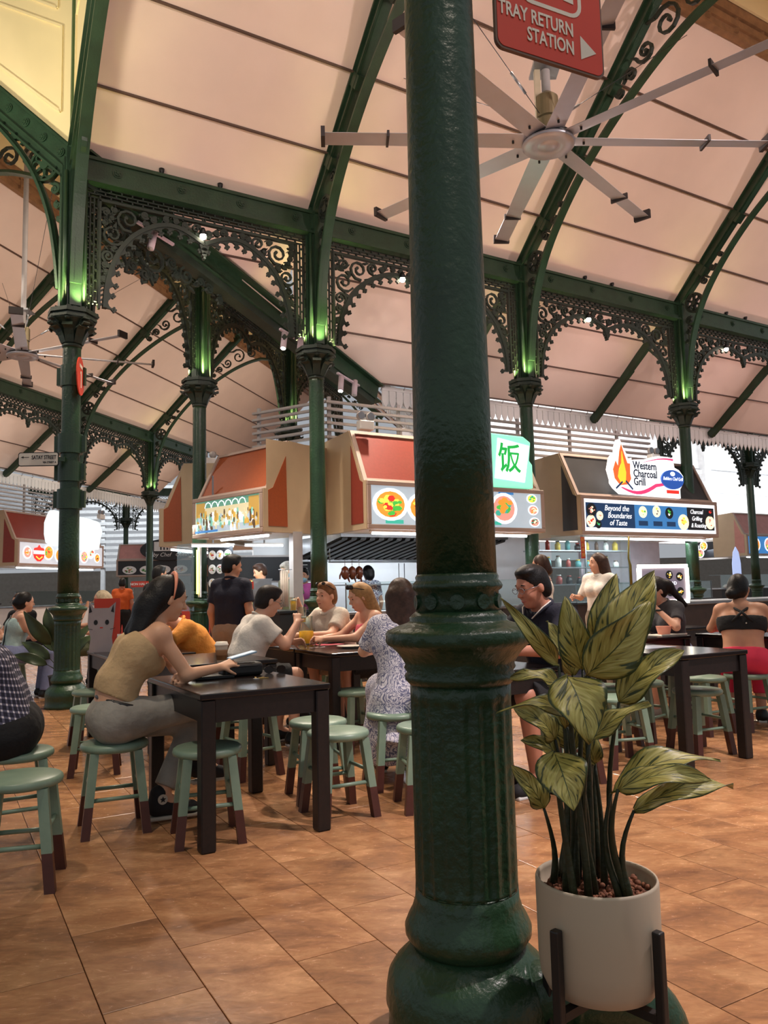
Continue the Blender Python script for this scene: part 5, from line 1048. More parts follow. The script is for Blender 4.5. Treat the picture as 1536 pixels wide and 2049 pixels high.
m.build('clay_pebbles', mat('red_clay_pebble', (140, 88, 58), .8, var=.4, scale=60, rgb2=(94, 54, 38)), pot, kind='stuff')
def leaf_mat():
    m = bpy.data.materials.new('variegated_leaf'); m.use_nodes = True; t = m.node_tree; b = t.nodes['Principled BSDF']
    uv = nd(t, 'ShaderNodeUVMap'); sp = nd(t, 'ShaderNodeSeparateXYZ'); t.links.new(uv.outputs[0], sp.inputs[0]); oi = nd(t, 'ShaderNodeObjectInfo')
    def M(op, a, b_=None):
        n = nd(t, 'ShaderNodeMath', operation=op)
        for i, x in enumerate((a, b_)):
            if x is None: continue
            if isinstance(x, (int, float)): n.inputs[i].default_value = x
            else: t.links.new(x, n.inputs[i])
        return n.outputs[0]
    au = M('ABSOLUTE', M('SUBTRACT', sp.outputs[0], .5)); side = M('SIGN', M('SUBTRACT', sp.outputs[0], .5)); across = M('SUBTRACT', sp.outputs[1], M('MULTIPLY', au, .85))
    cb = nd(t, 'ShaderNodeCombineXYZ'); t.links.new(M('MULTIPLY', across, 13.0), cb.inputs[0]); t.links.new(M('ADD', M('MULTIPLY', au, 3.2), M('MULTIPLY', side, 7.0)), cb.inputs[1]); t.links.new(M('MULTIPLY', oi.outputs['Random'], 50.0), cb.inputs[2])
    nz = nd(t, 'ShaderNodeTexNoise', i_Scale=1.0, i_Detail=1.6, i_Distortion=.7); t.links.new(cb.outputs[0], nz.inputs['Vector'])
    rp = nd(t, 'ShaderNodeValToRGB'); e = rp.color_ramp.elements; e[0].position = .37; e[0].color = (*s2l((56, 66, 28)), 1); e[1].position = .41; e[1].color = (*s2l((144, 132, 62)), 1); x = e.new(.56); x.color = (*s2l((168, 160, 84)), 1); x = e.new(.75); x.color = (*s2l((196, 186, 116)), 1)
    t.links.new(nz.outputs[0], rp.inputs[0])
    edge = nd(t, 'ShaderNodeMapRange', i_1=.435, i_2=.47); t.links.new(M('ADD', au, M('MULTIPLY', M('SUBTRACT', nz.outputs[0], .5), .12)), edge.inputs[0]); mid = nd(t, 'ShaderNodeMapRange', i_1=.016, i_2=.008); t.links.new(au, mid.inputs[0])
    mx = nd(t, 'ShaderNodeMix', data_type='RGBA'); mx.inputs[7].default_value = (*s2l((58, 72, 34)), 1); t.links.new(M('MAXIMUM', edge.outputs[0], mid.outputs[0]), mx.inputs[0]); t.links.new(rp.outputs[0], mx.inputs[6]); t.links.new(mx.outputs[2], b.inputs['Base Color'])
    b.inputs['Roughness'].default_value = .42; bp = nd(t, 'ShaderNodeBump', i_Strength=.25, i_Distance=.01); t.links.new(nz.outputs[0], bp.inputs['Height']); t.links.new(bp.outputs[0], b.inputs['Normal']); return m
LEAF = leaf_mat(); STEM = mat('dark_green_stem', (44, 52, 30), .5, var=.3, scale=30, bump=.4); LEAFD = mat('plain_dark_leaf', (58, 74, 42), .45, var=.3, scale=12)
def leaf_mesh(P0, P1, w, face, bow=.06, fold=.12, sag=0.0, mtl=None):
    """leaf blade from P0 to P1, its upper side turned to 'face'"""
    P0, P1 = Vector(P0), Vector(P1); d = P1 - P0; ln = d.length; d.normalize(); f = Vector(face); f = (f - d * f.dot(d)).normalized(); sd = d.cross(f)
    NV, NU = 14, 8; vs = []; uvs = []
    for i in range(NV + 1):
        q = i / NV; wd = w * (math.sin(PI * q ** .72) ** .85 if 0 < q < 1 else 0) * (1 - .12*q) + .0015
        c = P0 + d * ln * q + f * bow * math.sin(PI * q) + Vector((0, 0, -sag * q * q)); wav = .012 * math.sin(9*q + ln*50)
        for j in range(NU + 1):
            u = j / NU * 2 - 1; vs.append(c + sd * u * wd / 2 + f * (fold * w * (abs(u) ** 1.3 - .3) * math.sin(PI*q)**.5 + wav * u * abs(u))); uvs.append((j / NU, q))
    fs = [(i*(NU+1)+j, i*(NU+1)+j+1, (i+1)*(NU+1)+j+1, (i+1)*(NU+1)+j) for i in range(NV) for j in range(NU)]
    me = bpy.data.meshes.new('leaf'); me.from_pydata(vs, [], fs); lay = me.uv_layers.new(name='UVMap')
    for l in me.loops: lay.data[l.index].uv = uvs[l.vertex_index]
    me.polygons.foreach_set('use_smooth', [True] * len(fs)); me.materials.append(mtl or LEAF); me.update(); return me
plant = thing('variegated_plant', 'tall leafy plant with yellow-green streaked leaves in the grey pot', 'plant', (PX, PY, .46))
def add_leaf(P0, P1, w, face, bow, fold, sag, root=None, par=plant, org=(PX, PY, .46), mtl=None, bend=.5):
    o = Vector(org); lf = link('leaf', leaf_mesh(Vector(P0) - o, Vector(P1) - o, w, face, bow, fold, sag, mtl), par)
    md = lf.modifiers.new('thickness', 'SOLIDIFY'); md.thickness = .0012
    if root is not None:
        a = Vector(root) - o; b_ = Vector(P0) - o; dd = (Vector(P1) - Vector(P0)).normalized()
        pts = []
        for i in range(9):
            q = i / 8; c = a.lerp(b_, q); c.z = a.z + (b_.z - a.z) * (q ** .8 if bend else q); c -= dd * .05 * math.sin(PI*q) * bend; pts.append(c)
        m = MB(); m.tube(pts, [.010 - .0065*i/8 for i in range(9)], 7); m.build('stem', STEM, par)
#LEAVES_BEGIN
for _P0, _P1, _w, _fc, _bo, _fo, _sa, _rt in (
    ((0.534, 1.98, 1.002), (0.69, 2.02, 1.23), 0.128, (-0.3, -1, 0.2), 0.02, 0.1, 0, (0.481, 2.0, 0.465)),
    ((0.462, 1.86, 0.989), (0.613, 1.84, 1.158), 0.125, (0.35, -1, 0.25), 0.035, 0.1, 0, (0.459, 1.92, 0.465)),
    ((0.469, 1.92, 0.997), (0.43, 1.9, 1.173), 0.083, (-0.35, -1, 0.15), 0.02, 0.14, 0, (0.467, 1.919, 0.465)),
    ((0.528, 2.03, 1.048), (0.602, 2.05, 1.227), 0.074, (-0.2, -1, 0.1), 0.02, 0.1, 0, (0.452, 2.03, 0.465)),
    ((0.403, 1.88, 1.016), (0.264, 1.8, 1.173), 0.045, (-0.5, -0.8, 0.5), 0.03, 0.2, 0, (0.401, 1.905, 0.465)),
    ((0.459, 1.98, 0.977), (0.401, 1.98, 1.113), 0.064, (0.4, -1, 0.1), 0.02, 0.1, 0, (0.472, 1.994, 0.465)),
    ((0.409, 1.82, 0.995), (0.434, 1.74, 0.858), 0.133, (0.0, -1, 0.35), 0.03, 0.06, 0, (0.451, 1.882, 0.465)),
    ((0.367, 1.8, 0.831), (0.388, 1.72, 0.724), 0.116, (-0.1, -1, 0.3), 0.02, 0.06, 0, (0.415, 1.87, 0.465)),
    ((0.541, 1.88, 0.924), (0.694, 1.86, 1.042), 0.087, (-0.15, -0.8, 0.9), 0.03, 0.1, 0, (0.536, 1.955, 0.465)),
    ((0.459, 1.84, 0.845), (0.588, 1.8, 0.931), 0.052, (-0.1, -0.7, 0.9), 0.02, 0.15, 0, (0.475, 1.917, 0.465)),
    ((0.506, 1.86, 0.721), (0.754, 1.84, 0.814), 0.083, (-0.1, -0.6, 1), 0.045, 0.08, 0.02, (0.523, 1.877, 0.465)),
    ((0.506, 1.8, 0.745), (0.701, 1.76, 0.78), 0.061, (-0.1, -0.8, 0.8), 0.04, 0.08, 0.01, (0.541, 1.877, 0.465)),
    ((0.551, 1.84, 0.688), (0.771, 1.82, 0.752), 0.064, (0.0, -0.7, 0.9), 0.035, 0.08, 0.01, (0.544, 1.87, 0.465)),
    ((0.412, 1.86, 0.873), (0.239, 1.78, 0.942), 0.039, (0.1, -0.7, 0.9), 0.05, 0.1, 0.02, (0.453, 1.91, 0.465)),
    ((0.411, 1.92, 0.963), (0.291, 1.9, 0.994), 0.048, (0.1, -0.8, 0.8), 0.02, 0.1, 0.01, (0.429, 1.984, 0.465)),
    ((0.404, 1.96, 0.826), (0.301, 1.94, 0.909), 0.071, (0.2, -0.9, 0.6), 0.03, 0.1, 0, (0.421, 2.016, 0.465)),
    ((0.366, 1.94, 0.67), (0.29, 1.92, 0.776), 0.060, (0.3, -1, 0.2), 0.02, 0.1, 0, (0.39, 1.992, 0.465)),
    ((0.418, 1.98, 0.78), (0.324, 1.95, 0.832), 0.064, (0.1, -0.9, 0.6), 0.02, 0.1, 0, (0.415, 2.03, 0.465)),
    ((0.543, 2.06, 0.975), (0.643, 2.08, 1.14), 0.087, (0.2, -1, 0.1), 0.02, 0.1, 0, (0.511, 2.02, 0.465)),
    ((0.482, 1.98, 0.821), (0.532, 1.99, 0.927), 0.055, (0.3, -1, 0.2), 0.02, 0.1, 0, (0.443, 1.973, 0.465)),
    ((0.498, 1.96, 0.765), (0.472, 1.95, 0.874), 0.055, (-0.3, -1, 0.2), 0.02, 0.1, 0, (0.511, 1.977, 0.465)),
    ((0.465, 2.02, 0.789), (0.414, 2.05, 0.909), 0.079, (-0.1, -1, 0.2), 0.02, 0.1, 0, (0.453, 2.008, 0.465)),
    ): add_leaf(_P0, _P1, _w, _fc, _bo, _fo, _sa, root=_rt)
#LEAVES_END
# broad-leaved plant behind the column with the red badge
t2 = thing('broad_leaf_plant', 'dark broad-leaved potted plant behind the column with the red badge', 'plant', (-3.78, 9.25, .3))
for (dx, dy, dz, w) in ((-.42, -.1, .78, .17), (-.5, .05, .42, .15), (-.2, .0, .82, .16), (-.55, -.1, .28, .13), (.35, .1, .62, .15), (.42, .0, .5, .13), (-.35, .2, .6, .15)):
    P0 = Vector((-3.78 + dx*.3, 9.25 + dy*.3, .3 + dz*.45)); P1 = Vector((-3.78 + dx, 9.25 + dy, .3 + dz)); add_leaf(P0, P1, w, (-.2, -1, .5), .06, .1, .03, root=(-3.78 + dx*.05, 9.25, .3), par=t2, org=(-3.78, 9.25, .3), mtl=LEAFD)
t = thing('plant_pot', 'dark pot behind the column with the red badge', 'pot', (-3.78, 9.25, 0)); m = MB(); m.lathe([(.11, 0), (.15, .28), (.16, .3), (.14, .3), (.13, .25)], 20, caps=False); m.build('pot_wall', BLACK, t); m = MB(); m.lathe([(.13, .26), (.002, .27)], 20); m.build('soil', MATS['dark_soil'], t)
# dark green drain pipe on the floor by the stand
t = thing('drain_pipe', 'dark green drain pipe elbow on the floor under the plant stand', 'pipe', (.46, 2.13, 0)); el = [(.10 + .11*math.sin(q), -.02, .16 - .11*(1 - math.cos(q))) for q in np.linspace(0, PI/2, 9)]; m = MB(); m.tube([(-.2, .02, .16), (-.1, .0, .16), (.02, -.01, .16)] + el + [(.21, -.02, .0)], .075, 24); m.build('pipe', GREEN2, t)
for x in (-.15, -.02): m = MB(); m.tube([(x, .0, .16), (x + .03, .0, .16)], .084, 24); m.build('collar', GREEN2, t)
# ================================================================ PEOPLE (bodies grown as smooth implicit surfaces)
def _surface(F, org, h):
    S = F < 0; nx, ny, nz = F.shape
    c = np.zeros((nx-1, ny-1, nz-1), np.int8); corners = [(i, j, k) for i in (0, 1) for j in (0, 1) for k in (0, 1)]
    for i, j, k in corners: c += S[i:nx-1+i, j:ny-1+j, k:nz-1+k]
    act = (c > 0) & (c < 8); idx = np.argwhere(act); n = len(idx)
    if n == 0: return np.zeros((0, 3)), []
    vid = -np.ones(c.shape, np.int32); vid[act] = np.arange(n)
    val = {q: F[idx[:, 0]+q[0], idx[:, 1]+q[1], idx[:, 2]+q[2]] for q in corners}
    acc = np.zeros((n, 3)); cnt = np.zeros(n)
    for a in corners:
        for ax in range(3):
            if a[ax]: continue
            b = tuple(1 if m == ax else a[m] for m in range(3)); va, vb = val[a], val[b]; cr = (va < 0) != (vb < 0)
            t = np.where(cr, va / np.where(cr, va - vb, 1), 0); p = np.tile(np.array(a, float), (n, 1)); p[:, ax] += t
            acc[cr] += p[cr]; cnt[cr] += 1
    V = org + (idx + acc / cnt[:, None]) * h; Q = []
    for ax in range(3):
        o = [m for m in range(3) if m != ax]; sl = [slice(None)] * 3
        A0 = [slice(None)] * 3; A1 = [slice(None)] * 3; A0[ax] = slice(0, -1); A1[ax] = slice(1, None)
        e = S[tuple(A0)] != S[tuple(A1)]; pos = np.argwhere(e)
        pos = pos[(pos[:, o[0]] > 0) & (pos[:, o[1]] > 0) & (pos[:, o[0]] < F.shape[o[0]]-1) & (pos[:, o[1]] < F.shape[o[1]]-1)]
        ins = S[pos[:, 0], pos[:, 1], pos[:, 2]]
        def cell(d0, d1):
            q = pos.copy(); q[:, o[0]] += d0; q[:, o[1]] += d1; return vid[q[:, 0], q[:, 1], q[:, 2]]
        f = np.stack([cell(-1, -1), cell(0, -1), cell(0, 0), cell(-1, 0)], 1)
        fl = ins if ax != 1 else ~ins
        f[~fl] = f[~fl][:, ::-1]; Q.append(f)
    return V, np.concatenate(Q)
class Sdf:
    def __init__(s): s.p = []
    def cap(s, a, b, ra, rb=None, k=.03, flat=0, sub=False): s.p.append(('c', np.array(a, float), np.array(b, float), ra, ra if rb is None else rb, k, flat, sub)); return s
    def ell(s, c, r, k=.02, R=None, sub=False): s.p.append(('e', np.array(c, float), np.array(r, float), R, None, k, 0, sub)); return s
    def cut(s, pt, n, k=0.0): s.p.append(('p', np.array(pt, float), np.array(n, float) / np.linalg.norm(n), None, None, k, 0, True)); return s
    def mesh(s, h):
        lo = np.full(3, 1e9); hi = -lo
        for q in s.p:
            if q[0] == 'p' or q[7]: continue
            if q[0] == 'c': r = max(q[3], q[4]); a = np.minimum(q[1], q[2]) - r; b = np.maximum(q[1], q[2]) + r
            else: r = q[2].max(); a = q[1] - r; b = q[1] + r
            lo = np.minimum(lo, a); hi = np.maximum(hi, b)
        lo -= 3*h; hi += 3*h; dims = np.ceil((hi - lo) / h).astype(int) + 1; F = np.full(dims, 1.0, np.float32)
        ax = [lo[i] + h * np.arange(dims[i]) for i in range(3)]
        for q in s.p:
            k = q[5]
            if q[0] == 'p': sl = [slice(0, d) for d in dims]
            else:
                r = (max(q[3], q[4]) if q[0] == 'c' else q[2].max()) + k + 3*h
                a = (np.minimum(q[1], q[2]) if q[0] == 'c' else q[1]) - r; b = (np.maximum(q[1], q[2]) if q[0] == 'c' else q[1]) + r
                sl = [slice(max(0, int((a[i] - lo[i]) / h)), min(dims[i], int((b[i] - lo[i]) / h) + 2)) for i in range(3)]
            X, Y, Z = ax[0][sl[0]][:, None, None], ax[1][sl[1]][None, :, None], ax[2][sl[2]][None, None, :]
            if q[0] == 'c':
                ba = q[2] - q[1]; L2 = max(1e-9, ba @ ba); t = ((X-q[1][0])*ba[0] + (Y-q[1][1])*ba[1] + (Z-q[1][2])*ba[2]) / L2; tc = np.clip(t, 0, 1)
                D = np.sqrt((X-q[1][0]-tc*ba[0])**2 + (Y-q[1][1]-tc*ba[1])**2 + (Z-q[1][2]-tc*ba[2])**2) - (q[3] + (q[4]-q[3])*tc)
                if q[6]: D = np.maximum(D, (t - 1) * math.sqrt(L2))
            elif q[0] == 'e':
                P = [X - q[1][0], Y - q[1][1], Z - q[1][2]]; R = q[3]
                if R is not None: P = [R[0][i]*P[0] + R[1][i]*P[1] + R[2][i]*P[2] for i in range(3)]
                n = np.sqrt((P[0]/q[2][0])**2 + (P[1]/q[2][1])**2 + (P[2]/q[2][2])**2) + 1e-6; D = n * (n - 1) / (np.sqrt((P[0]/q[2][0]**2)**2 + (P[1]/q[2][1]**2)**2 + (P[2]/q[2][2]**2)**2) + 1e-6)
            else: D = (X-q[1][0])*q[2][0] + (Y-q[1][1])*q[2][1] + (Z-q[1][2])*q[2][2] + np.zeros((1, 1, 1))
            G = F[tuple(sl)]
            if q[0] == 'p': G2 = np.maximum(G, D)
            elif q[7]: G2 = np.maximum(G, -D)
            else:
                hh = np.clip(.5 + .5*(D - G)/max(k, 1e-6), 0, 1); G2 = D*(1-hh) + G*hh - k*hh*(1-hh)
            F[tuple(sl)] = G2
        return _surface(F, lo, h)
    def build(s, name, m, parent, h=.012, **kw):
        V, Q = s.mesh(h); me = bpy.data.meshes.new(name); me.from_pydata(V.tolist(), [], [tuple(f) for f in Q] if len(Q) else []); me.materials.append(m)
        me.polygons.foreach_set('use_smooth', [True]*len(me.polygons)); me.update(); return link(name, me, parent, **kw)
V3 = lambda *a: np.array(a, float)
def unit(a): a = np.array(a, float); return a / max(1e-9, np.linalg.norm(a))
def sit(lean=.2, twist=0.0, hx=0.0, spread=.12, knee=.42, ank=.36, **kw):
    J = dict(pel=V3(hx, 0, .55)); d = V3(math.sin(lean), 0, math.cos(lean)); J['neck'] = J['pel'] + d*.475; J['mid'] = J['pel'] + d*.18; J['chest'] = J['pel'] + d*.32
    sh = J['pel'] + d*.42; J['head'] = J['neck'] + V3(.03 + .10*math.sin(lean), 0, .128)
    ct, st = math.cos(twist), math.sin(twist)
    for s, n in ((1, 'l'), (-1, 'r')):
        J['sh'+n] = sh + V3(-st*.165*s, ct*.165*s, 0); J['hip'+n] = V3(hx, s*.085, .54); J['kn'+n] = V3(hx + knee, s*spread, .53); J['an'+n] = V3(hx + ank, s*spread, .09)
        J['el'+n] = J['sh'+n] + V3(.13, s*.06, -.24); J['wr'+n] = J['el'+n] + V3(.2, -s*.10, .02)
    J.update({k: (V3(*v) if isinstance(v, tuple) else v) for k, v in kw.items()}); return J
def stand(lean=.0, **kw):
    J = dict(pel=V3(0, 0, .90)); d = V3(math.sin(lean), 0, math.cos(lean)); J['neck'] = J['pel'] + d*.52; J['mid'] = J['pel'] + d*.2; J['chest'] = J['pel'] + d*.36; sh = J['pel'] + d*.46; J['head'] = J['neck'] + V3(.02 + .1*math.sin(lean), 0, .14)
    for s, n in ((1, 'l'), (-1, 'r')):
        J['sh'+n] = sh + V3(0, s*.165, 0); J['hip'+n] = V3(0, s*.085, .88); J['kn'+n] = V3(.02, s*.1, .48); J['an'+n] = V3(-.01, s*.1, .08)
        J['el'+n] = J['sh'+n] + V3(-.02, s*.06, -.27); J['wr'+n] = J['el'+n] + V3(.06, s*.0, -.24)
    J.update({k: (V3(*v) if isinstance(v, tuple) else v) for k, v in kw.items()}); return J
SKINS = {}
def skin(rgb): return mat('skin_%d_%d_%d' % rgb, rgb, .48, var=.06, scale=5, spec=.4)
def cloth(name, rgb, **kw): return mat('cloth_' + name, rgb, kw.pop('rough', .85), var=kw.pop('var', .12), scale=kw.pop('scale', 7), bump=kw.pop('bump', 1.0), bscale=kw.pop('bscale', 16), **kw)
HAIRB = mat('black_hair', (20, 17, 17), .45, var=.35, scale=30, bump=.25, bscale=90, spec=.3)
def hand(S, wr, d, n, curl, side, rs=1.0, k=.004):
    d = unit(d); n = unit(np.array(n, float) - d*np.dot(n, d)); s = np.cross(d, n) * side
    for o in (-.022, 0, .022): S.cap(wr + s*o*.6 + d*.01, wr + d*.082 + s*o, .015*rs, .0125*rs, .012)
    for o, l in ((-.030, .060), (-.0105, .074), (.0095, .078), (.029, .070)):
        b = wr + d*.082 + s*o; c1, c2 = curl*.8, curl*1.9; p1 = b + (d*math.cos(c1) + n*math.sin(c1))*l*.5; p2 = p1 + (d*math.cos(c2) + n*math.sin(c2))*l*.5
        S.cap(b, p1, .0092*rs, .0085*rs, k); S.cap(p1, p2, .0085*rs, .007*rs, k)
    b = wr + d*.025 + s*.026; e = unit(d*.75 + s*.6 + n*(.25 + .5*curl)); p1 = b + e*.038; p2 = p1 + unit(e*.7 + d*.4 + n*.4*curl)*.032; S.cap(b, p1, .013*rs, .010*rs, .008); S.cap(p1, p2, .0098*rs, .008*rs, k)
def frame(yaw, pitch, roll=0.0):
    return np.array((Matrix.Rotation(yaw, 3, 'Z') @ Matrix.Rotation(pitch, 3, 'Y') @ Matrix.Rotation(roll, 3, 'X')))   # columns: fwd, left, up
def person(label, loc, rz, J, skn, hair, top, bottom, shoes=None, yaw=0.0, pitch=.1, roll=0.0, scale=1.0, h=.012, fem=False, curl=(.5, .5), hd={}, face=True, legs=True, extra=None, wide=1.0):
    t = thing('person', label, 'person', loc, rz, None); t.scale = (scale,)*3
    R = frame(yaw, pitch, roll); hc = J['head']; fw, lf, up = R[:, 0], R[:, 1], R[:, 2]; H = lambda x, y, z: hc + fw*x + lf*y + up*z
    B = Sdf(); w = wide
    def torso(S, e, k=.04, bust=True):
        for s in (1, -1):
            q = V3(0, s, 0); sp = (J['shl'] - J['shr']) / .33; sd = sp * s
            S.cap(J['pel'] + sd*.065*w, J['mid'] + sd*.05*w, .105*w + e, (.088 if fem else .10)*w + e, k); S.cap(J['mid'] + sd*.05*w, J['chest'] + sd*.075*w, (.088 if fem else .10)*w + e, .10*w + e, k); S.cap(J['chest'] + sd*.075*w, (J['shl'] if s > 0 else J['shr']) - sd*.035 + V3(0, 0, .0), .10*w + e, .058 + e, k)
            if fem and bust:
                d = unit(J['neck'] - J['pel']); f = unit(np.cross(sp, d)); S.ell(J['chest'] + sd*.065 + f*.085 - d*.03, V3(.058, .058, .058) + e, .04)
    torso(B, 0)
    B.cap(J['neck'] - unit(J['neck'] - J['pel'])*.05, H(-.02, 0, -.06), .058 if not fem else .05, .05 if not fem else .044, .03)
    nk = J['neck'] - unit(J['neck'] - J['pel'])*.02
    for n in 'lr': B.cap(nk, J['sh'+n] + V3(0, 0, .012), .045, .042, .05)
    # head
    B.ell(H(-.008, 0, .03), (.097, .076, .098), .02, R); B.ell(H(.022, 0, -.045), (.066, .056, .066), .03, R); B.ell(H(.055, 0, -.088), (.026, .026, .02), .025, R)
    if face:
        B.cap(H(.085, 0, .012), H(.106, 0, -.022), .009, .0125, .010); B.ell(H(.098, 0, -.024), (.012, .017, .009), .008, R)
        B.ell(H(.084, 0, -.053), (.011, .022, .006), .006, R); B.ell(H(.081, 0, -.064), (.011, .019, .007), .006, R); B.cap(H(.083, -.03, .030), H(.083, .03, .030), .009, .009, .02)
        for s in (1, -1): B.ell(H(.078, s*.033, .010), (.012, .017, .010), sub=True, R=R); B.ell(H(.073, s*.033, .011), (.013, .016, .011), .003, R); B.ell(H(-.005, s*.078, -.006), (.019, .009, .030), .006, R); B.ell(H(.06, s*.035, -.03), (.022, .022, .022), .02, R)
    for i, n in enumerate('lr'):
        s = 1 if n == 'l' else -1
        B.cap(J['sh'+n], J['el'+n], .050*w if not fem else .042*w, .040 if not fem else .034, .03); B.cap(J['el'+n], J['wr'+n], .041 if not fem else .035, .027 if not fem else .023, .02)
        d, nn = hd.get(n, (J['wr'+n] - J['el'+n], V3(0, -s, -.6))); hand(B, J['wr'+n], d, nn, curl[i], s, 1.0 if not fem else .9)
        if legs: B.cap(J['hip'+n], J['kn'+n], .088*w, .060, .04); B.cap(J['kn'+n], J['an'+n], .058, .038, .03); B.cap(J['an'+n], J.get('to'+n, J['an'+n] + V3(.15, 0, -.055)), .036, .028, .02)
    B.build('body', skn, t, h)
    if face:
        E = MB()
        for s in (1, -1): E.ball(H(.0795, s*.033, .011), .0075, 8, 0)
        E.build('eyes', MATS['black_plastic'], t)
        for s in (1, -1): m = MB(); m.tube([H(.089, s*.016, .034), H(.092, s*.03, .039), H(.082, s*.05, .034)], [.003, .0038, .002], 6); m.build('eyebrow', hair[0], t)
        m = MB(); m.tube([H(.086, -.02, -.0585), H(.094, 0, -.0585), H(.086, .02, -.0585)], [.003, .0062, .003], 6); m.build('lips', mat('lip_rose', (176, 96, 86), .45), t)
    # hair
    hm, st = hair[0], hair[1]; Hs = Sdf(); Hs.ell(H(-.014, 0, .040), (.100, .081, .095), .02, R)
    if st == 'short': Hs.ell(H(-.05, 0, -.02), (.060, .078, .075), .03, R); Hs.ell(H(.03, .01, .104), (.064, .058, .032), .025, R); Hs.cut(H(.076, 0, .072), fw*.84 - up*.54); Hs.ell(H(.045, 0, -.055), (.055, .13, .055), sub=True, R=R); Hs.cut(H(0, 0, -.075), -up)
    else:
        Hs.ell(H(-.045, 0, -.01), (.070, .085, .085), .03, R)
        for a in hair[2] if len(hair) > 2 else (): Hs.cap(H(*a[0]), H(*a[1]) if len(a[1]) == 3 else V3(*a[1][1:]), a[2], a[3], .025)
        Hs.ell(H(.080, 0, -.028), (.070, .068, .105), sub=True, R=R)
    hr = Hs.build('hair', hm, t, min(h, .011))
    # clothes
    tm, ts = top[0], top[1]; C = Sdf(); C2 = None
    if ts in ('tee', 'polo', 'dress', 'long'):
        torso(C, .014); fr_ = {'tee': .62, 'polo': .66, 'dress': .55, 'long': 1.0}[ts]; fr_ = top[2] if len(top) > 2 else fr_
        for n in 'lr':
            C.cap(nk, J['sh'+n] + V3(0, 0, .012), .058, .058, .05)
            if ts == 'long': C.cap(J['sh'+n], J['el'+n], .066*w, .055, .03); C.cap(J['el'+n], J['wr'+n], .054, .042, .02, flat=1)
            else: C.cap(J['sh'+n], J['sh'+n] + (J['el'+n] - J['sh'+n])*fr_, .064*w if not fem else .054*w, (.068 if not fem else .054)*w, .03, flat=1)
        d = unit(J['neck'] - J['pel']); C.cut(J['neck'] + d*.028, d + V3(.18, 0, 0)); C.cut(J['pel'] - d*(.06 if ts != 'dress' else .3), -d)
        if ts == 'dress':
            pass
    elif ts in ('tank', 'crop', 'bra'):
        torso(C, .010); d = unit(J['neck'] - J['pel']); sp = (J['shl'] - J['shr']) / .33; f = unit(np.cross(sp, d))
        for n in 'lr': C.cap(J['sh'+n] + (J['el'+n] - J['sh'+n])*.12, J['el'+n], .062, .062, sub=True)
        if ts == 'bra':
            C.cut(J['chest'] + d*.035 - f*.0, d); C.cut(J['chest'] - d*.085, -d)
        else: C.cut(J['chest'] + d*(.05 if ts == 'crop' else .075) + f*.03, d + f*(.45 if ts == 'crop' else .15)); C.cut(J['pel'] + d*(.105 if ts == 'crop' else -.05), -d)
    C.build('dress' if ts == 'dress' else 'top', tm, t, h)
    if bottom is not None:
        L = Sdf(); bm, fr_ = bottom[0], bottom[1]; sp = (J['shl'] - J['shr']) / .33; d = unit(J['neck'] - J['pel'])
        for s, n in ((1, 'l'), (-1, 'r')):
            hp = J['hip'+n]; L.cap(J['pel'] + V3(0, s*.06, .0), hp, .118*w, .105*w, .04); L.cap(J['pel'] + V3(0, s*.06, .0) + d*.06, J['pel'] + V3(0, s*.06, 0), .112*w, .118*w, .04)
        L.cut(J['pel'] + d*.09, d)
        for s, n in ((1, 'l'), (-1, 'r')):
            hp = J['hip'+n]; kn = J['kn'+n]; an = J['an'+n]; L.cap(hp, hp + (kn - hp)*.2, .102*w, .100*w, .04)
            if fr_ <= .55: L.cap(hp, hp + (kn - hp)*fr_*1.8, .100*w, .098, .04, flat=1)
            else: L.cap(hp, kn, .100*w, .076, .04); L.cap(kn, kn + (an - kn)*(fr_ - .55)/.45, .074, bottom[2] if len(bottom) > 2 else .058, .03, flat=1)
        L.build('trousers' if fr_ > .7 else 'shorts', bm, t, h)
    if shoes is not None and legs:
        for s, n in ((1, 'l'), (-1, 'r')):
            an = J['an'+n]; to = J.get('to'+n, an + V3(.15, 0, -.055)); S = Sdf(); S.cap(an + V3(-.01, 0, .02 if len(shoes) > 1 else -.015), an + V3(-.02, 0, -.04), .046, .046, .02); S.cap(an + V3(-.02, 0, -.045), to, .045, .042, .03); S.cut(V3(0, 0, min(to[2], an[2] - .05) - .035), (0, 0, -1)); so = S.build('shoe', shoes[0], t, h)
            m = MB(); a = an + V3(-.02, 0, 0); dd = unit(to - a); q = V3(-dd[1], dd[0], 0); q = unit(q); zb = min(to[2], an[2] - .05) - .038; pts = [a - dd*.045 + q*.032, a - dd*.045 - q*.032, to + dd*.03 - q*.04, to + dd*.03 + q*.04]
            m.hexa([(p[0], p[1], zb) for p in pts] + [(p[0], p[1], zb + .022) for p in pts]); bevel(m.build('sole', shoes[1] if len(shoes) > 1 else MATS['white_paint'], so), .008, 2)
    if ts in ('tee', 'polo'):
        dn = unit(J['neck'] - J['pel']); f = unit(np.cross((J['shl'] - J['shr']), dn)); l_ = unit(J['shl'] - J['shr']); m = MB(); hgt = .022 if ts == 'polo' else .012
        m.tube([J['neck'] + dn*.012*(1 - 1.8*math.cos(a)) + f*(.066*math.cos(a) + .004) + l_*.068*math.sin(a) for a in np.linspace(0, 2*PI, 21)], hgt*.6, 8); m.build('collar', tm, t)
    if extra: extra(t, J, H, R)
    return t
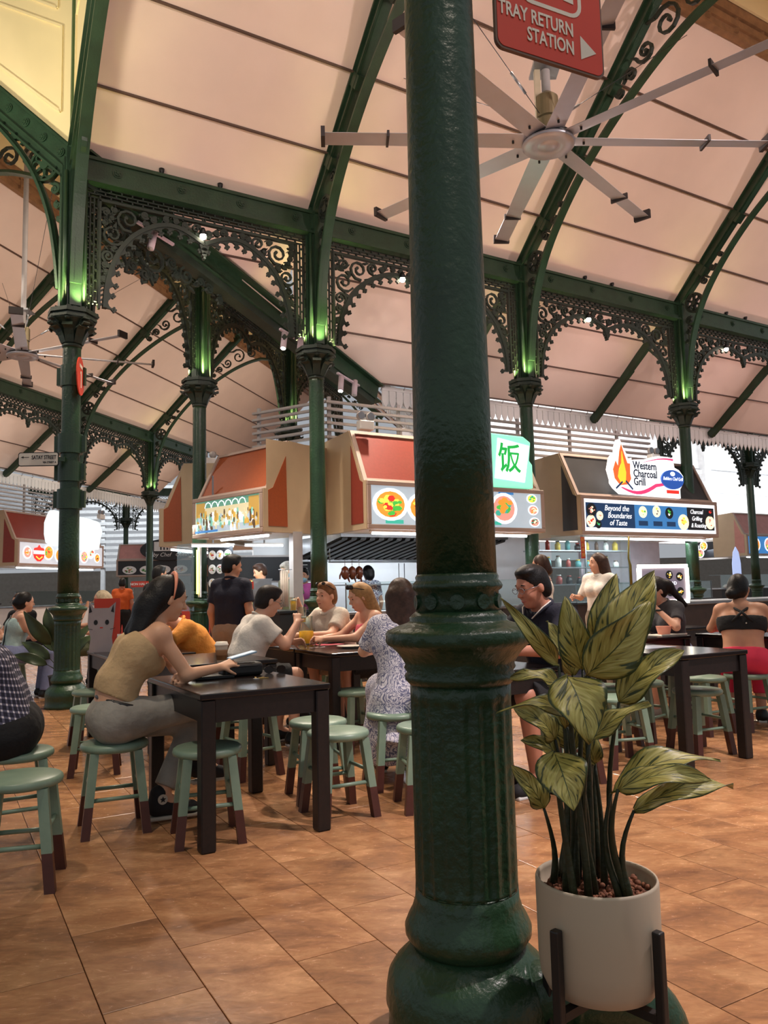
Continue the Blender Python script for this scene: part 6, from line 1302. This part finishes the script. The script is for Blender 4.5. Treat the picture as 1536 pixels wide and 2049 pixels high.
def glasses(frame_m):
    def fn(t, J, H, R):
        g = link('glasses', None, t)
        for s in (1, -1):
            pts = [H(.104, s*.034 + .024*math.cos(a), .008 + .017*math.sin(a)) for a in np.linspace(0, 2*PI, 15)]; m = MB(); m.tube(pts, .0018, 5); m.build('rim', frame_m, g); m = MB(); m.tube([H(.102, s*.058, .012), H(.0, s*.080, .012)], .0018, 5); m.build('temple', frame_m, g)
        m = MB(); m.tube([H(.104, -.01, .012), H(.106, 0, .014), H(.104, .01, .012)], .0018, 5); m.build('bridge', frame_m, g)
    return fn
def head_shades(t, J, H, R):
    g = link('sunglasses', None, t)
    for s in (1, -1):
        m = MB(); m.ball(H(.062, s*.035, .115), .022, 10); m.build('lens', MATS['brown_lens'], g); m = MB(); m.tube([H(.055, s*.06, .11), H(-.03, s*.085, .06)], .004, 6); m.build('temple', BLACK, g)
def mask(t, J, H, R):
    S = Sdf(); S.ell(H(.045, 0, -.055), (.068, .064, .052), .01, R); S.ell(H(-.01, 0, .03), (.094, .072, .095), sub=True, R=R); S.cut(H(.02, 0, 0), -R[:, 0]); S.build('face_mask', mat('blue_mask', (150, 200, 220), .7), t, .01)
def pattern_mat(name, fn):
    m = bpy.data.materials.new(name); m.use_nodes = True; t = m.node_tree; b = t.nodes['Principled BSDF']; b.inputs['Roughness'].default_value = .85; t.links.new(fn(t, nd(t, 'ShaderNodeTexCoord').outputs['Object']), b.inputs['Base Color']); return m
def ramp(t, src, stops):
    r = nd(t, 'ShaderNodeValToRGB'); e = r.color_ramp.elements; e[0].position, e[0].color = stops[0][0], (*s2l(stops[0][1]), 1); e[1].position, e[1].color = stops[-1][0], (*s2l(stops[-1][1]), 1)
    for p, c in stops[1:-1]: e.new(p).color = (*s2l(c), 1)
    t.links.new(src, r.inputs[0]); return r.outputs[0]
def plaid(t, co):
    sp = nd(t, 'ShaderNodeSeparateXYZ'); t.links.new(co, sp.inputs[0]); outs = []
    def M(op, a, b=0.0):
        n = nd(t, 'ShaderNodeMath', operation=op)
        for i, x in enumerate((a, b)):
            if isinstance(x, (int, float)): n.inputs[i].default_value = x
            else: t.links.new(x, n.inputs[i])
        return n.outputs[0]
    for s in (M('ADD', M('MULTIPLY', sp.outputs[1], 1.0), M('MULTIPLY', sp.outputs[0], .8)), M('ADD', sp.outputs[2], M('MULTIPLY', sp.outputs[0], -.25))):
        f = M('ABSOLUTE', M('SUBTRACT', M('FRACT', M('MULTIPLY', s, 34.0)), .5)); outs.append(M('LESS_THAN', f, .16))
    return ramp(t, M('MULTIPLY', M('ADD', outs[0], outs[1]), .5), ((0.0, (34, 34, 52)), (.5, (92, 90, 112)), (1.0, (214, 208, 214))))
def paisley(t, co):
    n = nd(t, 'ShaderNodeTexNoise', i_Scale=9.0, i_Detail=2.0, i_Distortion=3.2); t.links.new(co, n.inputs['Vector']); w = nd(t, 'ShaderNodeMath', operation='MULTIPLY', i_1=7.0); t.links.new(n.outputs[0], w.inputs[0]); f = nd(t, 'ShaderNodeMath', operation='FRACT'); t.links.new(w.outputs[0], f.inputs[0])
    return ramp(t, f.outputs[0], ((.0, (222, 218, 224)), (.38, (210, 206, 216)), (.48, (96, 98, 132)), (.8, (120, 122, 150)), (1.0, (224, 220, 226))))
def speck(c1, c2, s): return lambda t, co: (lambda n: (t.links.new(co, n.inputs['Vector']), ramp(t, n.outputs[0], ((.46, c1), (.52, c2))))[1])(nd(t, 'ShaderNodeTexNoise', i_Scale=s, i_Detail=2.0, i_Distortion=1.0))
PLAID = pattern_mat('checked_shirt_cloth', plaid); PAIS = pattern_mat('paisley_cloth', paisley); FLORAL = pattern_mat('blue_speckled_cloth', speck((226, 230, 240), (44, 62, 110), 55)); MONO = pattern_mat('black_white_print', speck((30, 32, 50), (214, 214, 220), 14))
TAN = cloth('tan_rib', (194, 164, 122), bscale=20, bump=.9); JEAN = cloth('grey_denim', (158, 154, 145), var=.3, scale=6, bump=1.0, bscale=15); NAVY = cloth('navy', (24, 26, 44)); WHITE = cloth('white_cotton', (226, 218, 208)); ORANGE = cloth('orange_polo', (232, 152, 64)); CREAMS = cloth('cream_shirt', (214, 202, 188)); PINKT = cloth('pink_top', (216, 92, 108)); GREYT = cloth('dark_grey', (72, 70, 74)); BLK = cloth('black', (22, 22, 25)); PINKL = cloth('pink_leggings', (222, 52, 84), bump=.1); KHAKI = cloth('khaki_trousers', (150, 134, 118)); BLUEP = cloth('pale_blue', (166, 192, 192)); DENIM = cloth('blue_denim', (128, 136, 172)); OLIVE = cloth('olive_shorts', (84, 90, 66)); WORKO = cloth('worker_orange', (206, 92, 36)); APRON = cloth('dull_olive', (96, 98, 78)); MAGENTA = cloth('magenta', (200, 90, 160))
BROWNH = mat('brown_hair', (66, 45, 36), .4, var=.4, scale=30, bump=.2, bscale=70, spec=.25); BLONDE = mat('blonde_hair', (176, 134, 86), .42, var=.35, scale=30, bump=.2, bscale=70, spec=.25); GREYH = mat('grey_hair', (170, 164, 156), .5, var=.3, scale=30, bump=.2, spec=.25); SANDY = mat('sandy_hair', (138, 96, 62), .5, var=.3, scale=40, bump=.2, spec=.25); ASHB = mat('ash_blonde_hair', (206, 188, 158), .5, var=.3, scale=30, bump=.2, spec=.25)
SK1 = skin((214, 164, 132)); SK2 = skin((222, 168, 140)); SK3 = skin((200, 146, 116)); SK4 = skin((188, 128, 104)); CANV = mat('black_canvas', (26, 25, 28), .8); RUBW = mat('off_white_rubber', (196, 186, 170), .6)
LONG = lambda d=.30, w=.075: [((-.05, .03, .02), (-.09, .04, -d), w, w*.75), ((-.05, -.03, .02), (-.09, -.04, -d), w, w*.75)]
def wpt(t, p): return t.matrix_basis @ Vector(p)
# ---- woman in the tan top
def p1x(t, J, H, R):
    m = MB(); a = np.linspace(-.2, PI + .2, 15)
    pts = [H(.005 - .01*math.sin(q), .092*math.cos(q), .03 + .118*math.sin(q)) for q in a]; m.tube(pts, [.004 + .009*max(0, math.sin(q)) for q in a], 8); m.build('headband', mat('peach_plastic', (236, 150, 118), .35), t)
    for s in (1, -1):
        m = MB(); m.tube([J['sh' + ('l' if s > 0 else 'r')] + V3(-.01, -s*.055, .058), J['sh' + ('l' if s > 0 else 'r')] + V3(.06, -s*.05, .02), J['chest'] + V3(.10, s*.07, .05)], .006, 6); m.tube([J['sh' + ('l' if s > 0 else 'r')] + V3(-.01, -s*.055, .058), J['chest'] + V3(-.08, s*.06, .05)], .006, 6); m.build('strap', TAN, t)
    m = MB(); m.tube([J['pel'] + V3(.112*math.cos(q) + .035, .168*math.sin(q), .082 - .035*math.cos(q)) for q in np.linspace(0, 2*PI, 25)], .012, 8); m.build('belt', BLACK, t)
    for n, s in (('l', 1), ('r', -1)):
        c = J['an'+n] + V3(.0, s*-.048, .0)
    m = MB(); m.disc(0, 0, .026, -.004, .004, 18); m.xf(Matrix.Translation(Vector(J['anl'] + V3(.0, -.048, .0)))); em_ = m.build('ankle_patch', RUBW, t); m = MB(); m.prism([(.017*(1 if k % 2 == 0 else .42)*math.sin(k*PI/5), .017*(1 if k % 2 == 0 else .42)*math.cos(k*PI/5)) for k in range(10)], -.007, -.004); m.xf(Matrix.Translation(Vector(J['anl'] + V3(.0, -.048, .0)))); m.build('star', CANV, em_)
    m = MB(); m.lathe([(.006, 0), (.006, .003)], 10); 
J1 = sit(pel=(-.01, 0, .56), mid=(.01, 0, .74), chest=(.115, 0, .90), neck=(.205, 0, 1.035), shl=(.20, .145, .985), shr=(.20, -.145, .985), head=(.275, 0, 1.175), elr=(.335, -.175, .775), wrr=(.545, -.06, .79), ell=(.36, .15, .785), wrl=(.335, -.06, .765),
    hipl=(0, .085, .54), hipr=(0, -.085, .56), knr=(.46, -.05, .60), anr=(.50, .14, .26), tor=(.62, .16, .17), knl=(.45, .06, .50), anl=(.235, -.02, .125), tol=(.40, -.03, .05))
w1 = person('woman in a tan camisole and grey jeans leaning on the near table', (-1.44, 4.21, 0), rad(30), J1, SK1, (HAIRB, 'long', [((-.05, 0, .02), (-.10, 0, -.08), .078, .070), ((-.085, .01, -.05), (-.145, .02, -.215), .064, .030), ((-.085, -.01, -.05), (-.13, -.03, -.22), .064, .032), ((-.05, -.05, .0), (-.10, -.06, -.20), .04, .028), ((-.06, .04, .0), (-.11, .05, -.20), .045, .028)]), (TAN, 'crop'), (JEAN, .94, .062), (CANV, RUBW), pitch=.28, h=.0075, fem=True, curl=(.9, .7), hd={'r': (V3(.95, .15, .25), V3(0, .5, -.8)), 'l': (V3(-.35, -.9, -.05), V3(-.3, .2, -.9))}, extra=p1x)
t = thing('phone', 'pale blue phone held by the woman in the tan top', 'phone', wpt(w1, (.70, -.0, .845)), rad(30)); m = MB(); m.box(-.08, .08, -.038, .038, -.005, .005); m.xf(Matrix.Rotation(rad(-12), 4, 'Y')); bevel(m.build('body', mat('pale_blue_case', (150, 180, 205), .4), t), .003); m = MB(); m.box(-.074, .074, -.034, .034, .005, .006); m.xf(Matrix.Rotation(rad(-12), 4, 'Y')); m.build('screen', G_PALE, t)
# ---- checked shirt at the left border
J2 = sit(lean=.42, hx=.02, neck=(.30, 0, 1.00), elr=(.40, -.22, .74), ell=(.40, .22, .74), wrl=(.60, .12, .76), wrr=(.60, -.12, .76))
person('person in a dark checked shirt seen from behind at the left border', (-1.88, 4.02, 0), rad(196), J2, SK1, (HAIRB, 'short'), (PLAID, 'long'), (BLK, 1.0), (CANV,), pitch=.3, h=.011, wide=1.22)
# ---- standing man in navy
person('standing man in a navy polo shirt and beige trousers, back turned', (-1.52, 7.75, 0), rad(72), stand(), SK3, (HAIRB, 'short'), (NAVY, 'polo'), (KHAKI, 1.0, .075), (BLACK,), yaw=-.75, pitch=.15, scale=.935, h=.012, wide=1.02)
# ---- man in the white shirt
J4 = sit(lean=.36, head=(.25, 0, 1.125), elr=(.30, -.24, .79), wrr=(.44, -.14, .95), ell=(.30, .22, .79), wrl=(.48, .1, .79), knr=(.42, -.14, .54), anr=(.40, -.14, .09))
w4 = person('man in a white T-shirt and glasses drinking at the beer table', (-1.17, 6.25, 0), rad(28), J4, SK2, (mat('dark_brown_hair', (36, 27, 23), .5, var=.3, scale=40, bump=.2, spec=.25), 'short'), (WHITE, 'tee'), (BLK, .5), (BLACK,), pitch=.32, h=.0105, wide=1.06, curl=(.6, .9), hd={'r': (V3(.25, .55, .75), V3(.2, .6, -.3))}, extra=glasses(STEEL))
def beer_glass(p, lb, fill):
    t = thing('beer_glass', lb, 'glass', p); m = MB(); m.lathe([(.030, .0), (.036, .13), (.034, .13), (.028, .012)], 18, caps=False); m.build('glass', GLASS, t); m = MB(); m.lathe([(.027, .008), (.027 + .006*fill, .125*fill), (.002, .125*fill)], 18); m.build('beer', BEER, t); m = MB(); m.lathe([(.027 + .006*fill, .125*fill), (.0325, .125*fill + .015), (.002, .125*fill + .015)], 18); m.build('foam', FOAM, t)
beer_glass(wpt(w4, (.53, -.03, .945)), 'nearly empty beer glass held by the man in the white shirt', .3)
# ---- man with the beer glass
J5 = sit(lean=.34, head=(.20, .02, 1.125), elr=(.28, -.26, .80), wrr=(.30, -.24, 1.02), ell=(.32, .24, .79), wrl=(.50, .0, .79))
w5 = person('man in a cream shirt raising a beer glass', (-.42, 7.50, 0), rad(222), J5, SK2, (SANDY, 'short'), (CREAMS, 'polo'), (KHAKI, .55), (BLACK,), yaw=.12, pitch=.02, scale=1.02, h=.0115, wide=1.05, curl=(.3, .9), hd={'r': (V3(.3, -.1, .6), V3(.6, .6, 0))}, extra=head_shades)
beer_glass(wpt(w5, (.40, -.21, 1.0)), 'full beer glass in the hand of the man in the cream shirt', .75)
# ---- blonde woman
person('blonde woman in a pink sleeveless top looking down at the table', (-.03, 7.10, 0), rad(205), sit(lean=.34, elr=(.34, -.18, .79), wrr=(.56, -.10, .78), ell=(.36, .2, .79), wrl=(.56, .02, .78)), SK2, (BLONDE, 'long', LONG(.30, .07)), (PINKT, 'tank'), (BLK, .5), (BLACK,), pitch=.34, scale=1.01, h=.0115, fem=True, extra=head_shades)
# ---- woman in the paisley dress
def p7x(t, J, H, R):
    S = Sdf()
    for s in (1, -1): S.cap((.02, s*.09, .50), (.06, s*.13, .22), .15, .17, .08); S.cap((.0, s*.05, .55), (.36, s*.10, .54), .13, .10, .06); S.cap((.36, s*.1, .52), (.34, s*.1, .16), .10, .14, .06, flat=1)
    S.cap((-.10, -.08, .46), (-.13, -.12, .20), .06, .09, .06, flat=1); S.cap((-.05, .1, .46), (-.12, .14, .26), .06, .08, .06, flat=1); S.cut((0, 0, .12), (0, 0, -1)); S.build('skirt', PAIS, t, .011)
    m = MB(); m.tube([J['neck'] + V3(-.055, .07, -.02), J['neck'] + V3(-.06, 0, -.03), J['neck'] + V3(-.055, -.07, -.02)], .004, 6); m.build('neck_tie', cloth('tie_grey', (90, 90, 120)), t)
person('woman in a blue and white paisley dress seen from behind', (.12, 5.04, 0), rad(100), sit(lean=.22, elr=(.22, -.22, .80), wrr=(.42, -.1, .79), ell=(.22, .24, .80), wrl=(.42, .1, .79)), SK2, (BROWNH, 'long', [((-.03, .05, .0), (-.045, .095, -.22), .068, .04), ((-.03, -.05, .0), (-.045, -.095, -.22), .068, .04), ((-.06, 0, .0), (-.09, .03, -.24), .07, .045), ((-.06, 0, .0), (-.09, -.04, -.23), .07, .045)]), (PAIS, 'dress', .8), None, (BLACK,), yaw=.25, pitch=.2, h=.0105, fem=True, wide=1.12, extra=p7x)
# ---- man with glasses on the right
person('man in a navy polo with white collar stripe and glasses', (1.10, 5.0, 0), rad(214), sit(lean=.32, head=(.22, 0, 1.125), elr=(.3, -.26, .78), wrr=(.46, -.1, .78), ell=(.3, .26, .78), wrl=(.48, .12, .78)), SK4, (HAIRB, 'short'), (NAVY, 'polo'), (BLK, .55), (CANV,), yaw=-.15, pitch=.28, scale=1.06, h=.010, wide=1.08,
    extra=lambda t, J, H, R: (glasses(STEEL)(t, J, H, R), [MB().tube([J['neck'] + V3(.01, s*.085, .035), J['neck'] + V3(.07, s*.075, .0), J['neck'] + V3(.115, s*.03, -.06)], .011, 8).build('collar', NAVY, t) for s in (1, -1)], [MB().tube([J['neck'] + V3(.02, s*.09, .045), J['neck'] + V3(.08, s*.08, .008), J['neck'] + V3(.122, s*.035, -.055)], .004, 6).build('collar_stripe', WHITE, t) for s in (1, -1)]))
# ---- standing women by the grill stall
person('standing woman in a white sleeveless top with dark short hair', (1.86, 9.35, 0), rad(150), stand(), SK3, (BROWNH, 'long', [((-.04, .0, .0), (-.08, 0, -.08), .085, .07)]), (WHITE, 'tank'), (BLK, 1.0), (BLACK,), pitch=.1, scale=.93, h=.013, fem=True)
person('standing woman in a white blouse with long dark hair', (2.45, 9.05, 0), rad(222), stand(elr=(.06, -.24, 1.14), wrr=(.26, -.2, 1.16)), SK2, (BROWNH, 'long', [((-.05, .03, .02), (-.11, .08, -.26), .08, .06), ((-.05, -.03, .02), (-.09, -.05, -.22), .075, .055)]), (WHITE, 'tee', .9), (KHAKI, 1.0), (BLACK,), yaw=-.6, pitch=0.0, scale=.925, h=.0125, fem=True, curl=(.4, 1.1))
# ---- woman in grey eating
person('woman in a dark grey T-shirt with a ponytail touching her chin', (2.72, 7.55, 0), rad(208), sit(lean=.26, head=(.20, .0, 1.125), ell=(.24, .26, .80), wrl=(.27, .06, .97), elr=(.26, -.22, .79), wrr=(.45, -.14, .82)), SK2, (mat('dark_brown_pony', (36, 26, 24), .5, var=.4, scale=30, bump=.2, spec=.25), 'long', [((-.06, 0, .07), (-.12, .06, .0), .05, .045), ((-.11, .05, .02), (-.16, .12, -.22), .042, .022)]), (GREYT, 'tee'), (DENIM, .5), (RUBW,), pitch=.42, yaw=-.2, scale=1.0, h=.0115, fem=True, curl=(.8, .8), hd={'l': (V3(.1, -.35, .9), V3(.7, -.6, 0))},
    extra=lambda t, J, H, R: MB().tube([J['wrl'] + (J['ell'] - J['wrl'])*.12 + V3(.034*math.cos(a), .034*math.sin(a), .0) for a in np.linspace(0, 2*PI, 13)], .010, 8).build('wrist_watch', BLACK, t))
# ---- woman in pink leggings
def p12x(t, J, H, R):
    m = MB(); b = J['chest']
    for s in (1, -1): m.tube([J['neck'] + V3(.01, s*.075, .01), J['neck'] + V3(-.065, s*.05, -.03), b + V3(-.115, 0, .09), b + V3(-.118, -s*.08, .01)], .011, 8)
    m.build('cross_strap', BLK, t); m = MB(); m.ball(b + V3(-.118, -.03, .0), .007, 8); m.build('logo_dot', WHITE, t)
person('woman in a black sports bra and pink leggings seen from behind', (2.95, 6.58, 0), rad(68), sit(lean=.30, elr=(.16, -.24, .80), wrr=(.38, -.16, .78), ell=(.18, .24, .80), wrl=(.4, .14, .79)), SK3, (HAIRB, 'bun', [((-.09, .02, -.045), (-.115, .03, -.055), .05, .045)]), (BLK, 'bra'), (PINKL, .85), (BLACK,), yaw=-.35, pitch=.15, h=.0105, fem=True, wide=1.05, extra=p12x)
# ---- others
person('person in an orange polo leaning over the table behind the tan-top woman', (-1.62, 7.30, 0), rad(205), sit(lean=.62, head=(.46, 0, 1.06), elr=(.48, -.24, .78), wrr=(.55, .0, .80), ell=(.48, .24, .78), wrl=(.66, .1, .79)), SK2, (BROWNH, 'short'), (ORANGE, 'polo'), (BLK, 1.0), (BLACK,), pitch=.4, h=.0115, wide=1.18)
person('woman in a pale blue top with a shoulder strap and tied-back hair', (-4.5, 9.5, 0), rad(35), sit(lean=.2), SK2, (HAIRB, 'bun', [((-.08, 0, .0), (-.1, 0, .0), .05, .045)]), (BLUEP, 'tank'), (DENIM, 1.0), (BLACK,), pitch=.05, h=.014, fem=True, wide=1.1, extra=lambda t, J, H, R: (glasses(BLACK)(t, J, H, R), MB().tube([J['neck'] + V3(-.09, .06, -.02), J['chest'] + V3(-.12, .0, 0), J['pel'] + V3(-.12, -.14, .05)], .008, 6).build('bag_strap', BLACK, t)))
person('man in a navy cap and pale shirt at the left border', (-5.3, 10.1, 0), rad(-10), sit(lean=.35), SK2, (BLK, 'short'), (WHITE, 'tee'), (BLK, 1.0), (BLACK,), pitch=.3, h=.015, extra=lambda t, J, H, R: Sdf().ell(H(-.01, 0, .07), (.108, .092, .075), .02, R).ell(H(.10, 0, .055), (.075, .07, .012), .02, R).cut(H(0, 0, .045), -R[:, 2]).build('cap', NAVY, t, .012))
person('person with dark hair facing us behind the man in the cap', (-5.0, 11.0, 0), rad(250), sit(lean=.2), SK3, (BROWNH, 'long', LONG(.12, .07)), (BLK, 'tee'), (BLK, 1.0), (BLACK,), h=.016, fem=True, extra=glasses(BLACK))
person('older woman with a grey-blonde ponytail and patterned skirt', (-3.68, 10.5, 0), rad(200), sit(lean=.12, elr=(.24, -.2, .82), wrr=(.45, -.1, .82)), SK2, (ASHB, 'long', [((-.09, 0, .04), (-.15, .02, -.08), .04, .03)]), (MONO, 'tank'), (OLIVE, .5), (RUBW,), pitch=.0, h=.013, fem=True, wide=1.1, extra=glasses(BLACK))
person('woman in black lifting a cup opposite the older woman', (-4.45, 10.95, 0), rad(15), sit(lean=.15, elr=(.2, -.2, .85), wrr=(.28, -.05, 1.05)), SK3, (BROWNH, 'long', LONG(.15, .07)), (BLK, 'tee'), (BLK, 1.0), (BLACK,), h=.015, fem=True)
person('stall worker in orange seen from behind at the distant left stall', (-5.75, 17.2, 0), rad(100), stand(), SK4, (HAIRB, 'short'), (WORKO, 'tee'), (BLK, 1.0), (BLACK,), scale=.94, h=.016, face=False)
person('person in black walking away behind the tan-top woman', (-3.08, 10.7, 0), rad(80), stand(), SK2, (HAIRB, 'short'), (BLK, 'tee'), (BLK, 1.0), (BLACK,), yaw=-.6, scale=.945, h=.014)
person('grey-haired cook with a blue face mask behind the display case', tuple(pm @ Vector((1.0, 1.05, 0))), rad(228), stand(lean=.15), SK2, (GREYH, 'short'), (APRON, 'tee'), (BLK, 1.0), (BLACK,), pitch=.5, yaw=-.3, scale=.975, h=.013, extra=mask)
person('masked helper in white and pink beside the cook', tuple(pm @ Vector((.72, 1.5, 0))), rad(260), stand(), SK3, (HAIRB, 'short'), (MAGENTA, 'tee'), (BLK, 1.0), (BLACK,), scale=.92, h=.014, extra=mask)
person('brown-haired worker half hidden behind the grey pillar', A(2.9, -1.5), rad(200), stand(elr=(.2, -.2, 1.15), wrr=(.4, -.05, 1.2)), SK2, (BROWNH, 'short'), (BLK, 'tee'), (BLK, 1.0), (BLACK,), pitch=.3, scale=.96, h=.014)
t = thing('towel', 'pale towel hanging beside the grey pillar', 'towel', A(2.82, -.5, 1.0), T1); m = MB()
N = 12; vs = [(-.06 + .12*i/N, .015*math.sin(2.2*i), z) for z in (.5, .25, .0) for i in range(N + 1)]; m.add(vs, [(r*(N+1)+i, r*(N+1)+i+1, (r+1)*(N+1)+i+1, (r+1)*(N+1)+i) for r in range(2) for i in range(N)], 0, True); o = m.build('cloth', WHITE, t); o.modifiers.new('thickness', 'SOLIDIFY').thickness = .01; m = MB(); m.tube([(-.08, 0, .5), (.1, -.04, .5)], .006, 6); m.build('peg', STEEL, t)
person('cook in a blue patterned shirt with black bobbed hair, back turned', A(4.56, -1.25), rad(120), stand(), SK3, (HAIRB, 'long', [((-.03, 0, .0), (-.05, 0, -.05), .10, .085)]), (FLORAL, 'tee'), (BLK, 1.0), (BLACK,), pitch=.2, scale=.935, h=.013, fem=True, face=False, extra=lambda t, J, H, R: MB().tube([J['neck'] + V3(.055*math.cos(a), .06*math.sin(a), -.0) for a in np.linspace(0, 2*PI, 15)], .012, 8).build('collar', WHITE, t))
